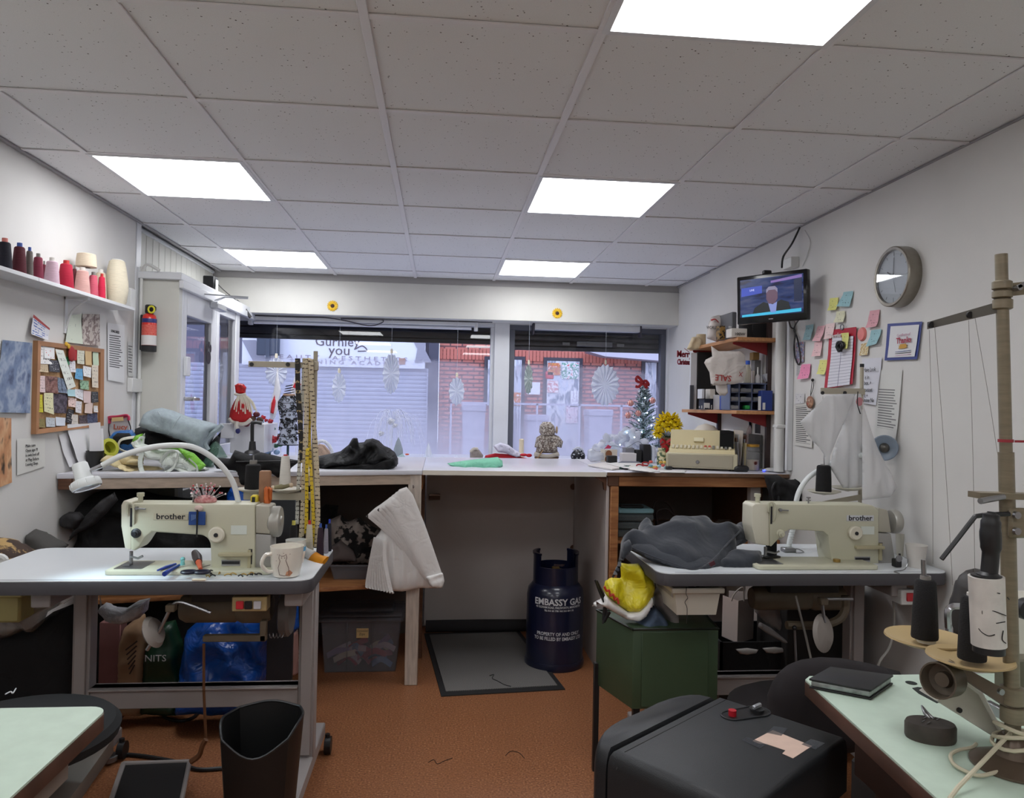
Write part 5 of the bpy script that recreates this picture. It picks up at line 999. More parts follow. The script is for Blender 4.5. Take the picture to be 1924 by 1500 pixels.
# thread stand of the left table
YS=2.97
t=thing('thread_stand','beige thread stand behind the left machine with a long guide arm','thread stand',(at(588,960,Y=YS).x,YS,ZL));bei=mat('stand_beige',(176,168,150),.45)
px_=at(588,900,Y=YS).x
fin('pole',MB().cyl((px_,YS,ZL),(px_,YS,at(588,660,Y=YS).z),.0085,n=16),bei,t)
a=at(468,690,Y=YS);b=at(592,683,Y=YS);fin('guide_arm',MB().bb(a.x,YS-.012,at(520,691,Y=YS).z,px_+.01,YS-.006,at(520,680,Y=YS).z,.001),bei,t)
for x in (473,541):p=at(x,685,Y=YS-.013);fin('eyelet',MB().lathe([(.0035,0),(.008,0),(.008,.004),(.0035,.004)],16,FRONT(p)),blk,t)
fin('clamp',MB().box((px_,YS-.008,at(588,688,Y=YS).z),(.026,.02,.036),0,.003),bei,t)
a=at(460,938,Y=YS);b=at(592,925,Y=YS);fin('cross_bar',MB().bb(a.x,YS-.025,a.z,b.x,YS-.005,b.z,.002),bei,t)
def plate(x,y,r,Y,m,par,nm='spool_plate'):
    p=at(x,y,Y=Y);return fin(nm,MB().lathe([(.006,-.01),(.012,-.008),(r*.6,-.004),(r,.006),(r*.99,.009),(r*.6,0),(.01,-.003),(.001,-.003)],30,MX.Translation(p)),m,par),p
_,p1=plate(475,922,.062,YS-.02,bei,t);fin('spindle',MB().cyl(p1,p1+V((0,0,.135)),.0028),steel,t)
_,p2=plate(539,922,.062,YS-.02,bei,t)
cone((p1.x,p1.y,p1.z+.004),.031,.10,cone_k,GRY,'fat black thread cone on the left stand plate',None,top=.88)
cone((at(538,905,Y=YS).x,p2.y-.005,p2.z+.02),.022,.117,yarn('yarn_white',(218,214,206)),RED,'white thread cone with red ends above the right stand plate',None,top=.7,tip=.002)
t2=thing('wooden_spool','small olive and wood spool lying on the right stand plate','spool',at(532,916,Y=YS-.03));a=at(513,917,Y=YS-.04);b=at(547,912,Y=YS-.04)
fin('thread',MB().tube([a,(a+b)/2,b],[.006,.011,.006],10),mat('olive_thread',(128,122,94),.9),t2)
for e in (a,b):fin('end_disc',MB().sph(e,.009),mat('spool_wood',(196,176,150),.6),t2)
q=at(497,946,Y=2.69);t2=thing('leather_sheath','worn tan leather sheath standing behind the machine','sheath',q);a=at(485,948,Y=2.68);b=at(508,885,Y=2.68)
fin('case',MB().bb(a.x,2.68,a.z,b.x,2.705,b.z,.006,2),mat('tan_leather',(150,110,82),.6,var=.25,vs=20),t2)
t2=thing('orange_clamp','orange plastic spring clamp leaning on the leather sheath','clamp',at(502,946,Y=2.8));orm=mat('orange_plastic',(196,100,44),.5)
fin('jaw',puffmesh(px([(496,918),(500,914),(506,918),(508,948),(500,950),(495,945)],2.67),.008,.008,.1,8,1),orm,t2);fin('jaw',puffmesh(px([(504,914),(512,918),(511,940),(507,946),(505,930)],2.665),.008,.008,.1,8,2),orm,t2)
t2=thing('tape_measure','small yellow and black tape measure behind the machine','tape measure',at(477,947,Y=2.66));a=at(470,948,Y=2.66);b=at(484,931,Y=2.66)
fin('case',MB().bb(a.x,2.66,a.z,b.x,2.685,b.z,.005),mat('tape_yellow',(206,186,50),.5),t2);fin('grip',MB().bb(a.x+.006,2.656,a.z+.003,b.x-.008,2.661,b.z-.006,.001),blk,t2)
a=at(506,985,Y=3.2);b=at(556,938,Y=3.2);single('slate_board',MB().bb(a.x,3.2,0,b.x,3.22,b.z,.003),mat('slate_panel',(36,38,44),.4),'dark flat panel standing behind the left machine pulley','panel')
# tape measures draped over the guide arm
def printed_tape(name,c,ink,n):
    m,nt,b,L=nodes(name);b.inputs['Roughness'].default_value=.5;tc=nt.nodes.new('ShaderNodeTexCoord');s=nt.nodes.new('ShaderNodeSeparateXYZ');L(tc.outputs['Object'],s.inputs[0])
    f=mathn(nt,'FRACT',mathn(nt,'MULTIPLY',s.outputs[2],n));nz=nt.nodes.new('ShaderNodeTexNoise');nz.inputs['Scale'].default_value=150;L(tc.outputs['Object'],nz.inputs[0])
    mk=mathn(nt,'MULTIPLY',mathn(nt,'LESS_THAN',f,.3),mathn(nt,'GREATER_THAN',nz.outputs[0],.5));L(mixc(nt,mk,lin(c),lin(ink)),b.inputs['Base Color']);return m
tb=printed_tape('tape_beige_print',(196,182,154),(70,58,50),60);tg=printed_tape('tape_grey_print',(188,188,178),(80,76,70),60);ty=printed_tape('tape_yellow_print',(206,176,34),(80,64,20),60);tk=printed_tape('ribbon_black_print',(16,15,16),(170,150,110),26)
GT='tapes draped over the stand arm'
def tape(pts,wd,m,lb,Y,cat='tape measure',nm='tape_measure'):
    top=at(*pts[0][:2],Y=YS-.009);P=[V((top.x,YS+.004,top.z-.03)),V((top.x,YS-.004,top.z+.003))]+[at(q[0],q[1],Y=q[2] if len(q)>2 else Y) for q in pts]
    return single(nm,MB().ribbon(P,wd,.0012,(1,.15,0),5),m,lb,cat,GT)
tape([(559,679),(560,730),(563,780),(566,830),(568,870)],.019,tk,'black ribbon with pale printed figures draped over the stand arm',YS-.018,'ribbon','printed_ribbon')
tape([(574,681),(576,760),(573,860),(569,960),(566,1010)],.019,tb,'beige tape measure hanging next to the black ribbon',YS-.022)
tape([(571,683),(566,800),(560,920),(558,985)],.013,tg,'grey-white tape measure hanging farthest left of the tapes',YS-.012)
tape([(584,683),(588,780),(594,860),(597,960),(595,1030)],.019,tb,'beige tape measure hanging farthest right along the pole',YS-.028)
tape([(580,682,YS-.012),(580,780,YS-.012),(579,835,YS-.014),(577,860,YS-.034),(576,960,YS-.034),(575,1005,YS-.034)],.013,ty,'bright yellow tape measure ending in a loop above the red-tipped cone',YS-.034)
tape([(581,682,YS-.014),(581,780,YS-.014),(582,850,YS-.016),(585,900,YS-.04),(589,980,YS-.04),(586,1028,YS-.04)],.012,ty,'second yellow tape measure reaching down to the table',YS-.04)
single('tape_measure',MB().ribbon(px([(566,1120),(566,1180),(564,1240),(565,1296)],2.9),.012,.001,(1,0,0),4),tg,'end of a pale tape measure hanging below the left table by the leg','tape measure')
# right corner of the left table
def onL(x,y):return at(x,y,Z=ZL)
for x0,x1,yt,yb,c,tip,lb in [(541,560,985,1052,(24,20,22),('yellow',(200,190,90)),'black thread cone with a yellow core behind the mugs'),(573,588,984,1040,(206,196,176),RED,'cream thread cone with a red core at the table corner'),(594,608,990,1047,(44,26,40),BLU,'dark aubergine thread cone with a blue core at the corner'),(607,617,992,1040,(150,146,156),BLU,'grey thread cone squeezed between the two dark ones'),(613,623,982,1036,(24,24,34),('royal',(40,70,190)),'navy thread cone with a bright blue core at the back corner')]:
    p=onL((x0+x1)/2,yb);cone((p.x,p.y,ZL),(x1-x0)/2*p.y/1404,at((x0+x1)/2,yt,Y=p.y).z-ZL,yarn('yarn_l%d' % x0,c),tip,lb,'thread cones on the left table',top=.66)
def mug(p,r,h,m,label,handle,nm='mug',inner=None):
    t=thing(nm,label,'mug',p);fin('cup',MB().lathe([(.001,0),(r*.7,0),(r*.8,.004),(r*.95,h*.45),(r,h),(r*.94,h),(r*.88,h*.45),(r*.7,.01),(.001,.008)],30),m,t,True)
    if handle is not None:
        c,s=math.cos(handle),math.sin(handle);fin('handle',MB().tube([(r*.95*c,r*.95*s,h*.78),(r*1.35*c,r*1.35*s,h*.76),(r*1.55*c,r*1.55*s,h*.5),(r*1.25*c,r*1.25*s,h*.25),(r*.88*c,r*.88*s,h*.2)],.0065,8,5),m,t,True)
    return t
cerm=mat('cream_ceramic',(226,220,208),.25,coat=.4)
p=V((at(538,1080,Y=2.54).x,2.54,ZL));t=mug(p,.054,at(538,1028,Y=2.54).z-ZL+.004,cerm,'cream mug with a drawn sitting cat on the left table front corner',math.radians(214))
ink2=mat('cat_ink',(92,66,56),.6);inkp=mat('peach_ink',(206,150,116),.6)
def wrap(mb,r):mb.v=[V(((r+.0008)*math.sin(q.x/r),-(r+.0008)*math.cos(q.x/r),q.z)) for q in mb.v];return mb
cat_=[(-.008,0,.030),(-.011,0,.045),(-.007,0,.06),(-.010,0,.066),(-.009,0,.074),(-.004,0,.07),(.002,0,.071),(.005,0,.075),(.007,0,.067),(.005,0,.061),(.011,0,.045),(.012,0,.03),(.002,0,.028),(-.008,0,.03)]
fin('cat_drawing',wrap(MB().tube([(x*1.5,0,z*1.5-.03) for x,_,z in cat_],.001,5).sph((-.006,0,.07),.0016,6,4).sph((.004,0,.07),.0016,6,4),.0525),ink2,t,True)
for k,(x,z) in enumerate([(-.02,.08),(.0,.085),(.02,.082),(-.024,.06)]):fin('printed_dot',wrap(MB().sph((x,0,z),.0012,6,4),.0525),ink2,t,True)
fin('peach_patch',wrap(MB().prism([(.006,.012),(.02,.01),(.03,.02),(.02,.03),(.01,.024)],.0006,frame((1,0,0),(0,0,1),(0,0,0))),.051),inkp,t,True)
p=onL(555,1058);t=mug(p,.036,at(555,1014,Y=p.y).z-ZL,cerm,'white mug with a blue band half hidden behind the cat mug',None)
fin('blue_band',MB().lathe([(.0355,.045),(.0362,.06)],24),mat('mug_blue',(80,150,190),.4),t,True)
t=thing('cream_tube','squeezed white tube with an orange end lying by the mugs','tube',onL(590,1052));a=onL(572,1046)+V((0,0,.018));b=onL(604,1058)+V((0,0,.008))
fin('tube',MB().tube([a+V((-.01,.05,.01)),a,b*.5+a*.5],[.006,.017,.02],12,flat=.7),mat('tube_white',(206,206,204),.4),t);fin('orange_end',MB().tube([b*.45+a*.55,b*.8+a*.2,b+V((.014,-.006,0))],[.02,.018,.02],12,flat=.35),mat('foil_orange',(214,140,30),.3,.4),t)
t=thing('thread_snips','blue plastic thread snips on the bed of the left machine','snips',onL(316,1078)+V((0,0,.016)));bp_=mat('snip_blue',(34,60,150),.4);zz_=ZL+.021
def onB(x,y):return at(x,y,Z=ZL+.02)
fin('handle',MB().tube([onB(296,1072),onB(312,1066),onB(330,1060)],[.003,.006,.004],8),bp_,t);fin('handle',MB().tube([onB(309,1079),onB(322,1070),onB(337,1062)],[.008,.006,.004],8),bp_,t)
t=thing('scissors','dark-handled scissors lying against the machine column','scissors',onB(370,1076));dn=mat('navy_plastic',(26,28,48),.4)
for c_ in ((355,1075),(380,1075)):
    q=onB(*c_);fin('finger_loop',MB().tube([q+V((.022*math.cos(a),.02*math.sin(a),0)) for a in [i*math.tau/14 for i in range(15)]],.005,7),dn,t)
fin('blade',MB().tube([onB(375,1068),onB(395,1062)],[.006,.002],6,flat=.3),steel,t)
t=thing('screwdriver','stubby orange and black screwdriver standing by the machine column','screwdriver',onB(375,1068));fin('grip',MB().tube([onB(366,1050)+V((0,0,.02)),onB(370,1056)+V((0,0,.016)),onB(373,1062)+V((0,0,.01))],[.012,.016,.012],12),mat('grip_dark',(58,46,44),.5),t);fin('collar',MB().tube([onB(373,1062)+V((0,0,.01)),onB(377,1070)],[.01,.006],10),mat('grip_orange',(190,84,50),.5),t)
single('teal_bobbin',MB().cyl(onB(343,1062),onB(343,1062)+V((0,0,.014)),.008,.006).sph(onB(343,1060)+V((0,0,.016)),.008),mat('teal_plastic',(120,186,184),.4),'tiny teal plastic cap on the left machine bed','cap')
single('tailors_chalk',MB().prism(rrect(-.022,-.008,.022,.008,.007),.005,MX.Translation(onL(374,1091)),.002),mat('chalk',(222,212,190),.8),'flat cream tailor\'s chalk on the front edge of the left table','chalk')
rnd=random.Random(8);gk=[mat('brass',(170,140,80),.35,.8),blk]
for k in range(16):
    x=rnd.uniform(385,425) if k<9 else rnd.uniform(440,486);q=onL(x,rnd.uniform(1080,1088))+V((0,0,.004+rnd.uniform(0,.008)));a=rnd.uniform(0,3.1)
    single('hair_clip',MB().tube([q,q+V((.012*math.cos(a),.008*math.sin(a),.005)),q+V((.024*math.cos(a),.014*math.sin(a),0))],.0022,6,3),gk[k % 2],'one of the %s metal clips in the %s heap before the left machine' % (('brass' if k % 2==0 else 'black'),'left' if k<9 else 'right'),'clip','%s clips in the %s heap' % (('brass' if k % 2==0 else 'black'),'left' if k<9 else 'right'))
a=at(326,1030,Y=3.3);single('card_box',pboxz(322,387,1016,3.62,.06,.511),mat('kraft_label',(206,178,126)),'kraft card box top seen through the left machine arm','box')
# ================================================================ window display
def tissue(name,c,f=.55):
    m,nt,b,L=nodes(name);out=nt.nodes['Material Output'];b.inputs['Base Color'].default_value=lin(c)+(1,);b.inputs['Roughness'].default_value=.8
    tl=nt.nodes.new('ShaderNodeBsdfTranslucent');tl.inputs[0].default_value=lin(c)+(1,);mx=nt.nodes.new('ShaderNodeMixShader');mx.inputs[0].default_value=f;L(b.outputs[0],mx.inputs[1]);L(tl.outputs[0],mx.inputs[2]);L(mx.outputs[0],out.inputs[0]);return m
snow=tissue('white_tissue',(240,243,250))
def rosette(x,y0,y1,wpx,Y,n,label,ztop=2.075,rx=None,col=snow):
    """hanging honeycomb decoration: pleated paper fans round a stem"""
    a=at(x,y0,Y=Y);b=at(x,y1,Y=Y);h=(a.z-b.z)/2;w_=wpx/2*Y/1404;c=(a+b)/2
    t=thing('paper_honeycomb',label,'decoration',(c.x,Y,b.z),0,'white tissue decorations hung in the window')
    mb=MB();vs=[];fs=[];rings=4
    for k in range(n*2):
        an=math.tau*k/(n*2);rr=1 if k % 2==0 else .9;dy=.006 if k % 2 else -.006
        for j in range(rings+1):
            f=j/rings;vs.append((w_*rr*math.cos(an)*f,dy*f*1.6,h+h*rr*math.sin(an)*f))
    for k in range(n*2):
        k2=(k+1) % (n*2)
        for j in range(rings):fs.append((k*(rings+1)+j,k*(rings+1)+j+1,k2*(rings+1)+j+1,k2*(rings+1)+j))
    vs2=[(x_,y_+.004,z_) for x_,y_,z_ in vs]
    mb.add(vs,fs).add(vs2,[f[::-1] for f in fs]);fin('fan',mb,col,t,True,smooth=.6)
    # petals standing off the fan
    for k in range(n):
        an=math.tau*k/n;p=V((w_*.96*math.cos(an),-.01,h+h*.96*math.sin(an)));q=V((w_*.6*math.cos(an),-.022,h+h*.6*math.sin(an)))
        fin('petal',MB().tube([q,(p+q)/2+V((0,-.006,0)),p],[.002,max(.004,w_*.09),.003],6,flat=.4),col,t,True)
    fin('tab',MB().tube([(0,-.005,h*2-.005),(0,-.006,h*2+.012),(0,-.005,h*2+.03)],[.012,.014,.01],8,flat=.4),mat('tab_cream',(226,218,196),.7),t,True)
    fin('string',MB().cyl((0,-.004,h*2+.03),(0,-.004,ztop-b.z),.0008,n=4),mat('string',(200,204,214),.6),t,True);return t
rosette(519,672,727,40,5.78,14,'round tissue honeycomb hanging behind the stand arm at the left')
rosette(637,700,758,26,5.78,12,'narrow tissue honeycomb hanging left of the centre of the left window')
rosette(735,663,742,32,5.8,16,'longest tissue honeycomb hanging in the left window')
rosette(858,708,763,30,5.78,12,'small tissue honeycomb hanging near the right end of the left window')
rosette(993,684,742,17,5.78,12,'thin edge-on tissue honeycomb in the right window beside the mullion',col=tissue('tissue_grey',(214,222,220)))
rosette(1137,684,764,56,5.8,18,'largest round tissue honeycomb hanging in the right window')
# seated gnome on the lobby rail
a=at(435,805,Y=4.9);b=at(498,870,Y=4.9)
t=thing('white_ledge_box','white boxed ledge at the lobby end on which the gnome sits','ledge',((a.x+b.x)/2,5.0,ZD));zl_=at(470,797,Y=4.9).z
fin('panel',MB().bb(at(433,800,Y=4.9).x,4.9,ZC-.0,at(497,800,Y=4.9).x,5.3,zl_,.003),trimw,t);fin('step_rail',MB().bb(at(415,820,Y=4.88).x,4.87,at(430,824,Y=4.88).z,at(440,820,Y=4.88).x,4.9,zl_+.002,.003),trimw,t)
redk=mat('red_knit',(170,26,30),.85,bump=.4,bs=120);wool=mat('white_wool',(208,200,188),.9,bump=.5,bs=90)
t=thing('gnome_figure','small red and white knitted gnome sitting on the lobby ledge','figure',at(457,800,Y=4.86))
fin('body',puffmesh(px([(443,750),(452,742),(462,744),(470,760),(474,785),(468,795),(450,798),(436,794),(431,785),(434,768)],4.86),.05,.01,.1,9,3),redk,t)
fin('hem',MB().tube(px([(431,786),(438,793),(450,797),(462,796),(472,788)],4.82),.012,8,4),wool,t)
fin('hat',puffmesh(px([(441,724),(448,720),(458,722),(463,728),(461,740),(452,741),(443,740)],4.86),.03,.008,.2,14,2),mat('shiny_red',(186,20,20),.3,var=.4,vs=50),t)
fin('hat_band',MB().tube(px([(441,740),(450,743),(462,741)],4.83),.009,8,3),wool,t)
for k in range(11):fin('beard_strand',MB().tube(px([(447+k*1.6,744),(443+k*3.2,756),(440+k*4.2,770+(k % 3)*4)],4.81+.002*(k % 3)),.005,6,4),mat('strand_cream',(216,208,190),.9),t)
fin('white_cuff',MB().tube(px([(445,792),(444,800),(446,806)],4.8),.012,8),wool,t);fin('blue_boot',MB().sph(at(447,810,Y=4.8),(.014,.02,.018)),mat('boot_blue',(30,34,96),.5),t)
t=thing('pine_cones','bunch of dark red twigs and pine cones beside the gnome','twigs',at(478,797,Y=4.9));pc=mat('pine_cone',(86,62,50),.8,var=.5,vs=60)
for k,(x,y) in enumerate([(468,792),(475,787),(482,779),(488,789),(463,797)]):fin('cone',MB().sph(at(x,y,Y=4.86),(.022,.02,.018),8,6),pc if k % 2 else mat('berry_red',(96,30,42),.6,var=.4,vs=50),t)
# roses
t=thing('rose_bouquet','bunch of artificial red roses left of the lattice mannequin','flowers',at(505,862,Y=5.2));rs=mat('rose_red',(170,16,36),.5,var=.3,vs=40);lf=mat('leaf_green',(60,110,84),.6)
def rose(x,y,r,Y,par,m_=rs):
    c=at(x,y,Y=Y);mb=MB()
    for k in range(9):
        a=k*2.4;rr=r*(.25+.75*k/9);mb.sph(c+V((rr*.6*math.cos(a),-r*.4*(1-k/9),rr*.6*math.sin(a))),(r*.42,r*.25,r*.36),8,6)
    return fin('bloom',mb,m_,par)
for x,y,r in ((494,785,.022),(508,792,.022),(502,802,.016),(512,826,.04),(524,822,.02),(500,790,.015)):rose(x,y,r,5.15,t)
for x,y in ((512,806),(504,834),(518,838),(498,842),(526,836),(508,845)):fin('leaf',MB().sph(at(x,y,Y=5.2),(.022,.006,.014),8,5),lf,t)
for x,y in ((508,845),(520,850),(500,850)):fin('blue_leaf',MB().sph(at(x,y,Y=5.15),(.022,.006,.018),8,5),mat('leaf_ice',(150,180,214),.5),t)
for x,y in ((494,785),(508,792),(512,826),(502,802)):fin('stem',MB().tube([at(x,y+3,Y=5.17),at(506,866,Y=5.2)],.003,5),lf,t)
# pennants
pw=mat('flag_white',(222,222,228),.7);pr=mat('flag_red',(196,36,48),.7)
t=thing('red_white_flag','drooping red and white flag on a stick behind the roses','flag',at(510,790,Y=5.5));fin('cloth',puffmesh(px([(521,690),(528,735),(522,770),(516,788),(508,790),(506,765),(514,735)],5.5),.01,.012,.2,9,4),pw,t);fin('red_stripe',puffmesh(px([(516,742),(518,756),(514,778),(508,776),(510,758)],5.48),.008,.01,.2,9,5),pr,t);fin('stick',MB().cyl(at(522,690,Y=5.5),at(528,860,Y=5.5),.003),pw,t)
t=thing('red_white_flag','white pennant with a red corner behind the black ribbon','flag',at(555,770,Y=5.5));fin('cloth',MB().prism([(q.x,q.z) for q in px([(556,700),(546,735),(554,760),(572,762),(570,720)],5.5)],.004,frame((1,0,0),(0,0,1),(0,5.5,0))),pw,t);fin('red_corner',MB().prism([(q.x,q.z) for q in px([(555,718),(550,728),(560,732),(566,722)],5.49)],.004,frame((1,0,0),(0,0,1),(0,5.49,0))),pr,t);fin('stick',MB().cyl(at(557,700,Y=5.51),at(556,860,Y=5.51),.003),pw,t)
# lattice mannequin
Ym=5.05;c=at(541,838,Y=Ym);t=thing('dress_form','black wire lattice dress form with swirls over a white lining','mannequin',(c.x,Ym,ZD))
zb_=at(541,836,Y=Ym).z;zt_=at(541,742,Y=Ym).z;H_=zt_-zb_
prof=[(0,.068),(.12,.066),(.3,.058),(.45,.05),(.6,.054),(.75,.066),(.86,.066),(.93,.05),(1.0,.034)]
def rad(f):
    for (a,ra),(b,rb) in zip(prof,prof[1:]):
        if a<=f<=b:return ra+(rb-ra)*(f-a)/(b-a)
    return prof[-1][1]
fin('lining',MB().lathe([(r*.9,zb_-ZD+f*H_) for f,r in prof],24,None,True,1,.7),mat('lining_white',(206,214,232),.6),t,True)
wire=mat('black_wire',(16,16,22),.4,.3);rnd=random.Random(2)
for k in range(7):fin('hoop',MB().tube([(rad(f)*math.cos(a),rad(f)*.75*math.sin(a),zb_-ZD+f*H_) for a in [math.tau*i/24 for i in range(25)] for f in [k/6]],.003 if k in (0,6) else .0016,5),wire,t,True)
for k in range(130):
    f=rnd.uniform(.04,.96);a=rnd.uniform(math.pi,math.tau);r0=rnd.uniform(.006,.014);pts=[]
    for i in range(11):
        an=math.tau*i/10*1.15;rr=r0*(1-.3*i/10);ff=min(1,max(0,f+rr*math.sin(an)/H_));aa=a+rr*math.cos(an)/rad(ff);pts.append((rad(ff)*1.03*math.cos(aa),rad(ff)*.78*math.sin(aa),zb_-ZD+ff*H_))
    fin('swirl',MB().tube(pts,.0021,4),wire,t,True)
for k in range(12):
    f=rnd.uniform(.08,.9);a=rnd.uniform(math.pi*1.1,math.tau*.95);fin('black_bead',MB().sph((rad(f)*1.05*math.cos(a),rad(f)*.8*math.sin(a),zb_-ZD+f*H_),.007,8,6),wire,t,True)
for k in range(4):fin('neck_ring',MB().tube([(.034*(1-.1*k)*math.cos(a),.028*math.sin(a),zt_-ZD+.012+k*.016+.006*math.cos(a)) for a in [math.tau*i/18 for i in range(19)]],.002,5),wire,t,True)
fin('neck_band',MB().lathe([(.036,0),(.04,.006),(.036,.014)],18,MX.Translation((0,0,zt_-ZD-.008))),mat('band_tan',(170,140,116),.8),t,True)
fin('stand',MB().cyl((0,0,0),(0,0,zb_-ZD),.008).lathe([(.05,0),(.05,.006),(.01,.02)],18),mat('stand_teal',(30,60,66),.4),t,True)
# sill pieces behind the counter
def z5(y,Y=5.0):return at(800,y,Y=Y).z
t=thing('fur_hat','beige hat with a white fur brim behind the black jacket','hat',at(606,868,Y=5.0));fin('crown',puffmesh(px([(594,868),(594,840),(600,834),(610,836),(620,848),(624,866)],5.0),.05,.012,.1,20,3),mat('hat_beige',(186,160,140),.9,bump=.5,bs=90),t);fin('fur_trim',MB().tube(px([(596,832),(604,829),(613,832),(621,842),(625,856)],4.97),.011,8,4),mat('fur_white',(226,228,236),.95,bump=1,bs=60),t)
SILK=tissue('silk_white',(240,242,250),.4)
# wire spray with lights
t=thing('twig_spray','white wire spray fountain with tiny lights in the left window','decoration',at(738,862,Y=5.4));ww=mat('white_wire',(226,230,246),.5);c0=at(737,795,Y=5.4);b0=V((c0.x,5.4,ZD))
fin('stem',MB().cyl(b0,c0,.005),ww,t);rnd=random.Random(5)
for k in range(46):
    a=rnd.uniform(0,math.tau);R1=rnd.uniform(.05,.23);up=rnd.uniform(.02,.1);dn_=rnd.uniform(.03,.26);d=V((math.cos(a),math.sin(a)*.5,0))
    fin('wire_twig',MB().tube([c0-V((0,0,.02)),c0+d*R1*.4+V((0,0,up)),c0+d*R1*.8+V((0,0,up*.5)),c0+d*R1+V((rnd.uniform(-.01,.01),0,-dn_*.6)),c0+d*R1*1.04+V((0,0,-dn_))],.0014,4,4),ww,t)
rose(735,792,.03,5.3,t,SILK);rose(742,800,.022,5.28,t,SILK);rose(716,815,.025,5.3,t,SILK)
t=thing('gnome_hat','small gnome with a grey felt hat and orange nose behind the jacket','figure',at(752,866,Y=5.1));fin('hat',MB().lathe([(.035,0),(.03,.05),(.015,.1),(.001,.13)],14,MX.Translation(at(748,858,Y=5.1))),mat('felt_grey',(150,160,170),.9),t);fin('beard',puffmesh(px([(742,858),(756,852),(764,862),(758,876),(744,876)],5.08),.02,.01,.2,12,1),mat('mint_fur',(170,196,200),.9),t);fin('nose',MB().sph(at(765,854,Y=5.05),(.014,.008,.006)),mat('nose_orange',(206,90,60),.6),t)
icy=mat('frosted_cone',(216,222,240),.5)
for x,y,h,lb in ((805,832,.1,'tall'),(833,858,.03,'small left'),(858,856,.04,'small right')):
    p=V((at(x,850,Y=5.2).x,5.2,ZD));zt2=at(x,y,Y=5.2).z-ZD;t=thing('cone_tree','%s pointed white cone tree behind the middle worktop' % lb,'ornament',p,0);hh=zt2
    fin('tree',MB().lathe([(.032,0),(.026,hh*.35),(.018,hh*.6),(.001,hh)],10),icy,t,True);fin('base',MB().lathe([(.034,0),(.034,.006),(.03,.008)],10),whp,t,True)
t=thing('fluffy_slipper','grey fluffy slipper-shaped ornament at the left of the mullion foot','ornament',at(893,862,Y=4.95));fin('body',puffmesh(px([(883,865),(883,850),(890,843),(900,845),(908,856),(906,864)],4.92),.03,.01,.2,14,3),mat('grey_fluff',(150,140,136),.9,bump=.5,bs=90),t);fin('cuff',MB().tube(px([(884,850),(890,844),(898,844)],4.9),.01,8,3),wool,t)
t=thing('santa_hat','white fluffy trim and red felt of a santa hat behind the mint cloth','hat',at(942,865,Y=4.95));fin('felt',puffmesh(px([(908,866),(912,856),(930,852),(960,854),(985,860),(1000,864),(1000,868),(930,870)],4.95),.03,.01,.2,10,4),mat('felt_red',(166,18,36),.85),t);fin('fur',puffmesh(px([(926,838),(940,832),(955,836),(968,846),(985,856),(970,860),(950,852),(936,850)],4.93),.03,.01,.5,24,5),mat('fur_lilac',(216,214,232),.95,bump=1,bs=60),t)
single('red_bow',MB().sph(at(984,855,Y=4.9),(.025,.01,.01)).sph(at(994,856,Y=4.9),(.02,.01,.012)),mat('bow_bright',(196,20,40),.5),'small bright red bow at the foot of the mullion','bow')
single('led_candle',MB().cyl((at(980,840,Y=5.5).x,5.5,ZD),at(980,826,Y=5.5),.018).lathe([(.018,0),(.012,.004),(.001,.005)],12,MX.Translation(at(980,826,Y=5.5))),mat('candle_wax',(226,210,180),.5),'short cream candle glowing faintly in the snowy right window','candle')
knit=mat('fairisle_knit',(196,188,178),.9,var=1,vs=100,col2=(120,106,98),hard=1,cre=.5,crs=60)
t=thing('knitted_snowman','figure in a grey and white knitted hat and jumper seen from behind','figure',at(1028,866,Y=4.9))
fin('jumper',puffmesh(px([(1004,840),(1008,822),(1018,816),(1040,816),(1050,820),(1058,830),(1055,842),(1047,840),(1048,852),(1006,852),(1008,842)],4.9),.06,.009,.2,20,3),knit,t)
fin('hat',puffmesh(px([(1014,800),(1020,793),(1034,793),(1041,800),(1044,812),(1040,820),(1018,820),(1013,812)],4.89),.05,.008,.2,20,4),knit,t)
fin('hem',MB().tube(px([(1004,853),(1028,858),(1050,853)],4.86),.014,8,4),wool,t);fin('ear_flap',MB().sph(at(1046,808,Y=4.88),(.008,.01,.025)),mat('flap_tan',(196,170,140),.8),t);fin('trousers',puffmesh(px([(1004,858),(1050,858),(1046,870),(1006,870)],4.9),.05,.01,.1,9,2),mat('trouser_tan',(120,96,76),.9),t);fin('stick_arm',MB().cyl(at(1007,866,Y=4.83),at(1020,846,Y=4.84),.003),mat('twig_tan',(186,150,110),.8),t)
t=thing('pompom_bauble','dark navy bauble sprinkled with white on the sill','ornament',at(1085,868,Y=4.95));q=at(1086,858,Y=4.95);fin('ball',MB().sph(q,.048,18,12),mat('navy_sequin',(14,14,34),.5,var=1,vs=90,col2=(8,8,20)),t);rnd=random.Random(6)
for k in range(40):
    a=rnd.uniform(0,math.tau);e=rnd.uniform(-.2,1.5);d=V((math.cos(a)*math.cos(e),math.sin(a)*math.cos(e),math.sin(e)));fin('white_fleck',MB().sph(q+d*.048,.005,5,4),snow,t)
fin('frost_cap',MB().tube(px([(1076,846),(1086,841),(1096,846)],4.94),.006,7,4),snow,t)
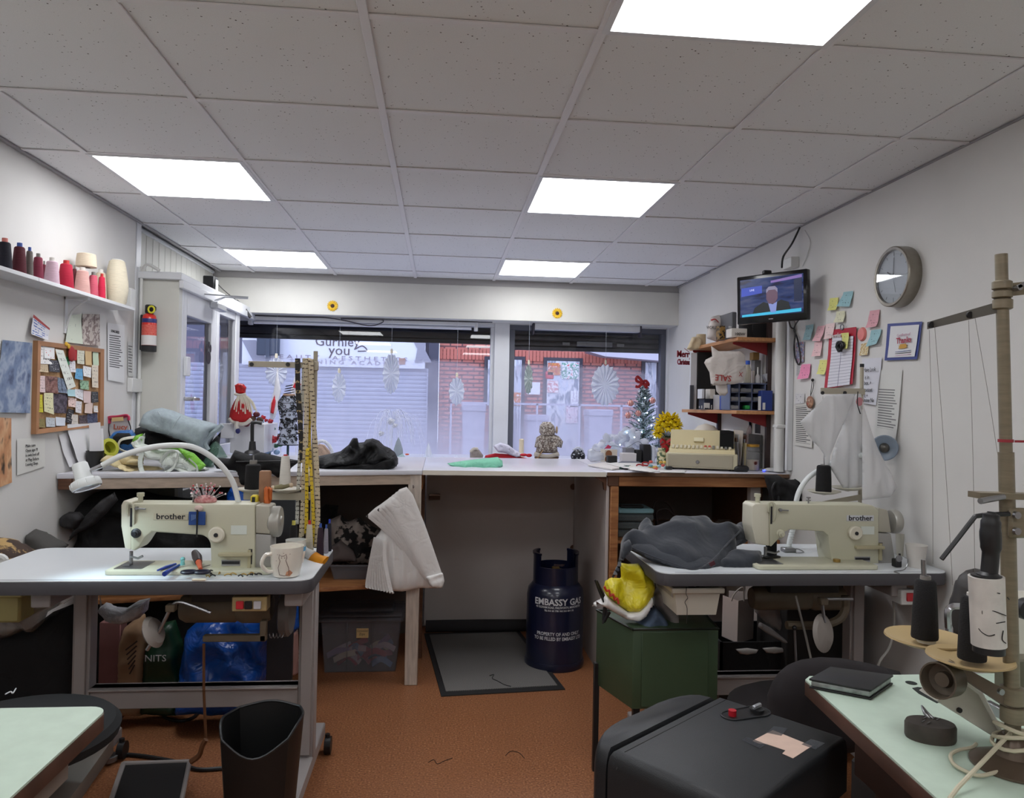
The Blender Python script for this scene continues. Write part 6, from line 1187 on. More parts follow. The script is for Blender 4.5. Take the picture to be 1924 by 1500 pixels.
# poinsettia bush
t=thing('white_poinsettia','mound of white silk flowers with tiny lights in the right window','flowers',at(1170,862,Y=5.1));sw_=SILK;rnd=random.Random(9)
hull=lambda x:858-44*math.exp(-((x-1185)/32)**2)-26*math.exp(-((x-1140)/26)**2)
for k in range(95):
    x=rnd.uniform(1112,1236);yt=hull(x)-6;y=rnd.uniform(min(yt+2,850),856);Yk=rnd.uniform(4.98,5.2);c=at(x,y,Y=Yk)
    fin('petal',MB().sph(V(),(.034,.004,.022),8,5,MX.Translation(c)@ MX.Rotation(rnd.uniform(0,3),4,'Y')@ MX.Rotation(rnd.uniform(-.7,.7),4,'X')),sw_,t)
fin('light_string',MB().tube([at(1125,850,Y=4.97),at(1150,838,Y=4.96),at(1175,842,Y=4.96),at(1200,830,Y=4.97),at(1215,848,Y=4.97)],.0015,4,4),mat('cable_green',(40,60,60),.5),t)
lm=mat('fairy_light',(190,235,255),.4,emit=14)
for x,y in ((1142,846),(1178,813),(1165,836),(1192,822),(1153,858)):fin('fairy_light',MB().sph(at(x,y,Y=4.96),.0045,6,4),lm,t)
for k in range(14):fin('stem',MB().tube([V((at(1172,860,Y=5.1).x,5.1,.99)),at(rnd.uniform(1130,1215),rnd.uniform(830,850),Y=5.08)],.002,4),ww,t)
single('pink_ornament',MB().prism([(q.x,q.z) for q in px([(1136,843),(1142,836),(1148,839),(1146,843)],4.93)],.012,frame((1,0,0),(0,0,1),(0,4.93,0))),mat('hot_pink',(206,60,96)),'tiny hot pink ornament peeping from the white silk flowers','ornament')
# Christmas tree
Yt=5.35;c=at(1208,850,Y=Yt);t=thing('christmas_tree','small frosted Christmas tree with striped baubles and white lights','tree',(c.x,Yt,ZD));zt_=at(1210,718,Y=Yt).z-ZD
fin('trunk',MB().cyl((0,0,0),(0,0,zt_),.008),mat('pine_cone',(86,62,50)),t,True);fg=mat('frosted_green',(86,112,110),.8);fw=mat('frost_tip',(206,216,230),.8);rnd=random.Random(1)
def sprig(mb1,mb2,p,d,L_):
    d=d.normalized();s=d.cross(V((0,0,1))).normalized();u=s.cross(d)
    for i in range(10):
        f=i/9;q=p+d*L_*f
        for sg in (s,-s,u,-u):
            e=q+(d*.7+sg).normalized()*.026;(mb2 if rnd.random()<.5 else mb1).add([q-sg.cross(d)*.005,q+sg.cross(d)*.005,e],[(0,1,2)])
for k in range(90):
    f=k/90;z=.05+(zt_-.09)*f;rr=.14*(1-f)**.8+.02;a=k*2.4;mb1,mb2=MB(),MB();d=V((math.cos(a),math.sin(a),.15+f*.6));mb1.cyl((0,0,z),V((0,0,z))+d.normalized()*rr,.002,.001,5);sprig(mb1,mb2,V((0,0,z)),d,rr)
    br=fin('branch',mb1,fg,t,True,smooth=0);o=fin('frost',mb2,fw,br,True,smooth=0)
for x,y in ((1200,790),(1216,776),(1224,800),(1206,812),(1230,822),(1195,826),(1222,838),(1212,748),(1228,785),(1190,815)):
    q=at(x,y,Y=Yt-.09);fin('fairy_light',MB().sph(q,.005,6,4),lm,t)
m,nt,b,L=nodes('striped_bauble');b.inputs['Roughness'].default_value=.2;tc=nt.nodes.new('ShaderNodeTexCoord');s=nt.nodes.new('ShaderNodeSeparateXYZ');L(tc.outputs['Normal'],s.inputs[0]);L(mixc(nt,mathn(nt,'GREATER_THAN',mathn(nt,'SINE',mathn(nt,'MULTIPLY',s.outputs[0],14)),.1),lin((190,70,60)),lin((226,206,200))),b.inputs['Base Color']);sbm=m
for x,y,lb in ((1185,758,'upper left'),(1199,777,'middle'),(1180,781,'lower left'),(1226,753,'right')):
    q=at(x,y,Y=Yt-.1);bb_=thing('striped_bauble','red and white striped bauble, %s one on the Christmas tree' % lb,'bauble',q-V((0,0,.024)),0,'striped baubles on the Christmas tree');fin('ball',MB().sph((0,0,.024),.023,16,12),sbm,bb_,True);fin('cap',MB().cyl((0,0,.046),(0,0,.052),.005),steel,bb_,True)
t=thing('red_bow','dark red bow tied at the top of the Christmas tree','bow',at(1208,722,Y=Yt-.03));bm=mat('bow_dark_red',(150,24,32),.6)
for nm,pts in (('loop',[(1208,718),(1198,708),(1196,716),(1208,720)]),('loop',[(1208,718),(1214,716),(1219,724),(1208,720)]),('tail',[(1207,720),(1200,727),(1194,726)]),('tail',[(1208,720),(1214,727),(1216,730)])):fin(nm,MB().ribbon(px(pts,Yt-.05),.02,.002,(.3,0,1),4),bm,t)
# ================================================================ right side: shelves over the counter
XW=XR-.014
mar=mat('maroon_bracket',(132,28,30),.5);upr=mat('upright_dark',(52,36,34),.5);shp=mat('pine_shelf',(190,136,90),.55,var=.2,vs=6,stretch=(14,1,14))
zu=at(1420,641,Y=3.95).z;zl2=at(1420,779,Y=3.95).z;xs=at(1386,640,Y=3.95).x
t=thing('shelf_rack','two pine shelves on dark slotted uprights with maroon brackets','shelving',(1.8,4.3,zl2))
ynear,yfar=4.02,4.78
for y in (ynear+.02,yfar):fin('upright',MB().bb(XW-.024,y-.012,ZC+.01,XW,y+.012,zu+.12),upr,t)
fin('shelf',MB().bb(xs,3.95,zu,XW-.001,4.75,zu+.02,.002),shp,t);fin('shelf',MB().bb(xs,3.95,zl2,XW-.001,4.88,zl2+.02,.002),shp,t)
for z,ys_ in ((zu,(ynear+.02,4.70)),(zl2,(ynear+.02,yfar))):
    for y in ys_:fin('bracket',MB().prism([(0,0),(-.2,0),(-.2,-.012),(0,-.07)],.004,frame((1,0,0),(0,0,1),(XW-.024,y,z))),mar,t)
ZU,Z2_=zu+.021,zl2+.021
def sb(name,x0,x1,yt,Y,d,z0,m,label,cat='box',bev=.002):
    t=thing(name,label,cat,(at((x0+x1)/2,yt,Y=Y).x,Y+d/2,z0));fin('carton' if cat=='box' else 'body',pboxz(x0,x1,yt,Y,d,z0,bev),m,t);return t
# upper shelf
crp=mat('crumpled_cream',(206,186,152),.7)
t=thing('tape_roll','roll of cream masking tape at the far end of the upper shelf','tape',at(1319,652,Y=4.6));fin('roll',MB().lathe([(.02,0),(.03,0),(.03,.075),(.02,.075),(.02,0)],26,MX.Translation((at(1319,650,Y=4.6).x,4.62,ZU))),crp,t)
single('crumpled_paper',puffmesh(px([(1290,657),(1300,634),(1312,632),(1318,640),(1316,655),(1306,658)],4.58),.03,.01,.5,16,4),crp,'crumpled cream paper hanging off the far end of the upper shelf','paper')
t=thing('foil_bag','white and silver snack bag with a red swoosh on the upper shelf','bag',at(1346,640,Y=4.3));fin('body',puffmesh(px([(1328,636),(1330,612),(1336,596),(1350,592),(1363,596),(1364,620),(1360,644),(1344,642)],4.3),.04,.012,.3,12,4),mat('bag_silver',(196,186,180),.4),t)
fin('red_swoosh',MB().tube(px([(1336,602),(1344,600),(1350,606)],4.24),.006,6,4,flat=.3),mat('swoosh_red',(176,50,46)),t);fin('lettering',MB().text('WORLD',.026,FRONT(at(1338,616,Y=4.245)),.0005,.7),ink,t)
sb('gold_tin',1343,1363,612,4.12,.06,ZU,mat('black_gold',(40,32,26),.4,.2,var=1,vs=60,col2=(150,116,60),hard=1),'black and gold patterned tin on the upper shelf','tin')
t=sb('bulb_box',1362,1404,617,3.97,.08,ZU,mat('white_card',(212,206,198),.6),'white bulb box marked 100W at the front of the upper shelf')
fin('lettering',MB().text('100W',.022,FRONT((at(1390,628,Y=3.968).x,3.968,at(1390,628,Y=3.968).z)),.0004,1.1),ink,t)
t=thing('black_speaker','black hi-fi speaker with a grey side standing behind the television','speaker',at(1410,632,Y=4.1));fin('cabinet',pboxz(1385,1447,584,4.08,.2,ZU,.004),mat('speaker_black',(14,14,16),.6),t);fin('grey_side',pboxz(1365,1384.5,586,4.08,.2,ZU,.004),mat('speaker_grey',(86,86,90),.5),t)
fin('badge',pbox(1369,613,1375,617,4.075,.004),mat('badge_silver',(190,190,194),.3),t)
sb('white_carton',1447,1463,606,4.06,.1,ZU,printed('carton_print',(196,194,196),(60,80,150),5,.1,8,.5),'white carton with a small blue print at the near end of the upper shelf')
# lower shelf
t=thing('file_box','tall open black box with a white edge at the far end of the lower shelf','box',at(1322,770,Y=4.6));fin('back',pboxz(1311,1352,662,4.62,.03,Z2_,.003),mat('box_black',(14,13,14),.6),t);fin('white_edge',pboxz(1298,1310.5,663,4.62,.02,Z2_,.003),mat('edge_white',(206,206,210),.5),t);fin('grey_base',pboxz(1297,1304,724,4.595,.01,Z2_,.001),mat('edge_grey',(70,72,80),.5),t)
sb('snowflake_box',1313,1344,750,4.42,.1,Z2_,mat('navy_card',(26,30,46),.5),'dark box with white lettering panels on the lower shelf')
p0=at(1328,762,Y=4.417);bo=fin('white_tag',MB().box((p0.x,4.417,p0.z),(.036,.003,.03)),whp,bpy.data.objects['snowflake_box'])
for k in range(7):fin('white_icicle',MB().box((at(1314+k*4.6,766,Y=4.416).x,4.417,at(1314+k*4.6,765,Y=4.416).z),(.005,.002,.012+.006*(k % 3))),whp,bpy.data.objects['snowflake_box'])
z3=at(1328,750,Y=4.42).z+.002
sb('white_card_box',1325,1344,731,4.42,.08,z3,mat('white_card',(212,206,198)),'blank white carton stacked on the dark box');sb('blue_white_box',1313,1324,731,4.41,.08,z3,printed('bw_box',(206,208,214),(50,80,140),4,.1,5,.5,head=(.3,(206,208,214))),'small white box with a blue base stacked on the dark box')
t=thing('plastic_sale_bag','white plastic carrier bag with upside-down red SALE lettering','bag',at(1360,740,Y=3.97));pb=mat('dull_polythene',(204,196,190),.35,cre=.5,crs=12)
fin('body',puffmesh(px([(1336,650),(1350,660),(1390,660),(1400,668),(1402,700),(1396,718),(1380,722),(1336,725),(1333,700),(1323,682),(1326,676),(1338,670)],3.97),.012,.012,.5,9,6),pb,t)
fin('tail',puffmesh(px([(1344,722),(1366,720),(1368,738),(1362,744),(1352,742),(1346,736)],4.0),.02,.01,.3,12,7),pb,t)
q=at(1359,710,Y=3.952);fin('lettering',MB().text('SALE',.046,FRONT(q)@ MX.Rotation(math.pi-.06,4,'Z'),.0005,.95,'CENTER',.0006),mat('sale_red',(160,50,48),.5),t)
q=at(1392,703,Y=3.952);fin('letter_x',MB().text('X',.036,FRONT(q)@ MX.Rotation(math.pi-.1,4,'Z'),.0005,.9),'sale_red',t)
sb('white_tub',1345,1357,742,4.3,.1,Z2_,mat('grey_tub',(170,168,170),.4),'pale grey plastic tub beside the blue canister','tub')
p=V((at(1362,770,Y=4.15).x,4.18,Z2_));t=thing('blue_canister','small bright blue canister on the lower shelf','canister',p);hh=at(1362,745,Y=4.15).z-Z2_;fin('can',MB().lathe([(.018,0),(.019,.003),(.019,hh),(.017,hh+.002),(.001,hh+.002)],20),mat('can_blue',(40,66,150),.4),t,True);fin('lid',MB().lathe([(.0197,hh-.012),(.0197,hh),(.001,hh+.001)],20),mat('lid_blue',(60,90,176),.4),t,True)
# drawer organiser
t=thing('drawer_organiser','blue-grey plastic organiser with small clear drawers on the lower shelf','organiser',at(1410,770,Y=4.05));og=mat('organiser_blue',(98,108,138),.5);a=at(1371,770,Y=4.05);b=at(1440,721,Y=4.05);zt_=b.z
fin('case',MB().bb(a.x,4.03,zt_-.006,b.x,4.17,zt_,.001).bb(a.x,4.16,Z2_,b.x,4.17,zt_-.006).bb(a.x,4.03,Z2_,b.x,4.16,Z2_+.004),og,t)
for k,xx in enumerate((1371,1388,1412,1437)):q=at(xx,750,Y=4.03).x;fin('divider',MB().bb(q,4.03,Z2_+.004,q+.005,4.16,zt_-.006),og,t)
for r_ in range(3):
    z0=Z2_+.004+(zt_-.01-Z2_)/3*r_
    if r_:fin('rail',MB().bb(a.x,4.03,z0-.003,b.x,4.16,z0),og,t)
    for c_,(xa_,xb_) in enumerate(((1373.5,1387),(1391,1411),(1415,1436))):
        if r_==0 and c_>0:continue
        x0_,x1_=at(xa_,750,Y=4.03).x,at(xb_,750,Y=4.03).x;dr=fin('drawer',MB().bb(x0_,4.026,z0+.002,x1_,4.03,z0+.022,.001).bb(x0_,4.03,z0+.001,x1_,4.13,z0+.003),film('drawer_clear',(150,152,156),.6),t)
        fin('drawer_filling',MB().sph(((x0_+x1_)/2,4.07,z0+.015),((x1_-x0_)*.4,.03,.012),8,5),mat('filling_%d' % c_,[(170,180,190),(196,206,190),(40,44,44)][c_],.6),dr)
single('green_tape',MB().bb(at(1398,770,Y=4.06).x,4.04,Z2_+.005,at(1407,770,Y=4.06).x,4.09,at(1402,762,Y=4.06).z,.004),mat('green_plastic',(50,160,80),.4),'small bright green holder in the bottom of the organiser','holder')
ZO=zt_+.001
t=sb('blue_box',1424,1452,734,3.97,.05,Z2_,mat('box_blue',(36,58,130),.5),'royal blue carton with a white panel at the front of the lower shelf');fin('white_panel',pbox(1424.5,745,1430,771,3.967,.003,0),whp,t);fin('barcode',pbox(1433,757,1438,770,3.967,.002,0),whp,t)
sb('white_grey_box',1454,1471,736,3.96,.1,Z2_,mat('pale_grey_card',(176,178,186),.6),'pale grey-white carton at the near end of the lower shelf')
single('folded_card',MB().prism([(q.x,q.z) for q in px([(1432,705),(1440,702),(1460,734),(1448,735)],4.05)],.03,frame((1,0,0),(0,0,1),(0,4.06,0))),mat('pale_grey_card',(176,178,186)),'folded grey-white card leaning behind the blue carton','card')
def bottle(x0,x1,yt,yb,Y,z0,capf,m,mc,label,neck=.4):
    p=at((x0+x1)/2,yb,Y=Y);r=(x1-x0)/2*Y/1404;h=at((x0+x1)/2,yt,Y=Y).z-z0;t=thing('bottle',label,'bottle',(p.x,Y,z0));hb=h*(1-capf)
    fin('body',MB().lathe([(r*.9,0),(r,.004),(r,hb*.7),(r*neck,hb)],18),m,t,True);fin('cap',MB().lathe([(r*neck*1.2,hb-.002),(r*neck*1.3,hb+.004),(r*neck*.9 if capf>.3 else r*neck*1.2,h),(.001,h)],14),mc,t,True);return t
bottle(1397,1411,678,718,4.06,ZO,.16,film('clear_cream',(206,200,180),.75),mat('cap_blue',(50,90,190),.4),'clear squeezy bottle with a blue cap on the organiser',.55)
bottle(1419,1428,690,718,4.05,ZO,.4,mat('glue_white',(206,204,206),.4),whp,'slim white glue bottle with a pointed nozzle on the organiser',.3)
sb('small_print_box',1409,1418.5,697,4.06,.05,ZO,printed('red_print',(206,196,190),(180,70,60),4,.05,5,.5,bottom=.5),'small white and red printed box between the two bottles')
t=sb('grey_box',1410,1430,677,4.12,.05,ZO,mat('mid_grey_card',(112,110,110),.6),'plain grey box behind the bottles on the organiser');zz3=at(1420,677,Y=4.12).z+.001
sb('ochre_box',1407,1427,662,4.11,.05,zz3,mat('ochre_card',(150,118,64),.6),'ochre brown box stacked on the grey box')
# red Merry Christmas sign
t=thing('christmas_sign','cut-out red Merry Christmas sign by the window end of the shelf','sign',at(1286,690,Y=4.9));rg=mat('glitter_red',(140,18,34),.5,var=.3,vs=200)
fin('word_merry',MB().text('Merry',.062,FRONT(at(1286,666,Y=4.9)),.006,.68,'CENTER',.0012),rg,t);fin('word_christmas',MB().text('Christmas',.052,FRONT(at(1286,681,Y=4.9)),.006,.46,'CENTER',.0012),rg,t)
fin('hanger',MB().cyl(at(1286,655,Y=4.9),(at(1286,655,Y=4.9).x+.02,4.86,zu+.0),.002),rg,t)
# television
TLp,TRp,BRp,BLp=at(1383,521,Y=3.73),at(1515,505,Y=3.44),at(1518,600,Y=3.44),at(1386,611,Y=3.73)
ctr=(TLp+TRp+BRp+BLp)/4;rt=((TRp-TLp)+(BRp-BLp)).normalized();upv=((TLp-BLp)+(TRp-BRp)).normalized();Wt=((TRp-TLp).length+(BRp-BLp).length)/2;Ht=((TLp-BLp).length+(TRp-BRp).length)/2
TM=frame(rt,upv,ctr);t=thing('television','small black flat television turned on, high on the right wall','television',ctr-V((0,0,Ht/2)))
fin('casing',MB().box((0,0,-.02),(Wt,Ht,.04),0,.006,TM,2),mat('gloss_black',(12,12,14),.15),t)
sx0,sx1,sy0,sy1=-Wt/2+.02,Wt/2-.018,-Ht/2+.036,Ht/2-.02
def scr(name,poly,c,k,e=1.0):
    return fin(name,MB().add([(x,y,.0012+k*.0004) for x,y in poly],[list(range(len(poly)))],TM),mat('scr_'+name,c,.3,emit=e),t,smooth=0)
SW,SH=sx1-sx0,sy1-sy0;S=lambda u,v:(sx0+SW*u,sy0+SH*v)
m,nt,b,L=nodes('scr_screen');tc=nt.nodes.new('ShaderNodeTexCoord');mp=nt.nodes.new('ShaderNodeMapping');mp.inputs['Scale'].default_value=(5,5,22);L(tc.outputs['Object'],mp.inputs[0]);n_=nt.nodes.new('ShaderNodeTexNoise');n_.inputs['Scale'].default_value=1.6;L(mp.outputs[0],n_.inputs[0]);rp=nt.nodes.new('ShaderNodeValToRGB');el=rp.color_ramp.elements;el.new(.5)
for e,(p_,c_) in zip(el,((.35,(26,28,66)),(.5,(46,70,128)),(.68,(96,100,140)))):e.position=p_;e.color=lin(c_)+(1,)
L(n_.outputs[0],rp.inputs[0]);L(rp.outputs[0],b.inputs['Emission Color']);b.inputs['Emission Strength'].default_value=.5;b.inputs['Base Color'].default_value=(.01,.01,.02,1);b.inputs['Roughness'].default_value=.15
fin('screen',MB().add([S(0,0)+(.001,),S(1,0)+(.001,),S(1,1)+(.001,),S(0,1)+(.001,)],[(0,1,2,3)],TM),m,t,smooth=0)
scr('blue_panel',[S(.02,.55),S(.36,.6),S(.36,.8),S(.02,.78)],(52,70,160),1,.6);scr('studio_light',[S(.5,.9),S(.98,.98),S(.98,.9),S(.5,.84)],(120,96,160),1,.5);scr('dark_column',[S(.86,.3),S(.98,.3),S(.98,.9),S(.86,.86)],(20,30,60),1,.6)
scr('picture_suit',[S(.2,.06),S(.24,.22),S(.38,.36),S(.48,.3),S(.56,.3),S(.66,.38),S(.78,.3),S(.82,.06)],(16,20,24),2,.8);scr('picture_shirt',[S(.46,.32),S(.5,.06),S(.58,.06),S(.6,.34),S(.53,.28)],(110,120,170),3,.8)
scr('picture_head',[S(.43,.42),S(.47,.3),S(.56,.3),S(.61,.42),S(.61,.6),S(.57,.72),S(.47,.72),S(.43,.6)],(86,64,80),4,.7)
scr('picture_hair',[S(.43,.58),S(.43,.68),S(.47,.75),S(.57,.75),S(.61,.68),S(.61,.58),S(.57,.66),S(.47,.66)],(120,116,140),5,.6);scr('teal_banner',[S(.03,0),S(.97,.03),S(.97,.12),S(.03,.06)],(50,150,180),3,.9)
fin('live_caption',MB().text('LIVE',.014,TM@ MX.Translation(S(.2,.7)+(.003,)),.0002),mat('caption',(190,196,220),.5,emit=.8),t);fin('maker_plate',MB().text('-----',.012,TM@ MX.Translation((0,-Ht/2+.018,.001)),.0003,1.1,'CENTER',.001),mat('badge_silver',(190,190,194)),t)
fin('wall_arm',MB().tube([ctr-TM.to_3x3()@ V((0,0,.04)),ctr-TM.to_3x3()@ V((-.05,0,.12)),V((XW,ctr.y+.03,ctr.z))],.014,8),blk,t)
fin('power_inlet',MB().box(tuple(TM@ V((-.03,Ht/2+.008,-.02))),(.04,.03,.02),0,.004),blk,t)
single('television_cable',MB().tube([at(1503,427,X=XW-.01),at(1488,458,X=1.80),at(1472,482,Y=3.55),at(1469,503,Y=3.57)],.005,6,5),blk,'black cable dropping from the ceiling to the television top','cable')
single('television_cable',MB().tube([at(1482,602,Y=3.52),at(1486,615,Y=3.55),at(1494,622,Y=3.58),at(1492,650,X=XW-.012),at(1494,672,X=XW-.012),at(1500,685,X=XW-.012),at(1504,676,X=XW-.012),at(1499,640,X=XW-.012),at(1492,618,X=XW-.012),at(1500,602,Y=3.5)],.004,6,5),blk,'black cable loop hanging below the television','cable')
single('white_wall_cable',MB().tube([at(x,y,X=XW-.006) for x,y in ((1512,433),(1522,455),(1516,480),(1508,500))],.0025,5,5),pv,'thin white cable curving down the wall above the television','cable')
a=at(1489,507,X=XW);t=thing('socket_box','white double socket box on the wall above the television','socket',(XW-.02,a.y,a.z));fin('box',MB().bb(XW-.045,at(1486,500,X=XW).y,at(1489,507,X=XW).z,XW,at(1502,500,X=XW).y,at(1489,488,X=XW).z,.003),whp,t)
# boxing and pipe
ya_,yb_=at(1492,700,X=XW).y,at(1466,700,X=XW).y
struct('trim_8',MB().bb(XW-.03,ya_,ZC+.02,XW,ya_+.03,1.96,.004),trimw,'white upright edge strip right of the shelves')
t=thing('wall_pipe','white vertical pipe on the wall beside the shelf rack','pipe',(XW-.03,(ya_+yb_)/2,ZC));pc_=(XW-.034,ya_+.09);fin('pipe',MB().cyl((pc_[0],pc_[1],ZC+.01),(pc_[0],pc_[1],1.99),.026,n=20),pv,t);fin('clip',MB().bb(XW-.06,pc_[1]-.03,at(1478,800,X=XW).z-.015,XW,pc_[1]+.03,at(1478,800,X=XW).z+.005,.004),pv,t)
# ================================================================ counter items on the right
t=thing('cash_register','old beige cash register with a cream keyboard and key-locked drawer','cash register',at(1312,882,Y=4.1));Yc=4.02;bg=mat('register_beige',(186,178,150),.5);bd_=mat('register_drawer',(158,150,130),.5)
a=at(1251,880,Y=Yc);b=at(1376,880,Y=Yc);zc=ZC+.012;zd=at(1310,851,Y=Yc).z;x0_,x1_=a.x,b.x;x0_r=a.x
fin('base',MB().bb(x0_,Yc,zc,x1_,Yc+.29,zd,.005),bg,t);fin('drawer',MB().bb(x0_+.012,Yc-.004,zc+.008,x1_-.025,Yc,zd-.008,.002),bd_,t);c_=at(1308,867,Y=Yc-.006);fin('lock',MB().lathe([(.001,.006),(.006,.006),(.009,.003),(.01,0)],16,FRONT(c_)),steel,t)
for x in (x0_+.03,x1_-.03):fin('foot',MB().cyl((x,Yc+.03,ZC+.003),(x,Yc+.03,zc),.012),blk,t)
zk=at(1310,838,Y=Yc+.1).z;zt_=at(1290,808,Y=Yc+.16).z;yk=Yc+.01
side=[(Yc+.012,zd),(Yc+.022,zd+.02),(Yc+.14,zk+.0),(Yc+.17,zt_),(Yc+.25,zt_),(Yc+.28,zd)]
fin('upper_case',MB().prism([(y,z) for y,z in side],x1_-x0_-.03,frame((0,1,0),(0,0,1),(x0_+.015,0,0))),mat('register_cream',(206,192,150),.5),t)
m_k=[mat('key_cream',(208,200,176),.5),mat('key_red',(180,60,50),.5),mat('key_grey',(120,118,112),.5)]
for i in range(15):
    for j in range(3):
        f=(j+.5)/3.6;y=Yc+.03+(.1)*f;z=zd+.02+(zk-zd-.02)*f+.006;x=x0_+.035+i*(x1_-x0_-.075)/14
        fin('key',MB().box((x,y,z),(.014,.02,.008),(math.atan2(zk-zd-.02,.11),0,0),.0015),m_k[1] if i in (8,9) and j else m_k[2] if i in (10,13) else m_k[0],t)
xm=at(1328,820,Y=Yc+.15).x;fin('display_hood',MB().prism([(Yc+.08,zk-.008),(Yc+.1,zt_-.012),(Yc+.12,zt_),(Yc+.2,zt_+.004),(Yc+.2,zk)],x1_-.02-xm,frame((0,1,0),(0,0,1),(xm,0,0))),mat('smoked_black',(8,8,9),.7,spec=.2),t)
q=at(1294,826,Y=Yc+.13);fin('receipt_slot',MB().box((q.x,Yc+.148,q.z),(.056,.02,.024),(-.3,0,0),.003),mat('slot_light',(222,214,180),.5),t)
zz=ZC+.003
t=thing('white_dome','white domed lampshade standing behind the cash register','lampshade',(at(1326,840,Y=4.5).x,4.5,ZC));hh=at(1326,796,Y=4.5).z-ZC;fin('dome',MB().lathe([(.10,0),(.10,hh*.55),(.085,hh*.78),(.05,hh*.94),(.001,hh)],30),mat('dome_white',(216,208,196),.5),t,True)
reg=bpy.data.objects['cash_register'];piv=V((x0_r,Yc,0));Rr=MX.Rotation(-.36,4,'Z');reg.location=piv+Rr@ (V(reg.location)-piv);reg.rotation_euler=(0,0,-.36)
# red-and-yellow flowers
t=thing('yellow_flowers','yellow chrysanthemum bunch in a dark pot beside the cash register','flowers',at(1256,876,Y=4.5));yel=mat('chrysanthemum',(240,212,22),.6,var=.15,vs=40)
def mum(x,y,r,Y):
    c=at(x,y,Y=Y);rr=r*Y/1404;mb=MB()
    for k in range(26):
        a=k*2.4;e=-1.2+2.2*k/26;d=V((math.cos(a)*math.cos(e),-abs(math.sin(a))*math.cos(e)*.8,math.sin(e)));mb.sph(V(),(rr*.55,rr*.2,rr*.1),7,4,MX.Translation(c+d*rr*.55)@ d.to_track_quat('X','Z').to_matrix().to_4x4())
    fin('bloom',mb,yel,t);fin('bloom_eye',MB().sph(c+V((0,-rr*.5,-rr*.1)),(rr*.2,rr*.1,rr*.14),8,5),mat('eye_dark',(96,60,20),.8),t)
for x,y,r in ((1246,790,15),(1262,786,15),(1256,800,13),(1272,800,12),(1236,812,13),(1238,798,11),(1268,792,12),(1250,782,11)):mum(x,y,r,4.45)
pt=V((at(1254,860,Y=4.5).x,4.5,ZC));hp=at(1254,822,Y=4.5).z-ZC
fin('pot',MB().lathe([(.03,0),(.034,.004),(.042,hp),(.038,hp),(.03,.02),(.001,.02)],20,MX.Translation(pt)),mat('pot_dark',(34,24,24),.5,var=1,vs=60,col2=(150,120,80)),t)
for k in range(7):fin('stem',MB().tube([pt+V((0,0,hp*.8)),at(1240+k*5,800,Y=4.47)],.003,5),mat('leaf_dark',(60,80,46),.7),t)
rb=mat('ribbon_red',(176,22,30),.5);q=at(1252,832,Y=4.44)
for s_ in (-1,1):fin('bow_loop',MB().ribbon([q,q+V((s_*.03,-.006,.02)),q+V((s_*.036,-.004,-.012)),q],.014,.0015,(0,.3,1),4),rb,t)
t=thing('red_poppy','red felt poppy leaning on the flower pot','flower',at(1250,850,Y=4.42));c_=at(1249,844,Y=4.42)
for k in range(5):a=k*math.tau/5;fin('petal',MB().sph(c_+V((.012*math.cos(a),0,.012*math.sin(a))),(.014,.003,.014),10,5),rb,t)
fin('eye',MB().sph(c_+V((0,-.004,0)),(.006,.003,.006),8,5),blk,t)
t=thing('purple_sprig','small mauve silk flowers right of the yellow bunch','flowers',at(1280,850,Y=4.52))
for k in range(12):fin('mauve_petal',MB().sph(at(1276+(k*7) % 16,818+(k*11) % 30,Y=4.52),(.016,.006,.01),7,4),mat('mauve',(150,140,170),.7),t)
t=thing('patterned_jar','small cream jar with green and yellow checks before the poppy','jar',(at(1243,870,Y=4.3).x,4.3,ZC));hj=at(1243,842,Y=4.3).z-ZC;fin('jar',MB().lathe([(.025,0),(.028,.006),(.028,hj*.7),(.022,hj*.8),(.022,hj),(.001,hj)],18),mat('jar_check',(206,196,160),.5,var=1,vs=45,col2=(70,90,60),hard=1),t,True)
for nm,x0_,x1_,yt,Y,d,c,lb in [('teddy_card',1137,1160,845,4.5,.02,(206,196,184),'white greeting card with a brown teddy behind the papers'),('black_card_box',1141,1160,857,4.35,.05,(24,24,26),'low black box with a white line by the teddy card'),('printed_carton',1166,1196,852,4.4,.06,(214,210,214),'white carton printed with small black letters'),('grey_label_box',1171,1192,842,4.5,.08,(120,120,128),'grey and yellow box behind the printed carton'),('black_cube_box',1203,1223,836,4.45,.09,(14,14,22),'tall black box behind the counter papers'),('black_low_box',1192,1206,846,4.46,.08,(20,20,24),'short black box between the grey box and the tall black one'),('white_pump_box',1223,1231,838,4.45,.05,(206,214,230),'slim pale blue-white box right of the tall black one')]:
    t=sb(nm,x0_,x1_,yt,Y,d,ZC+.003,mat('c_'+nm,c,.6) if nm != 'printed_carton' else printed('carton_letters',c,(40,40,44),3,.06,12,.6),lb)
    if nm=='teddy_card':fin('teddy_picture',MB().sph(at(1144,853,Y=4.495),(.02,.003,.022),10,6).sph(at(1143,863,Y=4.495),(.022,.003,.02),10,6),mat('teddy_brown',(130,84,54),.8),t)
single('white_tissue_pile',puffmesh(px([(1103,862),(1104,846),(1112,842),(1120,848),(1134,850),(1136,866),(1110,868)],4.5),.03,.01,.3,12,4),film('frost_film',(210,214,226),.6),'frosted plastic pouch at the left end of the counter papers','pouch')
single('white_upright_card',pboxz(1129,1137,844,4.48,.01,ZC+.003,.001),mat('white_card',(212,206,198)),'narrow white card standing left of the teddy card','card')
t=thing('grey_folder','slate grey folder lying behind the papers','folder',at(1185,868,Y=4.3));fin('cover',MB().prism([(q.x,q.y) for q in [at(x,y,Z=ZC+.02) for x,y in ((1160,869),(1205,869),(1200,866.5),(1168,866))]],.014,MX.Translation((0,0,ZC+.004)),.002),mat('folder_slate',(96,98,112),.6),t)
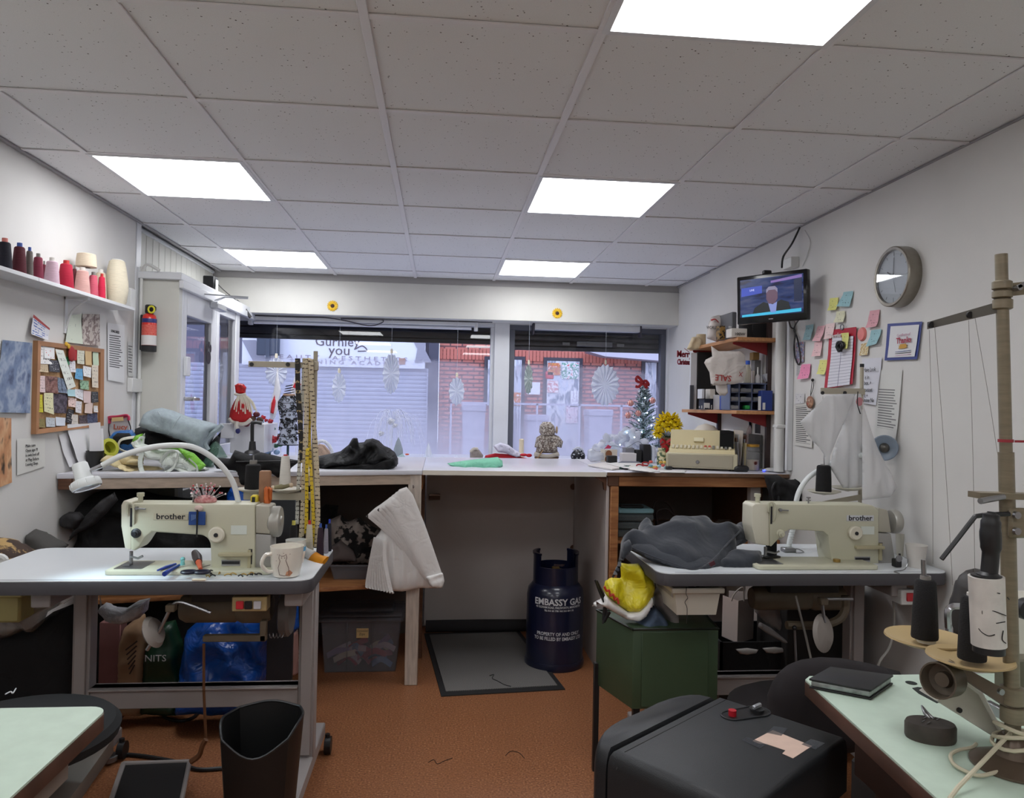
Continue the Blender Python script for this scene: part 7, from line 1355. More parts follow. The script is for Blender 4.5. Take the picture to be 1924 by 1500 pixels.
def flat(name,pts,th,z,m,lb,cat):return single(name,MB().prism([tuple(at(x,y,Z=ZC+z).xy) for x,y in pts],th,MX.Translation((0,0,ZC+z)),.0006),m,lb,cat)
flat('receipt_pad',[(1105,876),(1150,884),(1164,882),(1175,877),(1135,871)],.008,.004,printed('pad_print',(214,208,206),(190,120,116),8,.05,20,.5),'spread white order pads with a red edge on the right counter','pad')
flat('paper_sheet',[(1140,872),(1185,868),(1215,874),(1200,882),(1172,880)],.004,.013,mat('paper_flat',(216,214,212),.6),'loose white sheet over the order pads','paper');flat('paper_sheet',[(1235,884),(1290,884),(1286,889),(1240,888)],.002,.004,'paper_flat','blank paper slip before the cash register','paper');flat('paper_sheet',[(1180,883),(1225,888),(1240,886),(1212,878),(1190,878)],.003,.018,'paper_flat','white folded paper near the front edge of the right counter','paper')
single('white_tube',MB().cyl(at(1183,878,Y=3.98),at(1218,884,Y=3.9),.008),mat('tube_cream',(222,214,196),.5),'rolled cream paper tube lying across the sheets','tube')
t=thing('red_scissors','red-handled scissors lying on the papers','scissors',at(1215,876,Y=4.0));rp_=mat('handle_red',(150,28,34),.4)
for x,y in ((1202,876),(1213,872)):q=at(x,y,Y=4.02);fin('finger_loop',MB().tube([q+V((.018*math.cos(a),.012*math.sin(a),.008*math.sin(a))) for a in [i*math.tau/12 for i in range(13)]],.004,6),rp_,t)
fin('blade',MB().tube([at(1192,878,Y=4.0),at(1172,874,Y=4.0)],[.005,.002],6,flat=.4),steel,t)
single('green_marker',MB().cyl(at(1164,880,Y=3.95),at(1184,876,Y=4.0),.005),mat('marker_green',(40,80,70),.5),'dark green marker pen on the order pads','pen')
t=thing('trinket_heap','small heap of colourful plastic trinkets before the cash register','trinkets',at(1238,884,Y=4.0));rnd=random.Random(12);tcs=[(200,150,60),(206,90,80),(150,190,206),(220,220,224),(120,170,180),(210,180,90)]
for k in range(18):q=at(rnd.uniform(1218,1252),rnd.uniform(868,885),Y=rnd.uniform(3.92,4.1));fin('trinket',MB().sph((q.x,q.y,max(q.z,ZC+.01)),(.012,.01,.008),7,5),mat('trinket_%d' % (k % 6),tcs[k % 6],.4),t)
single('stapler',MB().bb(at(1253,880,Y=3.95).x,3.95,ZC+.003,at(1264,880,Y=3.95).x,3.99,at(1258,877,Y=3.95).z,.004),blk,'small black block before the register foot','stapler')
# right of register
t=thing('letter_rack','rack stuffed with envelopes and dark cards beside the cash register','rack',at(1392,878,Y=4.05));rnd=random.Random(3);ecs=[(206,204,206),(60,56,60),(214,200,160),(176,176,186),(120,84,70),(206,206,210),(196,186,176)]
for k in range(12):x=1376+k*2.4;h0=at(x,808+((k*37) % 44),Y=4.05).z;p0=at(x,870,Y=4.05);fin('envelope',MB().box((p0.x,4.1+(k % 3)*.02,(ZC+h0)/2+.004),(.004,.14,h0-ZC-.004),(0,rnd.uniform(-.1,.1),rnd.uniform(-.1,.1))),mat('envelope_%d' % (k % 7),ecs[k % 7],.6),t)
fin('base_tray',MB().bb(at(1374,870,Y=4.0).x,4.02,ZC+.003,at(1406,870,Y=4.0).x,4.2,ZC+.012,.001),blk,t)
t=thing('glass_jar','clear jar with a gold lid and a paper star label','jar',(at(1414,880,Y=3.98).x,3.98,ZC+.003));hj=at(1414,835,Y=3.98).z-ZC-.003;rj=13*3.98/1404
fin('glass',MB().lathe([(rj*.9,0),(rj,.006),(rj,hj*.75),(rj*.85,hj*.9)],24),film('jar_glass',(150,150,150),.35,.08),t,True);fin('lid',MB().lathe([(rj*.9,hj*.9),(rj*.95,hj*.91),(rj*.95,hj),(.001,hj)],24),mat('lid_gold',(190,144,60),.3,.7),t,True);fin('contents',MB().lathe([(rj*.85,.005),(rj*.88,hj*.4),(.001,hj*.42)],20),mat('jar_fill',(196,180,160),.7),t,True)
for k in range(3):fin('star',MB().box((0,-rj-.001,hj*.3),(.02,.001,.006),(0,k*math.pi/3,0)),mat('star_red',(110,50,40),.6),t,True)
t=thing('black_charger','rounded black charger block at the front of the counter','charger',at(1391,889,Y=3.9));fin('block',pboxz(1374,1409,876,3.88,.07,ZC+.003,.01),mat('charger_black',(26,26,28),.5),t)
t=thing('grey_organiser_boxes','two stacked grey fabric drawers with cream leather pulls','drawers',at(1450,884,Y=4.15));gf=mat('grey_fabric',(92,90,88),.85,var=.1,vs=60)
z0=ZC+.003
for k,(yb_,yt_) in enumerate(((884,852),(850,818))):
    zt2=at(1450,yt_,Y=4.12).z;a=at(1428,850,Y=4.12).x;b=at(1477,850,Y=4.12).x;d_=fin('drawer',MB().bb(a,4.12,z0,min(b,XW-.005),4.4,zt2,.003),gf,t);z0=zt2+.004
    q=at(1447,(yb_+yt_)/2-4,Y=4.112);fin('leather_pull',MB().ribbon([q+V((-.03,0,.006)),q+V((-.014,-.008,0)),q+V((.014,-.008,-.004)),q+V((.03,0,0))],.016,.002,(0,0,1),4),mat('pull_cream',(176,160,140),.7),d_)
ztp=z0
t=thing('white_binder_clips','white and black curved headband leaning on the grey drawers','headband',at(1466,880,Y=4.08));fin('white_band',MB().tube(px([(1456,876),(1462,860),(1468,840),(1467,825),(1461,822)],4.07),.009,8,4,flat=.5),mat('band_white',(206,206,212),.5),t);fin('black_band',MB().tube(px([(1452,870),(1460,850),(1464,832)],4.075),.01,8,4,flat=.5),blk,t)
for nm,x0_,x1_,yt,c,lb in [('card_carton',1437,1452,800,(206,204,176),'cream carton with a black logo on the grey drawers'),('dark_bottle_box',1421,1436,797,(40,32,30),'dark brown box with yellow specks on the grey drawers'),('peach_box',1453,1476,804,(206,150,124),'flat peach box on top of the grey drawers')]:sb(nm,x0_,x1_,yt,4.16,.08,ztp+.001,mat('c_'+nm,c,.6),lb)
zct=at(1436,796,Y=4.2).z
bottle(1432,1440,778,800,4.18,zct-.03,.4,mat('brown_glass',(40,30,30),.2),film('cap_clear',(190,190,196),.7),'small dark bottle with a clear square cap on the cartons',.5)
single('blue_bag_pouch',puffmesh(px([(1443,805),(1446,794),(1454,788),(1460,790),(1459,804)],4.3),.02,.008,.3,15,3),mat('pouch_blue',(90,120,170),.5),'crumpled pale blue pouch behind the cream carton','pouch')
t=thing('glitter_pouch','clear pouch of cards standing behind the letter rack','pouch',at(1412,830,Y=4.3));fin('film',puffmesh(px([(1403,870),(1402,812),(1408,798),(1420,800),(1424,812),(1420,870)],4.3),.02,.01,.3,12,5),film('pouch_film',(190,170,170),.6),t);fin('red_insert',MB().prism([(q.x,q.z) for q in px([(1406,860),(1408,812),(1416,810),(1414,860)],4.3)],.006,frame((1,0,0),(0,0,1),(0,4.3,0))),mat('insert_red',(130,60,60),.6),t)
m,nt,b,L=nodes('wrap_print');b.inputs['Roughness'].default_value=.5;tc=nt.nodes.new('ShaderNodeTexCoord');vo=nt.nodes.new('ShaderNodeTexVoronoi');vo.inputs['Scale'].default_value=34;L(tc.outputs['Object'],vo.inputs[0]);L(mixc(nt,mathn(nt,'LESS_THAN',vo.outputs['Distance'],.36),lin((224,214,208)),lin((200,116,96))),b.inputs['Base Color'])
single('wrapping_roll',MB().cyl(at(1524,872,Y=3.9),at(1481,808,Y=3.95),.02,n=16),m,'roll of white and coral wrapping paper leaning on the wall','wrapping paper')
t=thing('white_router','low white round router with a blue glow on the counter','router',(at(1456,886,Y=3.93).x,3.94,ZC+.003));fin('body',MB().lathe([(.03,0),(.05,.004),(.052,.01),(.035,.018),(.001,.02)],26,MX.Diagonal((1.15,.8,1,1))),whp,t,True);fin('status_light',MB().box((-.062,-.01,.006),(.012,.01,.004)),mat('blue_led',(60,80,255),.4,emit=6),t,True)
t=thing('tealight_box','long black box with white scribbled lettering on the counter','box',at(1494,888,Y=3.88));fin('carton',MB().box(tuple((at(1472,886,Y=3.86)+at(1515,888,Y=3.86))/2+V((0,.03,.022))),(.135,.05,.05),-.12,.003),mat('matt_black',(18,17,18),.6),t)
for k in range(8):q=at(1476+k*4,886+(k % 2),Y=3.845);fin('white_scribble',MB().tube([q+V((0,-.004,0)),q+V((.004,-.004,.008)),q+V((.008,-.004,.0))],.0014,4,3),whp,t)
t=thing('teal_red_box','teal and red toy-coloured box at the counter end','box',at(1518,896,Y=3.86));fin('teal_panel',pbox(1504,877,1516,898,3.82,.04),mat('teal_card',(100,176,160),.5),t);fin('red_panel',pbox(1516,879,1527,900,3.815,.04),mat('red_card',(176,50,40),.5),t);fin('pink_dot',MB().sph(at(1510,886,Y=3.817),(.01,.002,.012),10,5),mat('coral_dot',(190,80,90),.5),t)
single('white_stick',MB().cyl(at(1476,890,Y=3.84),at(1486,899,Y=3.8),.003),mat('stick_cream',(220,208,180),.6),'short cream wooden stick on the edge of the right counter','stick')
t=thing('black_bag','black nylon bag with straps hanging at the right counter corner','bag',at(1480,950,Y=3.75));fin('body',puffmesh(px([(1438,905),(1436,893),(1460,892),(1478,902),(1510,900),(1535,905),(1535,950),(1470,952),(1448,948),(1444,925)],3.72),.06,.016,.3,9,12),blackc,t);fin('strap',MB().tube(px([(1455,948),(1450,925),(1456,908),(1464,912),(1462,948)],3.66),.006,6,5),blk,t)
# on the shelf under the right counter
t=thing('stacked_organisers','stack of clear plastic organisers with a teal top under the counter','organiser',at(1195,1005,Y=3.95));z0=.721;ztop=at(1195,955,Y=3.95).z;n=3;xa_,xb_=at(1161,990,Y=3.95).x,at(1228,990,Y=3.95).x
for k in range(n):h=(ztop-.03-z0)/n;fin('clear_tray',MB().bb(xa_,3.95,z0+k*h,xb_,4.15,z0+(k+1)*h-.004,.006),film('organiser_clear',(120,130,134),.55),t)
fin('teal_tray',MB().bb(xa_,3.945,ztop-.03,xb_,4.15,ztop-.004,.006),mat('teal_pale',(134,176,186),.4),t);fin('handle',MB().bb(xa_+.02,3.97,ztop-.004,xb_-.05,4.02,ztop+.01,.004),blk,t)
t=thing('wire_basket','dark bag handles looping behind the organisers','bag',at(1250,1000,Y=4.2));fin('handle',MB().tube(px([(1230,975),(1228,955),(1234,942),(1248,942),(1262,955),(1268,975)],4.2),.006,6,5),upr,t);fin('handle',MB().tube(px([(1236,985),(1234,965),(1242,957),(1256,958),(1270,975),(1272,990)],4.15),.006,6,5),upr,t);fin('body',puffmesh(px([(1228,1010),(1232,978),(1280,978),(1284,1010)],4.2),.05,.015,.2,9,2),mat('bag_brown',(58,46,42),.8),t)
single('crinkled_bag',puffmesh(px([(1330,1005),(1335,985),(1350,975),(1372,976),(1385,990),(1386,1005)],4.2),.04,.012,.5,14,3),film('smoke_film',(100,92,86),.5),'crinkled smoky plastic bag at the back of the counter shelf','bag')
t=thing('clutter_box','low brown box at the back of the right counter shelf','box',at(1310,1005,Y=4.3));fin('carton',pboxz(1288,1330,985,4.3,.2,.721),mat('brown_card',(92,74,62),.8),t)
# ================================================================ right wall papers and clock
def zr(pts):return [(1480+x/4.167,420+y/4.167) for x,y in pts]
def zs(pts):return [(1480+x/5,640+y/5) for x,y in pts]
def q4(x0,y0,x1,y1,sk=0,dx=0):return [(x0+dx,y0),(x1+dx,y0-sk),(x1,y1-sk),(x0,y1)]
def noteP(name,c,seed):return printed('note_%d' % seed,c,tuple(int(v*.62) for v in c),6,.14,14,.42)
YEL,BLN,PIN,HOT=(220,218,130),(150,190,196),(222,170,176),(232,140,176)
for k,(z_,c,lb) in enumerate([
    (q4(332,586,400,684,6,-2),YEL,'yellow sticky note under the clock, left of a blue one'),
    ([(440,538),(514,528),(498,652),(406,650)],BLN,'blue-green sticky note highest on the wall, left of the clock'),
    (q4(384,690,450,778,6),(218,216,186),'very pale yellow sticky note under the highest blue one'),
    ([(644,684),(722,674),(716,806),(632,820)],(214,158,166),'dusky pink sticky note below the clock'),
    ([(144,800),(205,790),(198,912),(130,914)],BLN,'blue sticky note farthest left beside the television cable'),
    ([(236,806),(296,798),(280,922),(206,922)],PIN,'curled pink sticky note right of the far left blue one'),
    ([(296,790),(372,778),(366,900),(300,908)],(228,200,198),'pale blush sticky note half behind the red calendar'),
    ([(212,930),(272,918),(270,1038),(206,1044)],(226,186,188),'plain pink sticky note left of the red calendar'),
    ([(108,1104),(180,1100),(176,1212),(98,1222)],HOT,'hot pink sticky note with writing, low on the left'),
    ([(252,1070),(314,1068),(304,1184),(248,1180)],YEL,'yellow sticky note at the lower left edge of the calendar'),
    ([(656,838),(738,826),(720,942),(630,966)],BLN,'curled blue-green sticky note right of the coral disc')]):
    wpaper('sticky_note',zr(z_),noteP('n',c,300+k),lb,'sticky note',.016,k,X=XW,lift=.004+.001*(k % 3),group='sticky notes on the right wall')
wpaper('colour_chart',zr([(64,930),(130,926),(128,1088),(64,1092)]),pictured('chart_print',[(60,60,90),(190,120,100),(90,120,170),(210,200,200),(60,70,90)],6,.5,3),'narrow colour chart card behind the television cable loop','chart',.002,X=XW)
wpaper('barcode_strip',zr([(68,1096),(110,1094),(104,1196),(66,1200)]),printed('barcode_print',(206,204,204),(90,90,90),14,.1,5,.8),'small strip of grey labels below the colour chart','label',.002,X=XW)
cal=wpaper('wall_calendar',zr([(330,836),(540,810),(520,1256),(304,1306)]),mat('calendar_red',(176,30,52),.5),'red wall calendar for December with a lined white pad','calendar',.012,2,X=XW,lift=.008)
m,nt,b,L=nodes('calendar_pad');uv=nt.nodes.new('ShaderNodeUVMap');s=nt.nodes.new('ShaderNodeSeparateXYZ');L(uv.outputs[0],s.inputs[0]);ln=mathn(nt,'LESS_THAN',mathn(nt,'FRACT',mathn(nt,'MULTIPLY',s.outputs[1],16)),.1);md=mathn(nt,'LESS_THAN',mathn(nt,'ABSOLUTE',mathn(nt,'SUBTRACT',s.outputs[0],.47)),.012);L(mixc(nt,mathn(nt,'MAXIMUM',ln,md),lin((216,214,222)),lin((110,112,132))),b.inputs['Base Color'])
fin('lined_pad',wsheet(zr([(350,898),(516,880),(494,1262),(326,1286)]),XW,.010,2,lift=.013),m,cal)
q=at(*zr([(374,880)])[0],X=XW-.016);fin('lettering',MB().text('December',.030,RWALL(q),.0006,.8,'CENTER',.0004),whp,cal)
q=at(*zr([(425,812)])[0],X=XW-.012);fin('hanging_ring',MB().tube([q+V((0,.014*math.cos(a),.012*math.sin(a))) for a in [i*math.tau/14 for i in range(15)]],.0025,6),steel,cal)
wpaper('sticky_note',zr([(420,860),(480,854),(482,980),(440,985)]),noteP('n',YEL,330),'yellow sticky note stuck on the calendar under the black hair band','sticky note',.01,4,X=XW,lift=.02)
t=thing('hair_band','black gathered hair band hanging on the wall calendar','hair band',at(1578,655,X=XW-.04));c=at(*zr([(408,962)])[0],X=XW-.035);rnd=random.Random(2)
for k in range(9):a=rnd.uniform(0,3.1);fin('loop',MB().tube([c+V((rnd.uniform(-.006,.006),.02*math.cos(b2)*(1+.3*math.sin(k*2)),.018*math.sin(b2)))+V((0,rnd.uniform(-.006,.006),rnd.uniform(-.006,.006))) for b2 in [a+i*math.tau/9 for i in range(10)]],.004,6,2),blk,t)
wpaper('gold_card',zr([(576,944),(640,930),(632,1030),(566,1036)]),pictured('gold_card',[(206,196,156),(180,140,60),(220,210,180),(196,170,90)],5,.4),'cream card with a gold motif under the coral disc','card',.006,X=XW)
c=at(*zr([(588,868)])[0],X=XW);single('coral_disc',MB().lathe([(.001,.012),(.026,.01),(.031,.004),(.031,0)],24,RWALL(c)),mat('coral_plastic',(222,126,120),.4),'round coral pink disc on the wall right of the calendar','disc')
hn=wpaper('handwritten_note',zr([(584,1060),(738,1050),(700,1424),(580,1400)]),mat('note_white',(214,214,222),.6),'white sheet with black handwriting, partly behind the stand','note',.008,1,X=XW,lift=.006)
for k,(s_,x,y) in enumerate([('Have Look',640,1146),('is in',620,1206),('box. +',626,1250),('context',628,1304),('it +',612,1350),('phone No',630,1386)]):fin('handwriting',MB().text(s_,.026,RWALL(at(*zr([(x,y)])[0],X=XW-.016)),.0003,.8),ink,hn)
lt=wpaper('printed_letter',zs([(842,280),(1078,276),(1036,942),(836,900)]),printed('letter_print',(212,212,208),(120,120,120),26,.09,8,.92,top=.2,bottom=.86),'long white printed letter taped below the certificate','letter',.012,3,X=XW)
ce_=wpaper('certificate',zr([(782,786),(1054,768),(1020,1064),(764,1074)]),mat('certificate_blue',(44,58,130),.4),'certificate of thanks with a dark blue border below the clock','certificate',.004,0,X=XW,lift=.006)
fin('white_panel',wsheet(zr([(806,806),(1030,792),(1000,1042),(786,1052)]),XW,.004,0,lift=.0085),mat('certificate_white',(216,216,218),.5),ce_)
q=lambda x,y,l=.0145:at(*zr([(x,y)])[0],X=XW-l)
fin('lettering',MB().text('Certificate of',.016,RWALL(q(906,872)),.0003,1),mat('faint_pink',(196,150,170),.5),ce_);fin('lettering',MB().text('Thanks',.033,RWALL(q(906,916)),.0004,1,'CENTER',.0006),mat('cert_red',(170,50,76),.5),ce_)
fin('gold_ribbon',MB().prism([(-.03,-.006),(-.022,0),(-.03,.006),(-.02,.004),(-.02,.01),(.02,.01),(.02,.004),(.03,.006),(.022,0),(.03,-.006),(.018,-.006),(.018,-.008),(-.018,-.008),(-.018,-.006)],.001,RWALL(q(902,964))),mat('cert_gold',(200,150,50),.5),ce_)
for yy,c_ in ((1000,'tag_blue'),(1014,'ink_black'),(1030,'faint_pink')):a_=q(902,yy);fin('rule_line',MB().box(tuple(a_),(.001,.1,.0016)),c_,ce_)
wpaper('printed_notice',zs([(60,596),(236,576),(236,1010),(66,980)]),printed('notice_print',(208,206,200),(70,70,70),22,.1,14,.8),'printed notice on the wall left of the white mesh bag','notice',.004,X=XW)
wpaper('small_flyer',zs([(70,500),(160,500),(160,590),(70,594)]),printed('flyer_print',(206,204,204),(130,130,140),5,.1,9,.4),'tiny pale flyer above the printed notice','flyer',.004,X=XW)
t=thing('owl_ornament','round brown and red patterned ornament on a loop of string','ornament',at(1523,768,X=XW-.02));c=at(*zs([(213,580)])[0],X=XW-.012)
fin('disc',MB().lathe([(.001,.014),(.02,.013),(.03,.006),(.031,0)],22,RWALL(c)),mat('owl_print',(120,70,56),.5,var=1,vs=60,col2=(190,150,120)),t);hk=at(*zs([(234,372)])[0],X=XW-.012)
fin('string',MB().tube([c+V((0,0,.03)),hk+V((0,.01,-.03)),hk,hk+V((0,-.01,-.03)),c+V((0,0,.03))],.0016,5,4),blk,t);fin('hook',MB().sph(hk,.008,8,6),blk,t)
for k,(sx_,sy_) in enumerate(((-1,1),(1,1),(0,-1))):fin('patch',MB().sph(c+V((-.012,sx_*.011,sy_*.008)),(.003,.006,.006),8,5),mat('owl_patch_%d' % k,[(206,190,170),(206,190,170),(190,60,50)][k],.5),t)
# clock
cc_=at(1697,521,X=XW);R_=.121;t=thing('wall_clock','round brushed-steel wall clock showing ten o\'clock','clock',cc_-V((0,0,R_)));CM=RWALL(cc_)
fin('rim',MB().lathe([(R_,0),(R_+.001,.004),(R_,.05),(R_-.004,.054),(R_-.014,.052),(R_-.016,.044)],56,CM,False),mat('brushed_steel',(150,144,134),.35,.85,var=.1,vs=40),t)
fin('dial',MB().lathe([(.001,.04),(R_-.015,.04)],48,CM,False),mat('dial_grey',(176,184,190),.35),t)
hm=mat('hand_grey',(60,62,66),.4)
for k in range(12):
    a=k*math.pi/6;fin('hour_mark',MB().box((0,R_-.028,.0408),(.002,.012 if k % 3 else .018,.0006),0,0,CM@ MX.Rotation(-a,4,'Z')),hm,t)
for nm,an,L_,w_ in (('hour_hand',302,.055,.005),('minute_hand',3,.085,.0035),('second_hand',165,.075,.001)):fin(nm,MB().box((0,L_/2-.008,.043),(w_,L_,.001),0,0,CM@ MX.Rotation(-math.radians(an),4,'Z')),hm,t)
fin('hub',MB().cyl(CM@ V((0,0,.041)),CM@ V((0,0,.046)),.005),hm,t)
m,nt,b,L=nodes('clock_glass');out=nt.nodes['Material Output'];nt.nodes.remove(b);tr=nt.nodes.new('ShaderNodeBsdfTransparent');gl=nt.nodes.new('ShaderNodeBsdfGlossy');gl.inputs['Roughness'].default_value=.01;mx=nt.nodes.new('ShaderNodeMixShader');mx.inputs[0].default_value=.2;L(tr.outputs[0],mx.inputs[1]);L(gl.outputs[0],mx.inputs[2]);L(mx.outputs[0],out.inputs[0])
fin('glass',MB().lathe([(.0005,.05),(R_-.014,.05)],48,CM,False),m,t)
# ================================================================ on the right sewing table
def onR(x,y):return at(x,y,Z=ZR)
flm=mat('slate_fleece',(46,50,58),.95,var=.1,vs=90,sheen=.25,cre=.3,crs=7)
def tilt(pts,Y0,k=.003,yr=1075):return [at(x,y,Y=Y0+(yr-y)*k) for x,y in pts]
def zf(pts):return [(1080+x/3.333,880+y/3.333) for x,y in pts]
t=thing('fleece_jacket','slate grey fleece jacket heaped over the left end of the right table','jacket',at(1290,1060,Y=2.75))
fin('body',puffmesh(tilt(zf([(285,545),(288,470),(340,425),(400,432),(398,372),(430,346),(480,368),(500,410),(560,400),(590,350),(610,345),(660,352),(700,345),(800,346),(850,358),(880,412),(960,404),(1010,366),(1060,370),(1088,410),(1082,458),(1012,486),(1012,520),(960,600),(880,632),(700,645),(600,615),(450,560),(350,508)]),2.60,.0035),.06,.012,.5,5,31,.5),flm,t)
fin('front_flap',puffmesh(tilt(zf([(360,430),(480,470),(640,470),(800,440),(960,410),(1060,372),(1085,420),(1000,500),(900,600),(820,642),(700,645),(560,600),(450,560),(350,508)]),2.575,.0035),.014,.011,.6,5,7,.4),flm,t)
fin('sleeve',puffmesh(tilt(zf([(900,600),(960,540),(1040,530),(1080,540),(1170,545),(1172,600),(1110,636),(1000,636),(930,630)]),2.60,.003),.03,.012,.35,8,9),flm,t)
fin('hanging_sleeve',puffmesh(px(zf([(300,470),(345,440),(350,505),(300,560),(275,640),(240,690),(232,680),(270,600),(285,520)]),2.68),.035,.012,.3,6,5),flm,t)
fin('hem_seam',MB().tube(tilt(zf([(360,500),(480,550),(620,600),(720,632),(800,620),(880,560),(960,470),(1040,390)]),2.512,.0035),.0035,6,5),flm,t)
q=at(*zf([(860,598)])[0],Y=2.50);fin('brand_tab',MB().box(tuple(q),(.02,.004,.014),(0,-.5,0)),mat('tab_maroon',(80,36,46),.6),t)
single('turquoise_tag',puffmesh(px(zf([(495,390),(530,378),(570,380),(560,400),(530,412),(500,405)]),2.9),.01,.008,.4,12,3),mat('turquoise_film',(110,180,200),.4),'turquoise and white wrapper peeping behind the fleece','wrapper')
# thread stand, mesh bag, lamp
YT=3.0;xp=at(1617,850,Y=YT).x
t=thing('thread_stand','beige thread stand behind the right machine, draped with a sheer bag','thread stand',(xp,YT,ZR));zt_=at(1616,690,Y=YT).z
fin('pole',MB().cyl((xp,YT,ZR),(xp,YT,zt_),.008),bei,t);fin('black_cap',MB().cyl((xp,YT,zt_),(xp,YT,zt_+.014),.0088),blk,t)
q0,q1=at(1539,741,Y=YT),at(1618,736,Y=YT);fin('guide_arm',MB().bb(q0.x,YT-.014,q1.z-.014,q1.x+.01,YT-.009,q1.z+.012,.001),bei,t)
for x in (1545,1587):p=at(x,738.5,Y=YT-.0145);fin('eyelet',MB().lathe([(.0035,0),(.0075,0),(.0075,.004),(.0035,.004)],16,FRONT(p)),blk,t)
q0,q1=at(1546,946,Y=YT-.02),at(1621,934,Y=YT-.02);fin('cross_bar',MB().add([q0+V((0,0,-.008)),q1+V((0,0,-.012)),q1+V((0,0,.012)),q0+V((0,0,.008)),q0+V((0,.004,-.008)),q1+V((0,.004,-.012)),q1+V((0,.004,.012)),q0+V((0,.004,.008))],[(0,1,2,3),(7,6,5,4),(0,4,5,1),(1,5,6,2),(2,6,7,3),(3,7,4,0)]),bei,t)
lp=mat('plate_ivory',(196,192,176),.45)
_,p1=plate(1548,926,.066,YT-.06,lp,t);_,p2=plate(1592,919,.066,YT-.03,lp,t);fin('spindle',MB().cyl(p1,p1+V((0,0,.16)),.0028),steel,t);fin('spindle',MB().cyl(p2,at(1587,853,Y=YT-.03),.003),steel,t);fin('clamp',MB().box((xp,YT-.004,at(1617,876,Y=YT).z),(.022,.02,.04),0,.002),bei,t)
cone((p1.x-.002,p1.y,p1.z+.002),.031,at(1547,874,Y=YT-.06).z-p1.z,cone_k,GRY,'fat black thread cone on the right machine\'s stand',None,top=.88,tip=.001)
p_=(at(1588,920,Y=YT-.03).x,YT-.04,p2.z+.002);t2=thing('thread_bobbin','slim grey-tan bobbin on a white base, right plate of the stand','bobbin',p_);hb=at(1588,876,Y=YT-.04).z-p_[2]
fin('base',MB().lathe([(.015,0),(.011,.02),(.008,hb*.35)],14),whp,t2,True);fin('thread',MB().lathe([(.008,hb*.35),(.0095,hb*.4),(.0095,hb*.95),(.007,hb)],14),yarn('yarn_tan',(150,140,122)),t2,True)
for x0_,x1_ in ((1546,1549),(1587,1588)):single('thread_line',MB().tube([at(x0_,745,Y=YT-.02),at(x1_,872,Y=YT-.05)],.0007,4),mat('thread_grey',(130,126,120),.8),'thread running from the stand arm to the %s spool' % ('black' if x0_==1546 else 'slim tan'),'thread')
mesh_m=film('sheer_white',(222,222,224),.6,.6)
t=thing('mesh_bag','sheer white drawstring bag hooked over the right thread stand','bag',at(1600,930,Y=YT-.08))
fin('left_fold',puffmesh(px(zs([(116,765),(290,600),(360,520),(420,505),(640,500),(620,540),(560,700),(480,880),(400,1080),(390,1170),(350,1170),(340,1070),(290,1000),(240,950),(180,870)]),YT-.09),.014,.012,.9,11,3,.3,(1.6,1,.35)),mesh_m,t)
fin('middle_fold',puffmesh(px(zs([(420,505),(690,500),(700,700),(700,1380),(520,1390),(400,1200),(420,1060),(520,800)]),YT-.06),.014,.012,1.0,12,5,.3,(1.8,1,.25)),mesh_m,t)
fin('right_fold',puffmesh(px(zs([(700,560),(740,700),(790,860),(850,1020),(960,1230),(1030,1380),(1000,1420),(960,1470),(820,1490),(700,1500),(700,1000)]),YT-.2),.016,.012,1.0,11,8,.3,(1.6,1,.3)),mesh_m,t)
fin('drawstring',MB().tube(px(zs([(660,480),(655,560),(660,620),(684,690)]),YT-.13),.0022,5,4),blk,t);fin('pink_toggle',MB().sph(at(*zs([(675,575)])[0],Y=YT-.1),(.016,.004,.018),12,6),film('toggle_pink',(210,130,140),.6),t)
t=thing('gooseneck_lamp','white gooseneck lamp with a round blue-grey shade behind the mesh bag','lamp',onR(1481,1037));P_=[(1481,1037,2.98),(1484,1015,2.98),(1492,985,2.98),(1495,950,2.98),(1501,925,2.98),(1515,902,2.98),(1532,888,2.99),(1560,872,3.04),(1600,860,2.96),(1645,850,2.88)]
fin('arm',MB().tube([at(x,y,Y=Y) for x,y,Y in P_],.0105,10,5),'lamp_white',t);fin('clamp_base',MB().box(tuple(onR(1481,1037)+V((0,0,.008))),(.05,.04,.016),0,.003),steel,t)
for k in range(9):q=at(1482+k*.9,1030-k*4.5,Y=2.98);fin('ridge',MB().lathe([(.0105,-.0015),(.0125,0),(.0105,.0015)],14,MX.Translation(q)),'lamp_white',t)
c=at(1662,842,Y=2.86);LM=frame((1,-.5,0),(0,0,1),c);fin('shade',MB().lathe([(.02,-.03),(.05,-.02),(.052,-.005),(.048,0),(.03,-.012),(.001,-.014)],30,LM),mat('shade_blue',(138,152,168),.35),t);fin('reflector',MB().sph(LM@ V((0,0,-.006)),.02,16,10),mat('reflector_grey',(90,88,84),.3,.6),t)
p=onR(1449,1047);cone((p.x,p.y,ZR),.021,at(1449,988,Y=p.y).z-ZR,cone_k,GRY,'black thread cone standing behind the right needle',None,top=.85,tip=.001)
p=onR(1542,1040);single('cream_post',MB().cyl(p,(p.x,p.y,at(1542,1001,Y=p.y).z),.007,.006),mat('post_cream',(206,204,160),.4),'cream plastic post standing seen through the right machine arm','post')
t=thing('metal_clasp','open wire clasp lying on the right table behind the machine','clasp',onR(1500,1040));fin('wire',MB().tube([onR(1488,1037)+V((0,0,.003)),onR(1498,1033)+V((0,0,.003)),onR(1510,1039)+V((0,0,.003)),onR(1496,1041)+V((0,0,.003))],.002,5,4),steel,t)
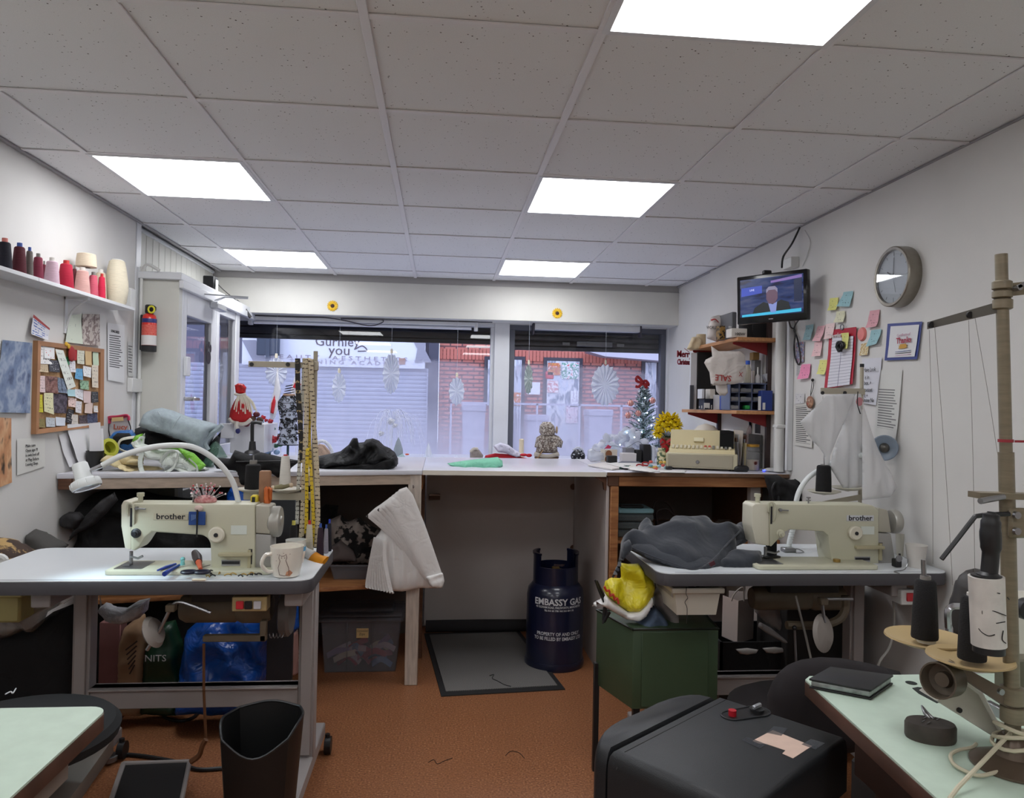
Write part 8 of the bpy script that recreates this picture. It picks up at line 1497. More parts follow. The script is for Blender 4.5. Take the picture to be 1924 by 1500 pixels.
def cup(x0_,x1_,yt,yb,m,lb,Y=None):
    p=onR((x0_+x1_)/2,yb);r=(x1_-x0_)/2*p.y/1404;h=at((x0_+x1_)/2,yt,Y=p.y).z-ZR;t=thing('paper_cup',lb,'cup',p);fin('cup',MB().lathe([(r*.72,0),(r,h-.003),(r*1.03,h),(r*.97,h),(r*.7,.006),(.001,.005)],26),m,t,True);return t
cup(1701,1741,1024,1066,mat('cup_white',(206,202,196),.5),'white paper cup at the right end of the right table');cup(1682,1703,1002,1044,mat('cup_cream',(200,196,182),.5),'cream cup half hidden behind the right machine pulley')
t=thing('bobbin_winder','black bobbin winder bracket at the foot of the right machine','bobbin winder',onR(1690,1066));q=onR(1690,1066);fin('bracket',MB().bb(q.x-.02,q.y-.01,ZR,q.x+.004,q.y+.02,ZR+.03,.003).cyl(q+V((0,0,.0)),q+V((.0,0,.05)),.004),blk,t);fin('wheel',MB().cyl(q+V((-.01,-.014,.034)),q+V((-.01,-.01,.034)),.012),steel,t)
single('wire_tangle',MB().tube([onR(1700,1050)+V((0,0,.004)),onR(1706,1068)+V((0,0,.03)),onR(1700,1072)+V((0,0,.004)),onR(1680,1076)+V((0,0,.004)),onR(1690,1080)+V((0,0,.004))],.0018,5,6),steel,'small tangle of bare wire before the white cup','wire')
t=thing('belt_ring','small metal ring on the bed by the right machine column','ring',onR(1572,1063));fin('ring',MB().cyl(onR(1572,1064)+V((0,0,.016)),onR(1572,1064)+V((0,0,.026)),.013),mat('brass',(170,140,80)),t)
single('presser_feet',MB().box(tuple(onR(1450,1057)+V((0,0,.02))),(.07,.02,.006),.3,.002),mat('feet_dark',(40,38,36),.4,.5),'dark metal attachments lying at the right needle plate','attachments')
# ================================================================ under the right table
t=thing('metal_cabinet','green enamelled metal drawer cabinet on black legs','cabinet',(.9,2.8,0));gn=mat('cabinet_green',(58,76,54),.5,var=.12,vs=4)
Zc=.62;P4=[at(1190,1184,Z=Zc),at(1350,1183,Z=Zc),at(1352,1140,Z=Zc),at(1121,1148,Z=Zc)];P4[2]=V((P4[1].x+.03,P4[1].y+.26,Zc))
lo_=[(q.x,q.y) for q in P4]
fin('carcass',MB().prism(lo_,.285,MX.Translation((0,0,Zc-.285)),.003),gn,t);fin('top_lip',MB().tube([q+V((0,0,.002)) for q in P4]+[P4[0]],.005,6),mat('lip_dark',(26,34,26),.4),t)
fp=[P4[0]+(P4[1]-P4[0])*.1,P4[0]+(P4[1]-P4[0])*.88];fin('front_panel',MB().bb(fp[0].x,P4[0].y-.006,Zc-.275,fp[1].x,P4[0].y-.001,Zc-.008,.001),gn,t)
for q in (P4[3],P4[0]+V((.02,.03,0)),P4[1]+V((-.02,.03,0)),P4[2]+V((-.02,-.02,0))):fin('leg',MB().bb(q.x-.008 if q is P4[3] else q.x-.012,q.y-.02,0,q.x+.012,q.y+.004,Zc-.2 if q is not P4[3] else .42,.001),blk,t)
sp_=mat('yellow_film',(222,206,40),.35,var=.08,vs=14,cre=1,crs=12)
def zc2(pts):return zf(pts)
t=thing('yellow_bag','bright yellow plastic bag in a white one on the green cabinet','bag',at(1180,1150,Y=2.78))
fin('yellow_bag',puffmesh(px(zc2([(285,592),(330,600),(400,598),(430,640),(480,680),(498,730),(490,790),(430,850),(380,890),(320,895),(260,850),(200,800),(178,760),(190,710),(230,686),(290,690)]),2.76),.075,.013,.5,9,12),sp_,t)
fin('white_bag',puffmesh(px(zc2([(178,770),(200,800),(270,855),(330,900),(400,880),(470,800),(490,780),(478,860),(440,920),(380,955),(320,945),(240,900),(190,870),(150,850),(108,866),(120,840),(160,820)]),2.72),.04,.012,.4,12,9),polyt,t)
fin('red_scroll',MB().tube(px(zc2([(185,740),(200,770),(215,765),(222,800),(240,790),(250,825),(265,815),(275,850)]),2.675),.004,6,4),mat('letter_red',(190,60,40),.5),t)
single('blue_jeans',puffmesh(px(zc2([(340,975),(420,930),(480,850),(540,900),(590,980),(580,1010),(400,1010)]),2.75),.06,.014,.3,9,4),mat('mid_denim',(84,100,124),.85,var=.2,vs=40),'faded blue jeans folded on the green cabinet','jeans')
single('grey_lining',puffmesh(px(zc2([(490,780),(520,740),(560,745),(640,870),(640,940),(700,940),(800,940),(780,1000),(600,1005),(560,930),(500,850)]),2.78),.05,.014,.35,8,7),mat('lining_grey',(140,132,128),.85),'grey-beige cloth spilling between the jeans and the white tray','cloth')
single('black_wires',MB().tube(px([(1120,1092),(1128,1108),(1134,1120),(1136,1140),(1134,1168),(1140,1160),(1146,1150)],2.7),.006,6,4).tube(px([(1118,1090),(1126,1112),(1140,1150),(1132,1172)],2.69),.004,5,4),blk,'black cables hanging over the left corner of the green cabinet','cable')
t=thing('drawer_tray','off-white plastic drawer tray hanging under the right table','tray',at(1310,1158,Y=2.56));a=at(1272,1156,Y=2.56);b=at(1346,1112,Y=2.56);tw=mat('tray_white',(196,188,174),.5);bz=ZR-.05
fin('tub',MB().add([(a.x,2.56,a.z),(b.x,2.56,a.z),(b.x,2.78,a.z),(a.x,2.78,a.z),(a.x-.012,2.55,b.z),(b.x+.01,2.55,b.z),(b.x+.01,2.8,b.z),(a.x-.012,2.8,b.z)],[(0,3,2,1),(0,1,5,4),(1,2,6,5),(2,3,7,6),(3,0,4,7)]),tw,t)
for c_,d_ in ((((a.x+b.x)/2,2.548,b.z+.006),(b.x-a.x+.05,.014,.02)),((a.x-.018,2.67,b.z+.006),(.012,.25,.02)),((b.x+.018,2.67,b.z+.006),(.012,.25,.02)),(((a.x+b.x)/2,2.795,b.z+.006),(b.x-a.x+.05,.014,.02))):fin('rim',MB().box(c_,d_,0,.004),tw,t)
fin('runner',MB().bb(a.x-.03,2.6,b.z+.01,a.x-.02,2.8,ZR-.046).bb(b.x+.02,2.6,b.z+.01,b.x+.03,2.8,ZR-.046),blk,t);fin('contents',puffmesh(px([(1275,1106),(1290,1102),(1320,1103),(1345,1106),(1346,1114),(1276,1114)],2.66),.05,.012,.4,12,3),blackc,t)
single('loose_thread',MB().tube(px([(1290,1104),(1289,1116),(1292,1124),(1287,1132),(1291,1144),(1290,1172)],2.535),.0012,4,5),'black_thread','dark thread dangling down the front of the white tray','thread')
t=thing('paper_bag','white paper carrier bag with string handles under the right table','bag',at(1385,1208,Y=3.2));pw_=mat('paper_bag_white',(190,178,172),.7);fr_=px([(1382,1208),(1414,1208),(1414,1128),(1384,1130)],3.2);sd_=px([(1356,1206),(1382,1208),(1384,1130),(1357,1132)],3.3)
c0,c1,c2=at(1356,1206,Y=3.3),at(1385,1209,Y=3.2),at(1415,1208,Y=3.26);zt_=at(1386,1130,Y=3.2).z
for nm,a_,b_,m_ in (('front',c1,c2,pw_),('side',c0,c1,mat('paper_side',(206,190,182),.7)),('back',c0+V((.06,.08,0)),c2+V((.0,.1,0)),pw_)):fin(nm,MB().add([(a_.x,a_.y,c1.z),(b_.x,b_.y,c1.z),(b_.x+.004,b_.y+.004,zt_),(a_.x+.004,a_.y+.004,zt_),(a_.x,a_.y+.002,c1.z),(b_.x,b_.y+.002,c1.z),(b_.x+.004,b_.y+.006,zt_),(a_.x+.004,a_.y+.006,zt_)],[(0,1,2,3),(7,6,5,4),(0,4,5,1),(1,5,6,2),(2,6,7,3),(3,7,4,0)]),m_,t)
fin('base',MB().prism([tuple(q.xy) for q in (c0,c1,c2,c2+V((0,.09,0)))],.004,MX.Translation((0,0,c1.z))),pw_,t)
fin('handle',MB().tube(px([(1374,1130),(1380,1116),(1392,1105),(1397,1108),(1398,1130)],3.19),.003,6,4),mat('handle_twine',(190,180,170),.8),t)
t=thing('black_crate','black fabric crate with crumpled white paper under the right table','crate',at(1420,1268,Y=3.05));z0,z1=at(1420,1268,Y=3.05).z,at(1420,1207,Y=3.05).z;xa_,xb_=at(1354,1230,Y=3.05).x,at(1500,1230,Y=3.05).x
fin('shell',MB().bb(xa_,3.05,z0,xb_,3.06,z1).bb(xa_,3.35,z0,xb_,3.36,z1).bb(xa_,3.05,z0,xa_+.01,3.36,z1).bb(xb_-.01,3.05,z0,xb_,3.36,z1).bb(xa_,3.05,z0,xb_,3.36,z0+.01),blackc,t);fin('base_stand',MB().bb(xa_,3.06,0,xb_,3.34,z0-.001),blk,t)
for k,(x0_,x1_,y_) in enumerate(((1382,1425,1220),(1432,1480,1218))):fin('white_scrap',puffmesh(px([(x0_,y_),((x0_+x1_)/2,y_-2),(x1_,y_+1),(x1_-4,y_+8),((x0_+x1_)/2,y_+11),(x0_+8,y_+9)],3.04),.008,.01,.4,14,k),mat('scrap_white',(180,176,172),.7),t)
single('clear_sack',puffmesh(px([(1414,1112),(1430,1118),(1450,1130),(1478,1150),(1480,1190),(1462,1188),(1440,1172),(1418,1150)],3.1),.04,.014,.5,12,6),film('sack_clear',(170,160,156),.6),'crumpled clear sack under the right motor','sack')
single('white_cloth_strip',puffmesh(px([(1426,1168),(1448,1180),(1478,1204),(1476,1210),(1440,1190),(1424,1178)],3.0),.02,.01,.3,12,2),mat('strip_grey_cloth',(150,146,144),.8),'grey-white strap hanging under the right motor','strap')
single('power_cable',MB().tube([at(1495,1120,Y=2.68),at(1505,1160,Y=2.66),at(1515,1200,Y=2.66),at(1524,1240,Y=2.66)],.0045,6,4),mat('cable_grey',(150,146,140),.5),'pale grey cable hanging from the right motor','cable')
single('power_cable',MB().tube([at(1678,1124,Y=2.64),at(1680,1170,Y=2.64),at(1672,1215,Y=2.62),at(1655,1240,Y=2.6),at(1646,1262,Y=2.6)],.0045,6,4),'cable_grey','pale grey cable curving down from the red switch','cable')
t=thing('pedal_rod','thin treadle rod under the right table','rod',at(1495,1250,Y=2.6));fin('rod',MB().cyl(at(1493,1182,Y=2.64),at(1496,1250,Y=2.64),.004),steel,t);fin('rod_joint',MB().sph(at(1493,1180,Y=2.64),.009),blk,t)
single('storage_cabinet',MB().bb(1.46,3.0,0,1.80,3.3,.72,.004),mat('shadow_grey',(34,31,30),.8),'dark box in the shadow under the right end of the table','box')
# ================================================================ chairs
dk_f=mat('chair_fabric',(16,15,16),.95)
t=thing('office_chair','dark stool seat in front of the left sewing table','chair',(-1.1,2.1,0));c_=V((-1.10,2.09,.5));fin('seat',MB().lathe([(.2,0),(.245,.012),(.25,.035),(.235,.05),(.001,.06)],40,MX.Translation((0,0,.49))),dk_f,t,True);fin('gas_stem',MB().cyl((0,0,.1),(0,0,.49),.025),blk,t,True)
for k in range(5):a=k*math.tau/5;fin('base_arm',MB().tube([(0,0,.1),(.24*math.cos(a),.24*math.sin(a),.07)],[.022,.014],8),blk,t,True);fin('castor',MB().cyl((.24*math.cos(a)-.012,.24*math.sin(a),.03),(.24*math.cos(a)+.012,.24*math.sin(a),.03),.03),blk,t,True)
single('white_thread',MB().tube([at(x,y,Z=.552) for x,y in ((10,1305),(20,1300),(24,1303),(30,1294))],.002,5,4),mat('thread_white',(206,206,206),.8),'snippet of white thread on the dark stool','thread')
t=thing('office_chair','dark maroon-black upholstered chair between the heater and right table','chair',(1.2,2.2,0));mf=mat('chair_maroon',(30,25,27),.95)
fin('backrest',puffmesh(px([(1440,1345),(1442,1310),(1448,1288),(1462,1265),(1480,1250),(1505,1240),(1540,1235),(1580,1237),(1630,1246),(1690,1262),(1700,1300),(1690,1400),(1520,1420),(1450,1390)],2.12),.07,.03,.05,4,3),mf,t);fin('seat',MB().lathe([(.2,0),(.24,.02),(.24,.05),(.2,.07),(.001,.075)],30,MX.Translation((1.2,2.34,.4))),mf,t);fin('gas_stem',MB().cyl((1.2,2.34,.08),(1.2,2.34,.4),.025),blk,t)
for k in range(5):a=k*math.tau/5+.4;fin('base_arm',MB().tube([(1.2,2.34,.09),(1.2+.23*math.cos(a),2.34+.23*math.sin(a),.05)],[.022,.014],8),blk,t)
# ================================================================ near tables
grn=mat('pale_green_laminate',(190,208,192),.35,var=.05,vs=30);brn=mat('brown_edge',(84,56,44),.55,var=.4,vs=12)
ZN=.82
t=thing('work_table','pale green table corner with chipped brown edge at the lower left','table',(-.9,1.1,0))
c_=at(178,1342,Z=ZN);x1_=at(100,1425,Z=ZN).x;yf_=at(60,1330,Z=ZN).y;fin('tabletop',MB().prism(rrect(-1.5,.55,x1_,yf_,.035,6),.004,MX.Translation((0,0,ZN-.004))),grn,t);fin('wood_core',MB().prism(rrect(-1.501,.549,x1_+.001,yf_+.001,.035,6),.03,MX.Translation((0,0,ZN-.0345)),.001),brn,t)
lg_=mat('leg_light_grey',(122,112,104),.5);xb0=x1_-.05
fin('side_rail',MB().bb(xb0-.03,.6,ZN-.115,xb0,yf_-.05,ZN-.036,.003),lg_,t)
fa,fb=at(214,1390,Z=.3),at(120,1500,Z=.3)
fin('foot',MB().prism([tuple(q.xy) for q in (at(214,1386,Z=.3),at(180,1384,Z=.3),at(60,1520,Z=.3),at(118,1520,Z=.3))],.05,MX.Translation((0,0,.25)),.002),lg_,t)
fin('leg',MB().bb(-.9,1.2,0,-.84,1.26,ZN-.036),lg_,t);fin('leg',MB().bb(-1.45,1.2,0,-1.39,1.26,ZN-.036),lg_,t);fin('castor_cup',MB().lathe([(.03,0),(.034,.02),(.026,.022),(.02,.01),(.001,.01)],20,MX.Translation(at(204,1430,Z=.01))),mat('cup_metal',(130,130,132),.3,.6),t)
t=thing('overlock_table','pale green table top with dark brown wooden edge at lower right','table',(1.2,1.2,0));xl=at(1640,1395,Z=ZN).x;yf_=at(1700,1268,Z=ZN).y;xl2=at(1530,1290,Z=ZN).x
poly=[(xl2,yf_-.02),(xl2+.02,yf_),(1.75,yf_),(1.75,.5),(at(1790,1530,Z=ZN).x,.5),(at(1760,1500,Z=ZN).x,at(1760,1500,Z=ZN).y)]
fin('tabletop',MB().prism(poly,.004,MX.Translation((0,0,ZN-.004))),grn,t);fin('wood_edge',MB().prism([(x-.001,y) for x,y in poly],.03,MX.Translation((0,0,ZN-.0345)),.001),brn,t)
fin('apron',MB().bb(xl2+.1,.5,ZN-.2,xl2+.12,yf_-.05,ZN-.035,.002),mat('apron_dark',(50,32,26),.6),t)
for x,y in ((xl2+.15,yf_-.1),(1.68,yf_-.1),(xl2+.15,.6)):fin('leg',MB().bb(x-.02,y-.02,0,x+.02,y+.02,ZN-.035,.002),mat('apron_dark',(50,32,26)),t)
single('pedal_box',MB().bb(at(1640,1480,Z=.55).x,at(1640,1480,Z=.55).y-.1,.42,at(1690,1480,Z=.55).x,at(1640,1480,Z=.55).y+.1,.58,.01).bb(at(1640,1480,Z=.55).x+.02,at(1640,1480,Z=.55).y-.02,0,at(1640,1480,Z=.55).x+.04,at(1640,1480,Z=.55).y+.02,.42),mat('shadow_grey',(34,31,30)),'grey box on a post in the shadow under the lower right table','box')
q=at(1712,1284,Z=ZN);fin('oil_hole',MB().lathe([(.010,0),(.012,.0008),(.009,.0012),(.001,.0006)],18,MX.Translation(q)),mat('hole_dark',(30,34,32),.8),t)
fin('belt_slot',MB().prism([tuple(at(x,y,Z=ZN).xy) for x,y in ((1714,1294),(1724,1292),(1750,1296),(1775,1318),(1760,1322),(1726,1304))],.001,MX.Translation((0,0,ZN))),'hole_dark',t)
# phone wallet
t=thing('phone_wallet','closed black phone wallet with a worn silver case on the green table','phone case',at(1600,1300,Z=ZN));Wp=[at(x,y,Z=ZN+.003) for x,y in ((1519,1288),(1632,1302),(1676,1276),(1560,1256))];dlt=V((0,0,0))
def plate4(P,h,z,bev=.003):return MB().prism([tuple(q.xy) for q in P],h,MX.Translation((0,0,z)),bev)
Wp=[at(x,y,Z=ZN+.004) for x,y in ((1520,1291),(1636,1313),(1678,1284),(1560,1268))]
cW=sum(Wp,V())/4
fin('lower_cover',plate4(Wp,.004,ZN+.001,.001),blk,t);fin('silver_phone',plate4([q+(cW-q)*.04 for q in Wp],.012,ZN+.005),mat('phone_silver',(150,156,154),.35,.4,var=.4,vs=60),t);fin('upper_cover',plate4([q+(cW-q)*-.01 for q in Wp],.005,ZN+.0175,.002),mat('cover_black',(24,24,27),.5),t)
t=thing('magnet_dish','oval dark brown magnetic pin dish on the green table','dish',at(1748,1400,Z=ZN));Ld,Rd=at(1701,1385,Z=ZN),at(1795,1392,Z=ZN);c_=(Ld+Rd)/2;c_.z=ZN;rr=(Rd-Ld).length/2;fin('dish',MB().lathe([(rr*.96,0),(rr,.004),(rr,.026),(rr*.94,.031),(rr*.4,.031),(.001,.031)],32,MX.Translation(c_)@ MX.Rotation(-.35,4,'Z')@ MX.Diagonal((1,.72,1,1))),mat('dish_brown',(66,58,52),.55,var=.3,vs=40),t)
rnd=random.Random(7)
for k in range(5):a_=rnd.uniform(0,6);fin('stuck_pin',MB().cyl(c_+V((rr*.4*math.cos(a_),rr*.3*math.sin(a_),.032)),c_+V((rr*.4*math.cos(a_)+.01,rr*.3*math.sin(a_)+.006,.0325)),.0008,n=5),steel,t)
t=thing('tweezers','steel tweezers leaning up behind the brown pin dish','tweezers',c_);q=c_+V((0,rr*.4,.03));tip_=at(1731,1326,Y=q.y+.03);fin('arm',MB().tube([tip_,at(1737,1340,Y=q.y+.01),q+V((.01,0,0))],[.0012,.003,.003],6,flat=.5),steel,t);fin('arm',MB().tube([tip_+V((.001,0,0)),at(1744,1342,Y=q.y+.01),q+V((.016,0,0))],[.0012,.003,.003],6,flat=.5),steel,t)
crd=mat('cord_cream',(196,188,164),.6)
single('electric_cord',MB().tube([at(x,y,Z=ZN+.006) for x,y in ((1834,1398),(1826,1405),(1800,1410),(1786,1420),(1792,1436),(1815,1450),(1840,1458),(1870,1452),(1886,1448))],.0032,8,5),crd,'loose cream cord curling behind the brown dish','cord')
# overlocker at the edge of the frame
Yo=1.38
t=thing('overlocker','cream overlock machine partly in view behind the near stand','overlocker',at(1830,1400,Z=ZN));oc=mat('overlock_cream',(196,192,180),.4)
F3=lambda pts,Y:[(at(x,y,Y=Y).x,at(x,y,Y=Y).z) for x,y in pts]
zo=lambda pts:[(1680+x/3.262,1040+y/3.262) for x,y in pts]
fin('belt_cover',MB().prism(F3(zo([(262,905),(300,880),(400,850),(405,770),(520,850),(700,1180)]),1.25),.05,frame((1,0,0),(0,0,1),(0,1.30,0))),oc,t)
fin('cover_rib',MB().tube(px(zo([(405,768),(530,860),(700,1178)]),1.245),.004,6),mat('rib_bright',(214,212,204),.4),t)
q=at(*zo([(405,965)])[0],Y=1.244);fin('cover_screw',MB().cyl(q,q+V((0,.004,0)),.0045),blk,t)
c0_=at(*zo([(270,780)])[0],Y=1.2);c1_=c0_+V((.036,.02,-.004));rW=.03
q_=(c0_-c1_).to_track_quat('Z','Y').to_matrix().to_4x4();q_.translation=c1_;LL=(c0_-c1_).length
fin('belt_wheel',MB().lathe([(rW*.9,0),(rW,.004),(rW,LL),(rW*1.02,LL+.002),(rW*.93,LL+.002),(rW*.86,LL*.5),(.014,LL*.45),(.012,LL*.7),(.001,LL*.7)],32,q_),mat('wheel_brown',(92,82,70),.45,.3),t)
fin('body',MB().bb(at(1893,1300,Y=1.6).x,1.42,ZN,1.35,1.60,at(1900,1150,Y=1.42).z,.01),oc,t);fin('dark_head',MB().bb(at(1880,1262,Y=1.4).x,1.38,ZN+.05,1.3,1.42,ZN+.115,.004),mat('head_olive',(96,92,76),.5),t)
fin('chrome_strip',MB().bb(at(1878,1345,Y=1.34).x,1.34,at(1878,1352,Y=1.34).z,at(1890,1345,Y=1.34).x,1.38,at(1878,1332,Y=1.34).z,.001),steel,t)
fin('top_wheel',MB().lathe([(.016,0),(.02,.004),(.02,.02),(.014,.022),(.001,.022)],18,frame((1,0,0),(0,0,1),at(1920,1142,Y=1.3))),blk,t)
# black bag and chrome chair part by the wall behind
t=thing('visitor_chair','dark upholstered chair on a chrome tube frame behind the near thread cones','chair',(1.32,1.75,0));fin('backrest',puffmesh(px([(1778,1200),(1788,1130),(1800,1090),(1815,1072),(1832,1068),(1850,1072),(1880,1100),(1890,1200)],1.75),.05,.02,.2,8,4),mat('scuffed_leather',(44,40,38),.5),t);fin('leg',MB().cyl((1.30,1.75,0),(1.30,1.75,.9),.01),steel,t);fin('leg',MB().cyl((1.42,1.78,0),(1.42,1.78,.9),.01),steel,t)
fin('chrome_tube',MB().tube(px([(1786,1620),(1784,1215),(1782,1180),(1781,1150),(1788,1141),(1800,1140),(1830,1141)],1.66),.008,8,4),mat('chrome',(190,190,195)),t)
# ================================================================ big near thread stand
YN=1.19;t=thing('thread_stand','tall olive-grey metal thread stand in the right foreground','thread stand',(at(1898,1450,Y=YN).x,YN,ZN));om=mat('olive_enamel',(128,118,98),.4,.2,var=.15,vs=20,stretch=(1,1,8))
xn=at(1885,700,Y=YN).x;zt_=at(1881,478,Y=YN).z;zm=at(1890,850,Y=YN).z;PT,PB=at(1881,478,Y=YN),at(1904,1462,Y=YN);PBz=V((PB.x,YN,ZN+.01))
def xp_(z):return PT.x+(PBz.x-PT.x)*(PT.z-z)/(PT.z-PBz.z)
fin('upper_pole',MB().cyl((xp_(zm),YN,zm),PT,.0098,n=20),om,t);fin('lower_pole',MB().cyl(PBz,(xp_(zm),YN,zm),.0122,n=20),om,t)
fin('base',MB().lathe([(.066,0),(.066,.004),(.045,.014),(.03,.02),(.022,.05),(.018,.055),(.001,.055)],36,MX.Translation((PBz.x,YN,ZN+.001))),mat('base_brown',(96,82,70),.35,.4),t)
for y0_,y1_ in ((528,545),(546,561),(562,582)):z0_,z1_=at(1881,y1_,Y=YN).z,at(1881,y0_,Y=YN).z;fin('clamp_ring',MB().lathe([(.0125,0),(.0155,.002),(.0155,z1_-z0_-.002),(.0125,z1_-z0_)],22,MX.Translation((xp_(z0_),YN,z0_))),om,t)
a=at(1744,612,Y=YN+.1);b=at(1874,578,Y=YN-.0)
def bar4(a,b,h,th,m,nm,par,n=(0,1,0),h2=None):h2=h2 or h;n=V(n)*th;return fin(nm,MB().add([a+V((0,0,-h/2)),b+V((0,0,-h2/2)),b+V((0,0,h2/2)),a+V((0,0,h/2)),a+V((0,0,-h/2))+n,b+V((0,0,-h2/2))+n,b+V((0,0,h2/2))+n,a+V((0,0,h/2))+n],[(0,1,2,3),(7,6,5,4),(0,4,5,1),(1,5,6,2),(2,6,7,3),(3,7,4,0)]),m,par)
bar4(a,b,.013,.003,mat('arm_grey',(86,82,76),.4,.5),'guide_arm',t,h2=.019)
for x,y,f in ((1748,612,.03),(1822,588,.6)):q=a*(1-f)+b*f+V((0,-.001,0));fin('eyelet',MB().lathe([(.0028,0),(.0058,0),(.0058,.004),(.0028,.004)],18,FRONT(q)),blk,t)
a2,b2_=at(1893,545,Y=YN-.012),at(1960,538,Y=YN-.012);bar4(a2,b2_,.022,.003,om,'right_arm',t);q=at(1907,542,Y=YN-.016);fin('wing_bolt',MB().cyl(q,q+V((0,-.012,0)),.005).box(tuple(q+V((.004,-.01,.004))),(.018,.004,.007),(0,-.5,0),.001),steel,t)
a2,b2_=at(1842,932,Y=YN-.02),at(1950,935,Y=YN-.02);bar4(a2,b2_,.010,.03,om,'mid_bracket',t);a2,b2_=at(1842,943,Y=YN-.03),at(1880,934,Y=YN-.03);fin('bracket_pin',MB().cyl(at(1842,942,Y=YN-.04),at(1885,934,Y=YN-.02),.005),steel,t)
fin('clamp_plate',MB().bb(xp_(1.2)-.014,YN-.022,at(1900,1008,Y=YN).z,xp_(1.2)+.024,YN-.012,at(1900,952,Y=YN).z,.004),om,t)
for y in (968,998):q=at(1908,y,Y=YN-.024);fin('bolt',MB().cyl(q,q+V((0,-.006,0)),.006),steel,t)
fin('thread_rod',MB().tube(px([(1769,1051),(1800,1012),(1828,976),(1836,970),(1870,967),(1896,966)],YN-.03),.004,8,3),blk,t)
q=at(1892,829,Y=YN);fin('red_tape',MB().lathe([(.0112,-.002),(.0118,-.002),(.0118,.003),(.0112,.003)],18,MX.Translation((xp_(q.z),YN,q.z))).box((xp_(q.z)+.02,YN-.008,q.z),(.02,.001,.004)),mat('red_tape',(150,40,50),.5),t)
a2,b2_=at(1790,1252,Y=YN+.03),at(1905,1322,Y=YN-.01);bar4(a2,b2_,.018,.02,mat('base_brown',(96,82,70)),'plate_arm',t,h2=.03)
for y0_,y1_ in ((1290,1324),(1326,1358)):z0_,z1_=at(1900,y1_,Y=YN).z,at(1900,y0_,Y=YN).z;fin('collar',MB().lathe([(.014,0),(.019,.002),(.019,z1_-z0_-.002),(.014,z1_-z0_)],24,MX.Translation((xp_(z0_),YN,z0_))).cyl((xp_(z0_),YN,z0_+.012),(xp_(z0_)+.04,YN,z0_+.012),.012),om,t)
q=at(1878,1299,Y=YN-.03);fin('set_screw',MB().cyl(q,q+V((0,-.006,0)),.005),steel,t)
tan=mat('plate_tan',(176,152,108),.5)
def bigplate(x,y,r,Y,lab=None):
    p=at(x,y,Y=Y);fin('spool_plate',MB().lathe([(.008,-.012),(.02,-.010),(r*.7,-.003),(r,.006),(r*.985,.009),(r*.7,.001),(.015,-.006),(.001,-.006)],40,MX.Translation(p)),tan,t);return p
pA=bigplate(1740,1205,.072,YN+.14);pB=bigplate(1822,1243,.068,YN+.02)
fin('spindle',MB().cyl(pA,at(1735,1052,Y=YN+.14),.0045),steel,t);fin('tripod_foot',MB().lathe([(.016,0),(.018,.01),(.012,.012)],10,MX.Translation(pA+V((0,0,-.002)))),whp,t)
bar4(at(1745,1222,Y=YN+.14),at(1800,1256,Y=YN+.03),.014,.012,'base_brown','plate_arm',t)
hA=at(1735,1084,Y=YN+.14).z-pA.z-.006;cone((pA.x-.003,pA.y,pA.z+.004),.0235,hA,cone_k,GRY,'black thread cone on the far tan plate of the near stand',None,top=.78,tip=.004)
hB=at(1826,1112,Y=YN+.02).z-pB.z-.006;cone((pB.x+.004,pB.y,pB.z+.002),.0225,hB,cone_k,WHT,'black thread cone behind the lint roller on the near tan plate',None,top=.82,tip=.002)
# lint roller
Yl=YN-.075;t=thing('lint_roller','lint roller with a fluff-covered white sleeve and black handle','lint roller',at(1856,1225,Y=Yl));ct,cb=at(1853,1083,Y=Yl),at(1858,1212,Y=Yl);rl_=32*Yl/1404
fin('sticky_sleeve',MB().cyl(cb,ct,rl_*.98,rl_,n=36),mat('sleeve_white',(206,202,196),.5,var=.14,vs=30),t);fin('core',MB().cyl(cb+V((0,0,-.012)),cb,rl_*.9,n=30).cyl(ct,ct+V((0,0,.002)),rl_*.86,n=30),blk,t)
fin('handle',MB().tube([ct+V((.004,0,-.002)),at(1860,1062,Y=Yl),at(1862,1030,Y=Yl),at(1861,1000,Y=Yl),at(1862,975,Y=Yl),at(1863,962,Y=Yl)],[.018,.0125,.0125,.015,.0155,.0145,.012,.006],14,4),blk,t)
rnd=random.Random(11)
for k,pts in enumerate([[(1840,1112),(1842,1106),(1856,1108)],[(1831,1178),(1834,1184),(1840,1188),(1848,1184)],[(1834,1140),(1846,1141),(1860,1146),(1868,1149)],[(1872,1116),(1882,1122)],[(1862,1176),(1860,1192),(1868,1200)],[(1850,1163),(1866,1160)],[(1836,1130),(1840,1126)]]):
    W3=[]
    for x,y in pts:
        q=at(x,y,Y=Yl);dx=max(-.95,min(.95,(q.x-cb.x)/rl_));W3.append(V((q.x,Yl-rl_*math.sqrt(1-dx*dx)-.001,q.z)))
    fin('stuck_thread',MB().tube(W3,.0008,5,4),'black_thread',t)
for x,y in ((1834,1108),(1836,1146)):q=at(x,y,Y=Yl);dx=(q.x-cb.x)/rl_;fin('grey_fluff',MB().sph((q.x,Yl-rl_*math.sqrt(max(0,1-dx*dx)),q.z),(.004,.001,.005),8,5),mat('fluff_grey',(120,114,108),.9),t)
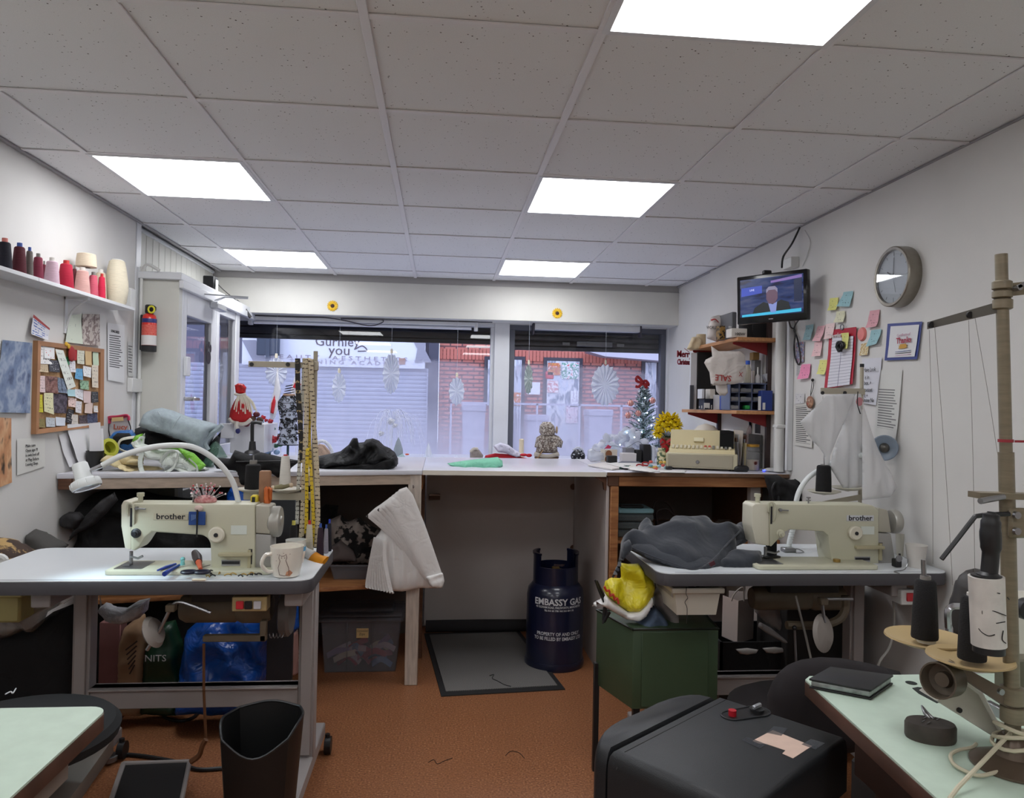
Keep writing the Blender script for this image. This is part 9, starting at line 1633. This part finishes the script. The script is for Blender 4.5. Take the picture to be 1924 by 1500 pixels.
# cream cord wound round the base
zc_=ZN+.035
single('electric_cord',MB().tube([V((PBz.x+.03*math.cos(a)*(1+.12*math.sin(a*.7)),YN+.03*math.sin(a),zc_+.004*a/2+.006*math.sin(a*1.3))) for a in [i*.45 for i in range(44)]]+[at(1800,1480,Z=ZN+.01),at(1785,1500,Z=ZN+.008),at(1782,1530,Z=ZN+.006)],.0036,8),crd,'cream cord wound round the foot of the near stand','cord')
for k,(x0_,y0_,x1_,y1_) in enumerate(((1746,620,1753,1060),(1756,612,1790,1100),(1820,602,1832,1108),(1832,598,1890,960))):single('thread_line',MB().tube([at(x0_,y0_,Y=YN+.09),at((x0_+x1_)/2+2,(y0_+y1_)/2,Y=YN+.1),at(x1_,y1_,Y=YN+.1)],.0004,4,3),'thread_grey','%s fine thread hanging from the near stand arm' % ('first','second','third','fourth')[k],'thread')
# ================================================================ gas heater
A_,B_,Cc=V((.353,1.504,0)),V((.695,1.783,0)),V((.885,1.537,0));ux=(B_-A_).normalized();uy=V((ux.y,-ux.x,0));Wh=(B_-A_).length;Dh=.31
t=thing('gas_heater','black cabinet gas heater with control knobs and taped label on top','heater',A_);HM=MX((ux,uy,V((0,0,-1)))).transposed().to_4x4();
HM=MX(((ux.x,uy.x,0,A_.x),(ux.y,uy.y,0,A_.y),(0,0,1,0),(0,0,0,1)));Zh=.72
hb_=mat('heater_black',(26,28,31),.5,bump=.12,bs=500,var=.08,vs=20)
def hprism(poly,z0,h,m,nm,bev=.006):
    mb=MB().prism([(HM@ V((x,y,0))).xy[:] for x,y in poly],h,MX.Translation((0,0,z0)),bev);return fin(nm,mb,m,t,smooth=.9)
front=[(0,0)]+[(Wh*(.5-.5*math.cos(math.pi*i/14)),-.085*math.sin(math.pi*i/14)**.7) for i in range(1,14)]+[(Wh,0)]
def loft(polys,m,nm):                              # stacked outlines -> rounded shoulder
    vs=[];fs=[];n=len(polys[0][0])
    for p,z in polys:vs+= [HM@ V((x,y,z)) for x,y in p]
    for j in range(len(polys)-1):
        for i in range(n):fs.append((j*n+i,j*n+(i+1) % n,(j+1)*n+(i+1) % n,(j+1)*n+i))
    fs.append([(len(polys)-1)*n+i for i in range(n)]);fs.append(list(range(n))[::-1]);return fin(nm,MB().add(vs,fs),m,t,smooth=.9)
def inset(p,d):
    cx_,cy_=sum(x for x,_ in p)/len(p),sum(y for _,y in p)/len(p);return [(x+(cx_-x)*d/max(.05,math.hypot(x-cx_,y-cy_)),y+(cy_-y)*d/max(.05,math.hypot(x-cx_,y-cy_))) for x,y in p]
fr2=[(x,y-.002) for x,y in front]
loft([(fr2,.04),(fr2,Zh-.05),(inset(fr2,.004),Zh-.028),(inset(fr2,.012),Zh-.012),(inset(fr2,.024),Zh-.004)],hb_,'front_shell')
main=[(0,.003),(Wh,.003),(Wh+.004,Dh*.5),(Wh,Dh),(0,Dh),(-.004,Dh*.5)]
loft([(main,Zh-.12),(main,Zh-.03),(inset(main,.004),Zh-.012),(inset(main,.012),Zh-.003),(inset(main,.022),Zh)],hb_,'top_lid')
hprism([(.01,.01),(Wh-.01,.01),(Wh-.01,.05),(.01,.05)],.04,Zh-.17,hb_,'inner_panel');hprism([(0,.05),(.012,.05),(.012,Dh-.02),(0,Dh-.02)],.04,Zh-.16,hb_,'side_panel');hprism([(Wh-.012,.05),(Wh,.05),(Wh,Dh-.02),(Wh-.012,Dh-.02)],.04,Zh-.16,hb_,'side_panel');hprism([(0,0),(Wh,0),(Wh,Dh),(0,Dh)],.05,.02,hb_,'base_tray')
fin('groove',MB().tube([HM@ V((-.002,.026,Zh-.03)),HM@ V((.02,.03,Zh-.001)),HM@ V((Wh-.02,.03,Zh-.001))],.0018,6),mat('groove_black',(8,8,9),.6),t)
for x,y in ((.04,-.03),(Wh-.04,-.03),(.04,Dh-.03),(Wh-.04,Dh-.03)):q=HM@ V((x,y,.025));fin('castor',MB().cyl(q-V((.012,0,0)),q+V((.012,0,0)),.025),blk,t)
kc=at(1405,1342,Z=Zh);kl=HM.inverted()@ kc
def hloc(x,y,z=0):return HM@ V((kl.x+x,kl.y+y,Zh+z))
a1_,a2_=at(1376,1346,Z=Zh),at(1422,1338,Z=Zh);dd=(a2_-a1_).normalized();nn=V((-dd.y,dd.x,0));st=[]
for i in range(12):a=math.pi*i/11+math.pi/2;st.append(a1_+dd*.026*math.cos(a)+nn*.024*math.sin(a))
for i in range(12):a=math.pi*i/11-math.pi/2;st.append(a2_+dd*.03*math.cos(a)+nn*.028*math.sin(a))
fin('control_recess',MB().prism([tuple(q.xy) for q in st],.0012,MX.Translation((0,0,Zh))),mat('recess_black',(12,12,14),.35),t);fin('recess_rim',MB().tube([V((q.x,q.y,Zh+.0015)) for q in st+[st[0]]],.0018,6),hb_,t)
fin('igniter_button',MB().cyl(V((a1_.x,a1_.y,Zh)),V((a1_.x,a1_.y,Zh+.014)),.009),mat('igniter_red',(176,26,40),.4),t);fin('control_knob',MB().cyl(V((a2_.x,a2_.y,Zh)),V((a2_.x,a2_.y,Zh+.008)),.017),blk,t);fin('knob_grip',MB().box((a2_.x,a2_.y,Zh+.013),(.03,.008,.01),.6,.002),mat('grip_silver',(180,184,190),.25,.6),t)
sp4=[at(x,y,Z=Zh+.001) for x,y in ((1414,1392),(1452,1372),(1526,1402),(1490,1425),(1470,1416),(1476,1410),(1440,1398),(1426,1397))]
fin('taped_label',MB().prism([tuple(q.xy) for q in sp4],.0006,MX.Translation((0,0,Zh+.0002))),mat('torn_label',(206,178,162),.7,var=.06,vs=30),t)
tp=film('clear_tape',(80,84,90),.35,.15)
for pts in (((1392,1392),(1404,1386),(1440,1400),(1428,1408)),((1506,1400),(1524,1390),(1550,1398),(1532,1410)),((1440,1378),(1454,1366),(1480,1370),(1468,1384))):fin('tape_piece',MB().prism([tuple(at(x,y,Z=Zh).xy) for x,y in pts],.0004,MX.Translation((0,0,Zh+.0009))),tp,t)
fin('red_hose',MB().tube([HM@ V((Wh*.6,Dh-.05,.5)),HM@ V((Wh*.58,Dh+.02,.45)),HM@ V((Wh*.52,Dh+.03,.3)),HM@ V((Wh*.5,Dh-.02,.12))],.009,8,5),mat('hose_red',(110,20,26),.5),t)
fin('gas_bottle',MB().lathe([(.12,0),(.13,.02),(.13,.34),(.09,.4),(.04,.43),(.04,.5),(.001,.5)],28,MX.Translation(HM@ V((Wh*.5,.18,.071)))),mat('bottle_orange',(120,70,40),.5),t)
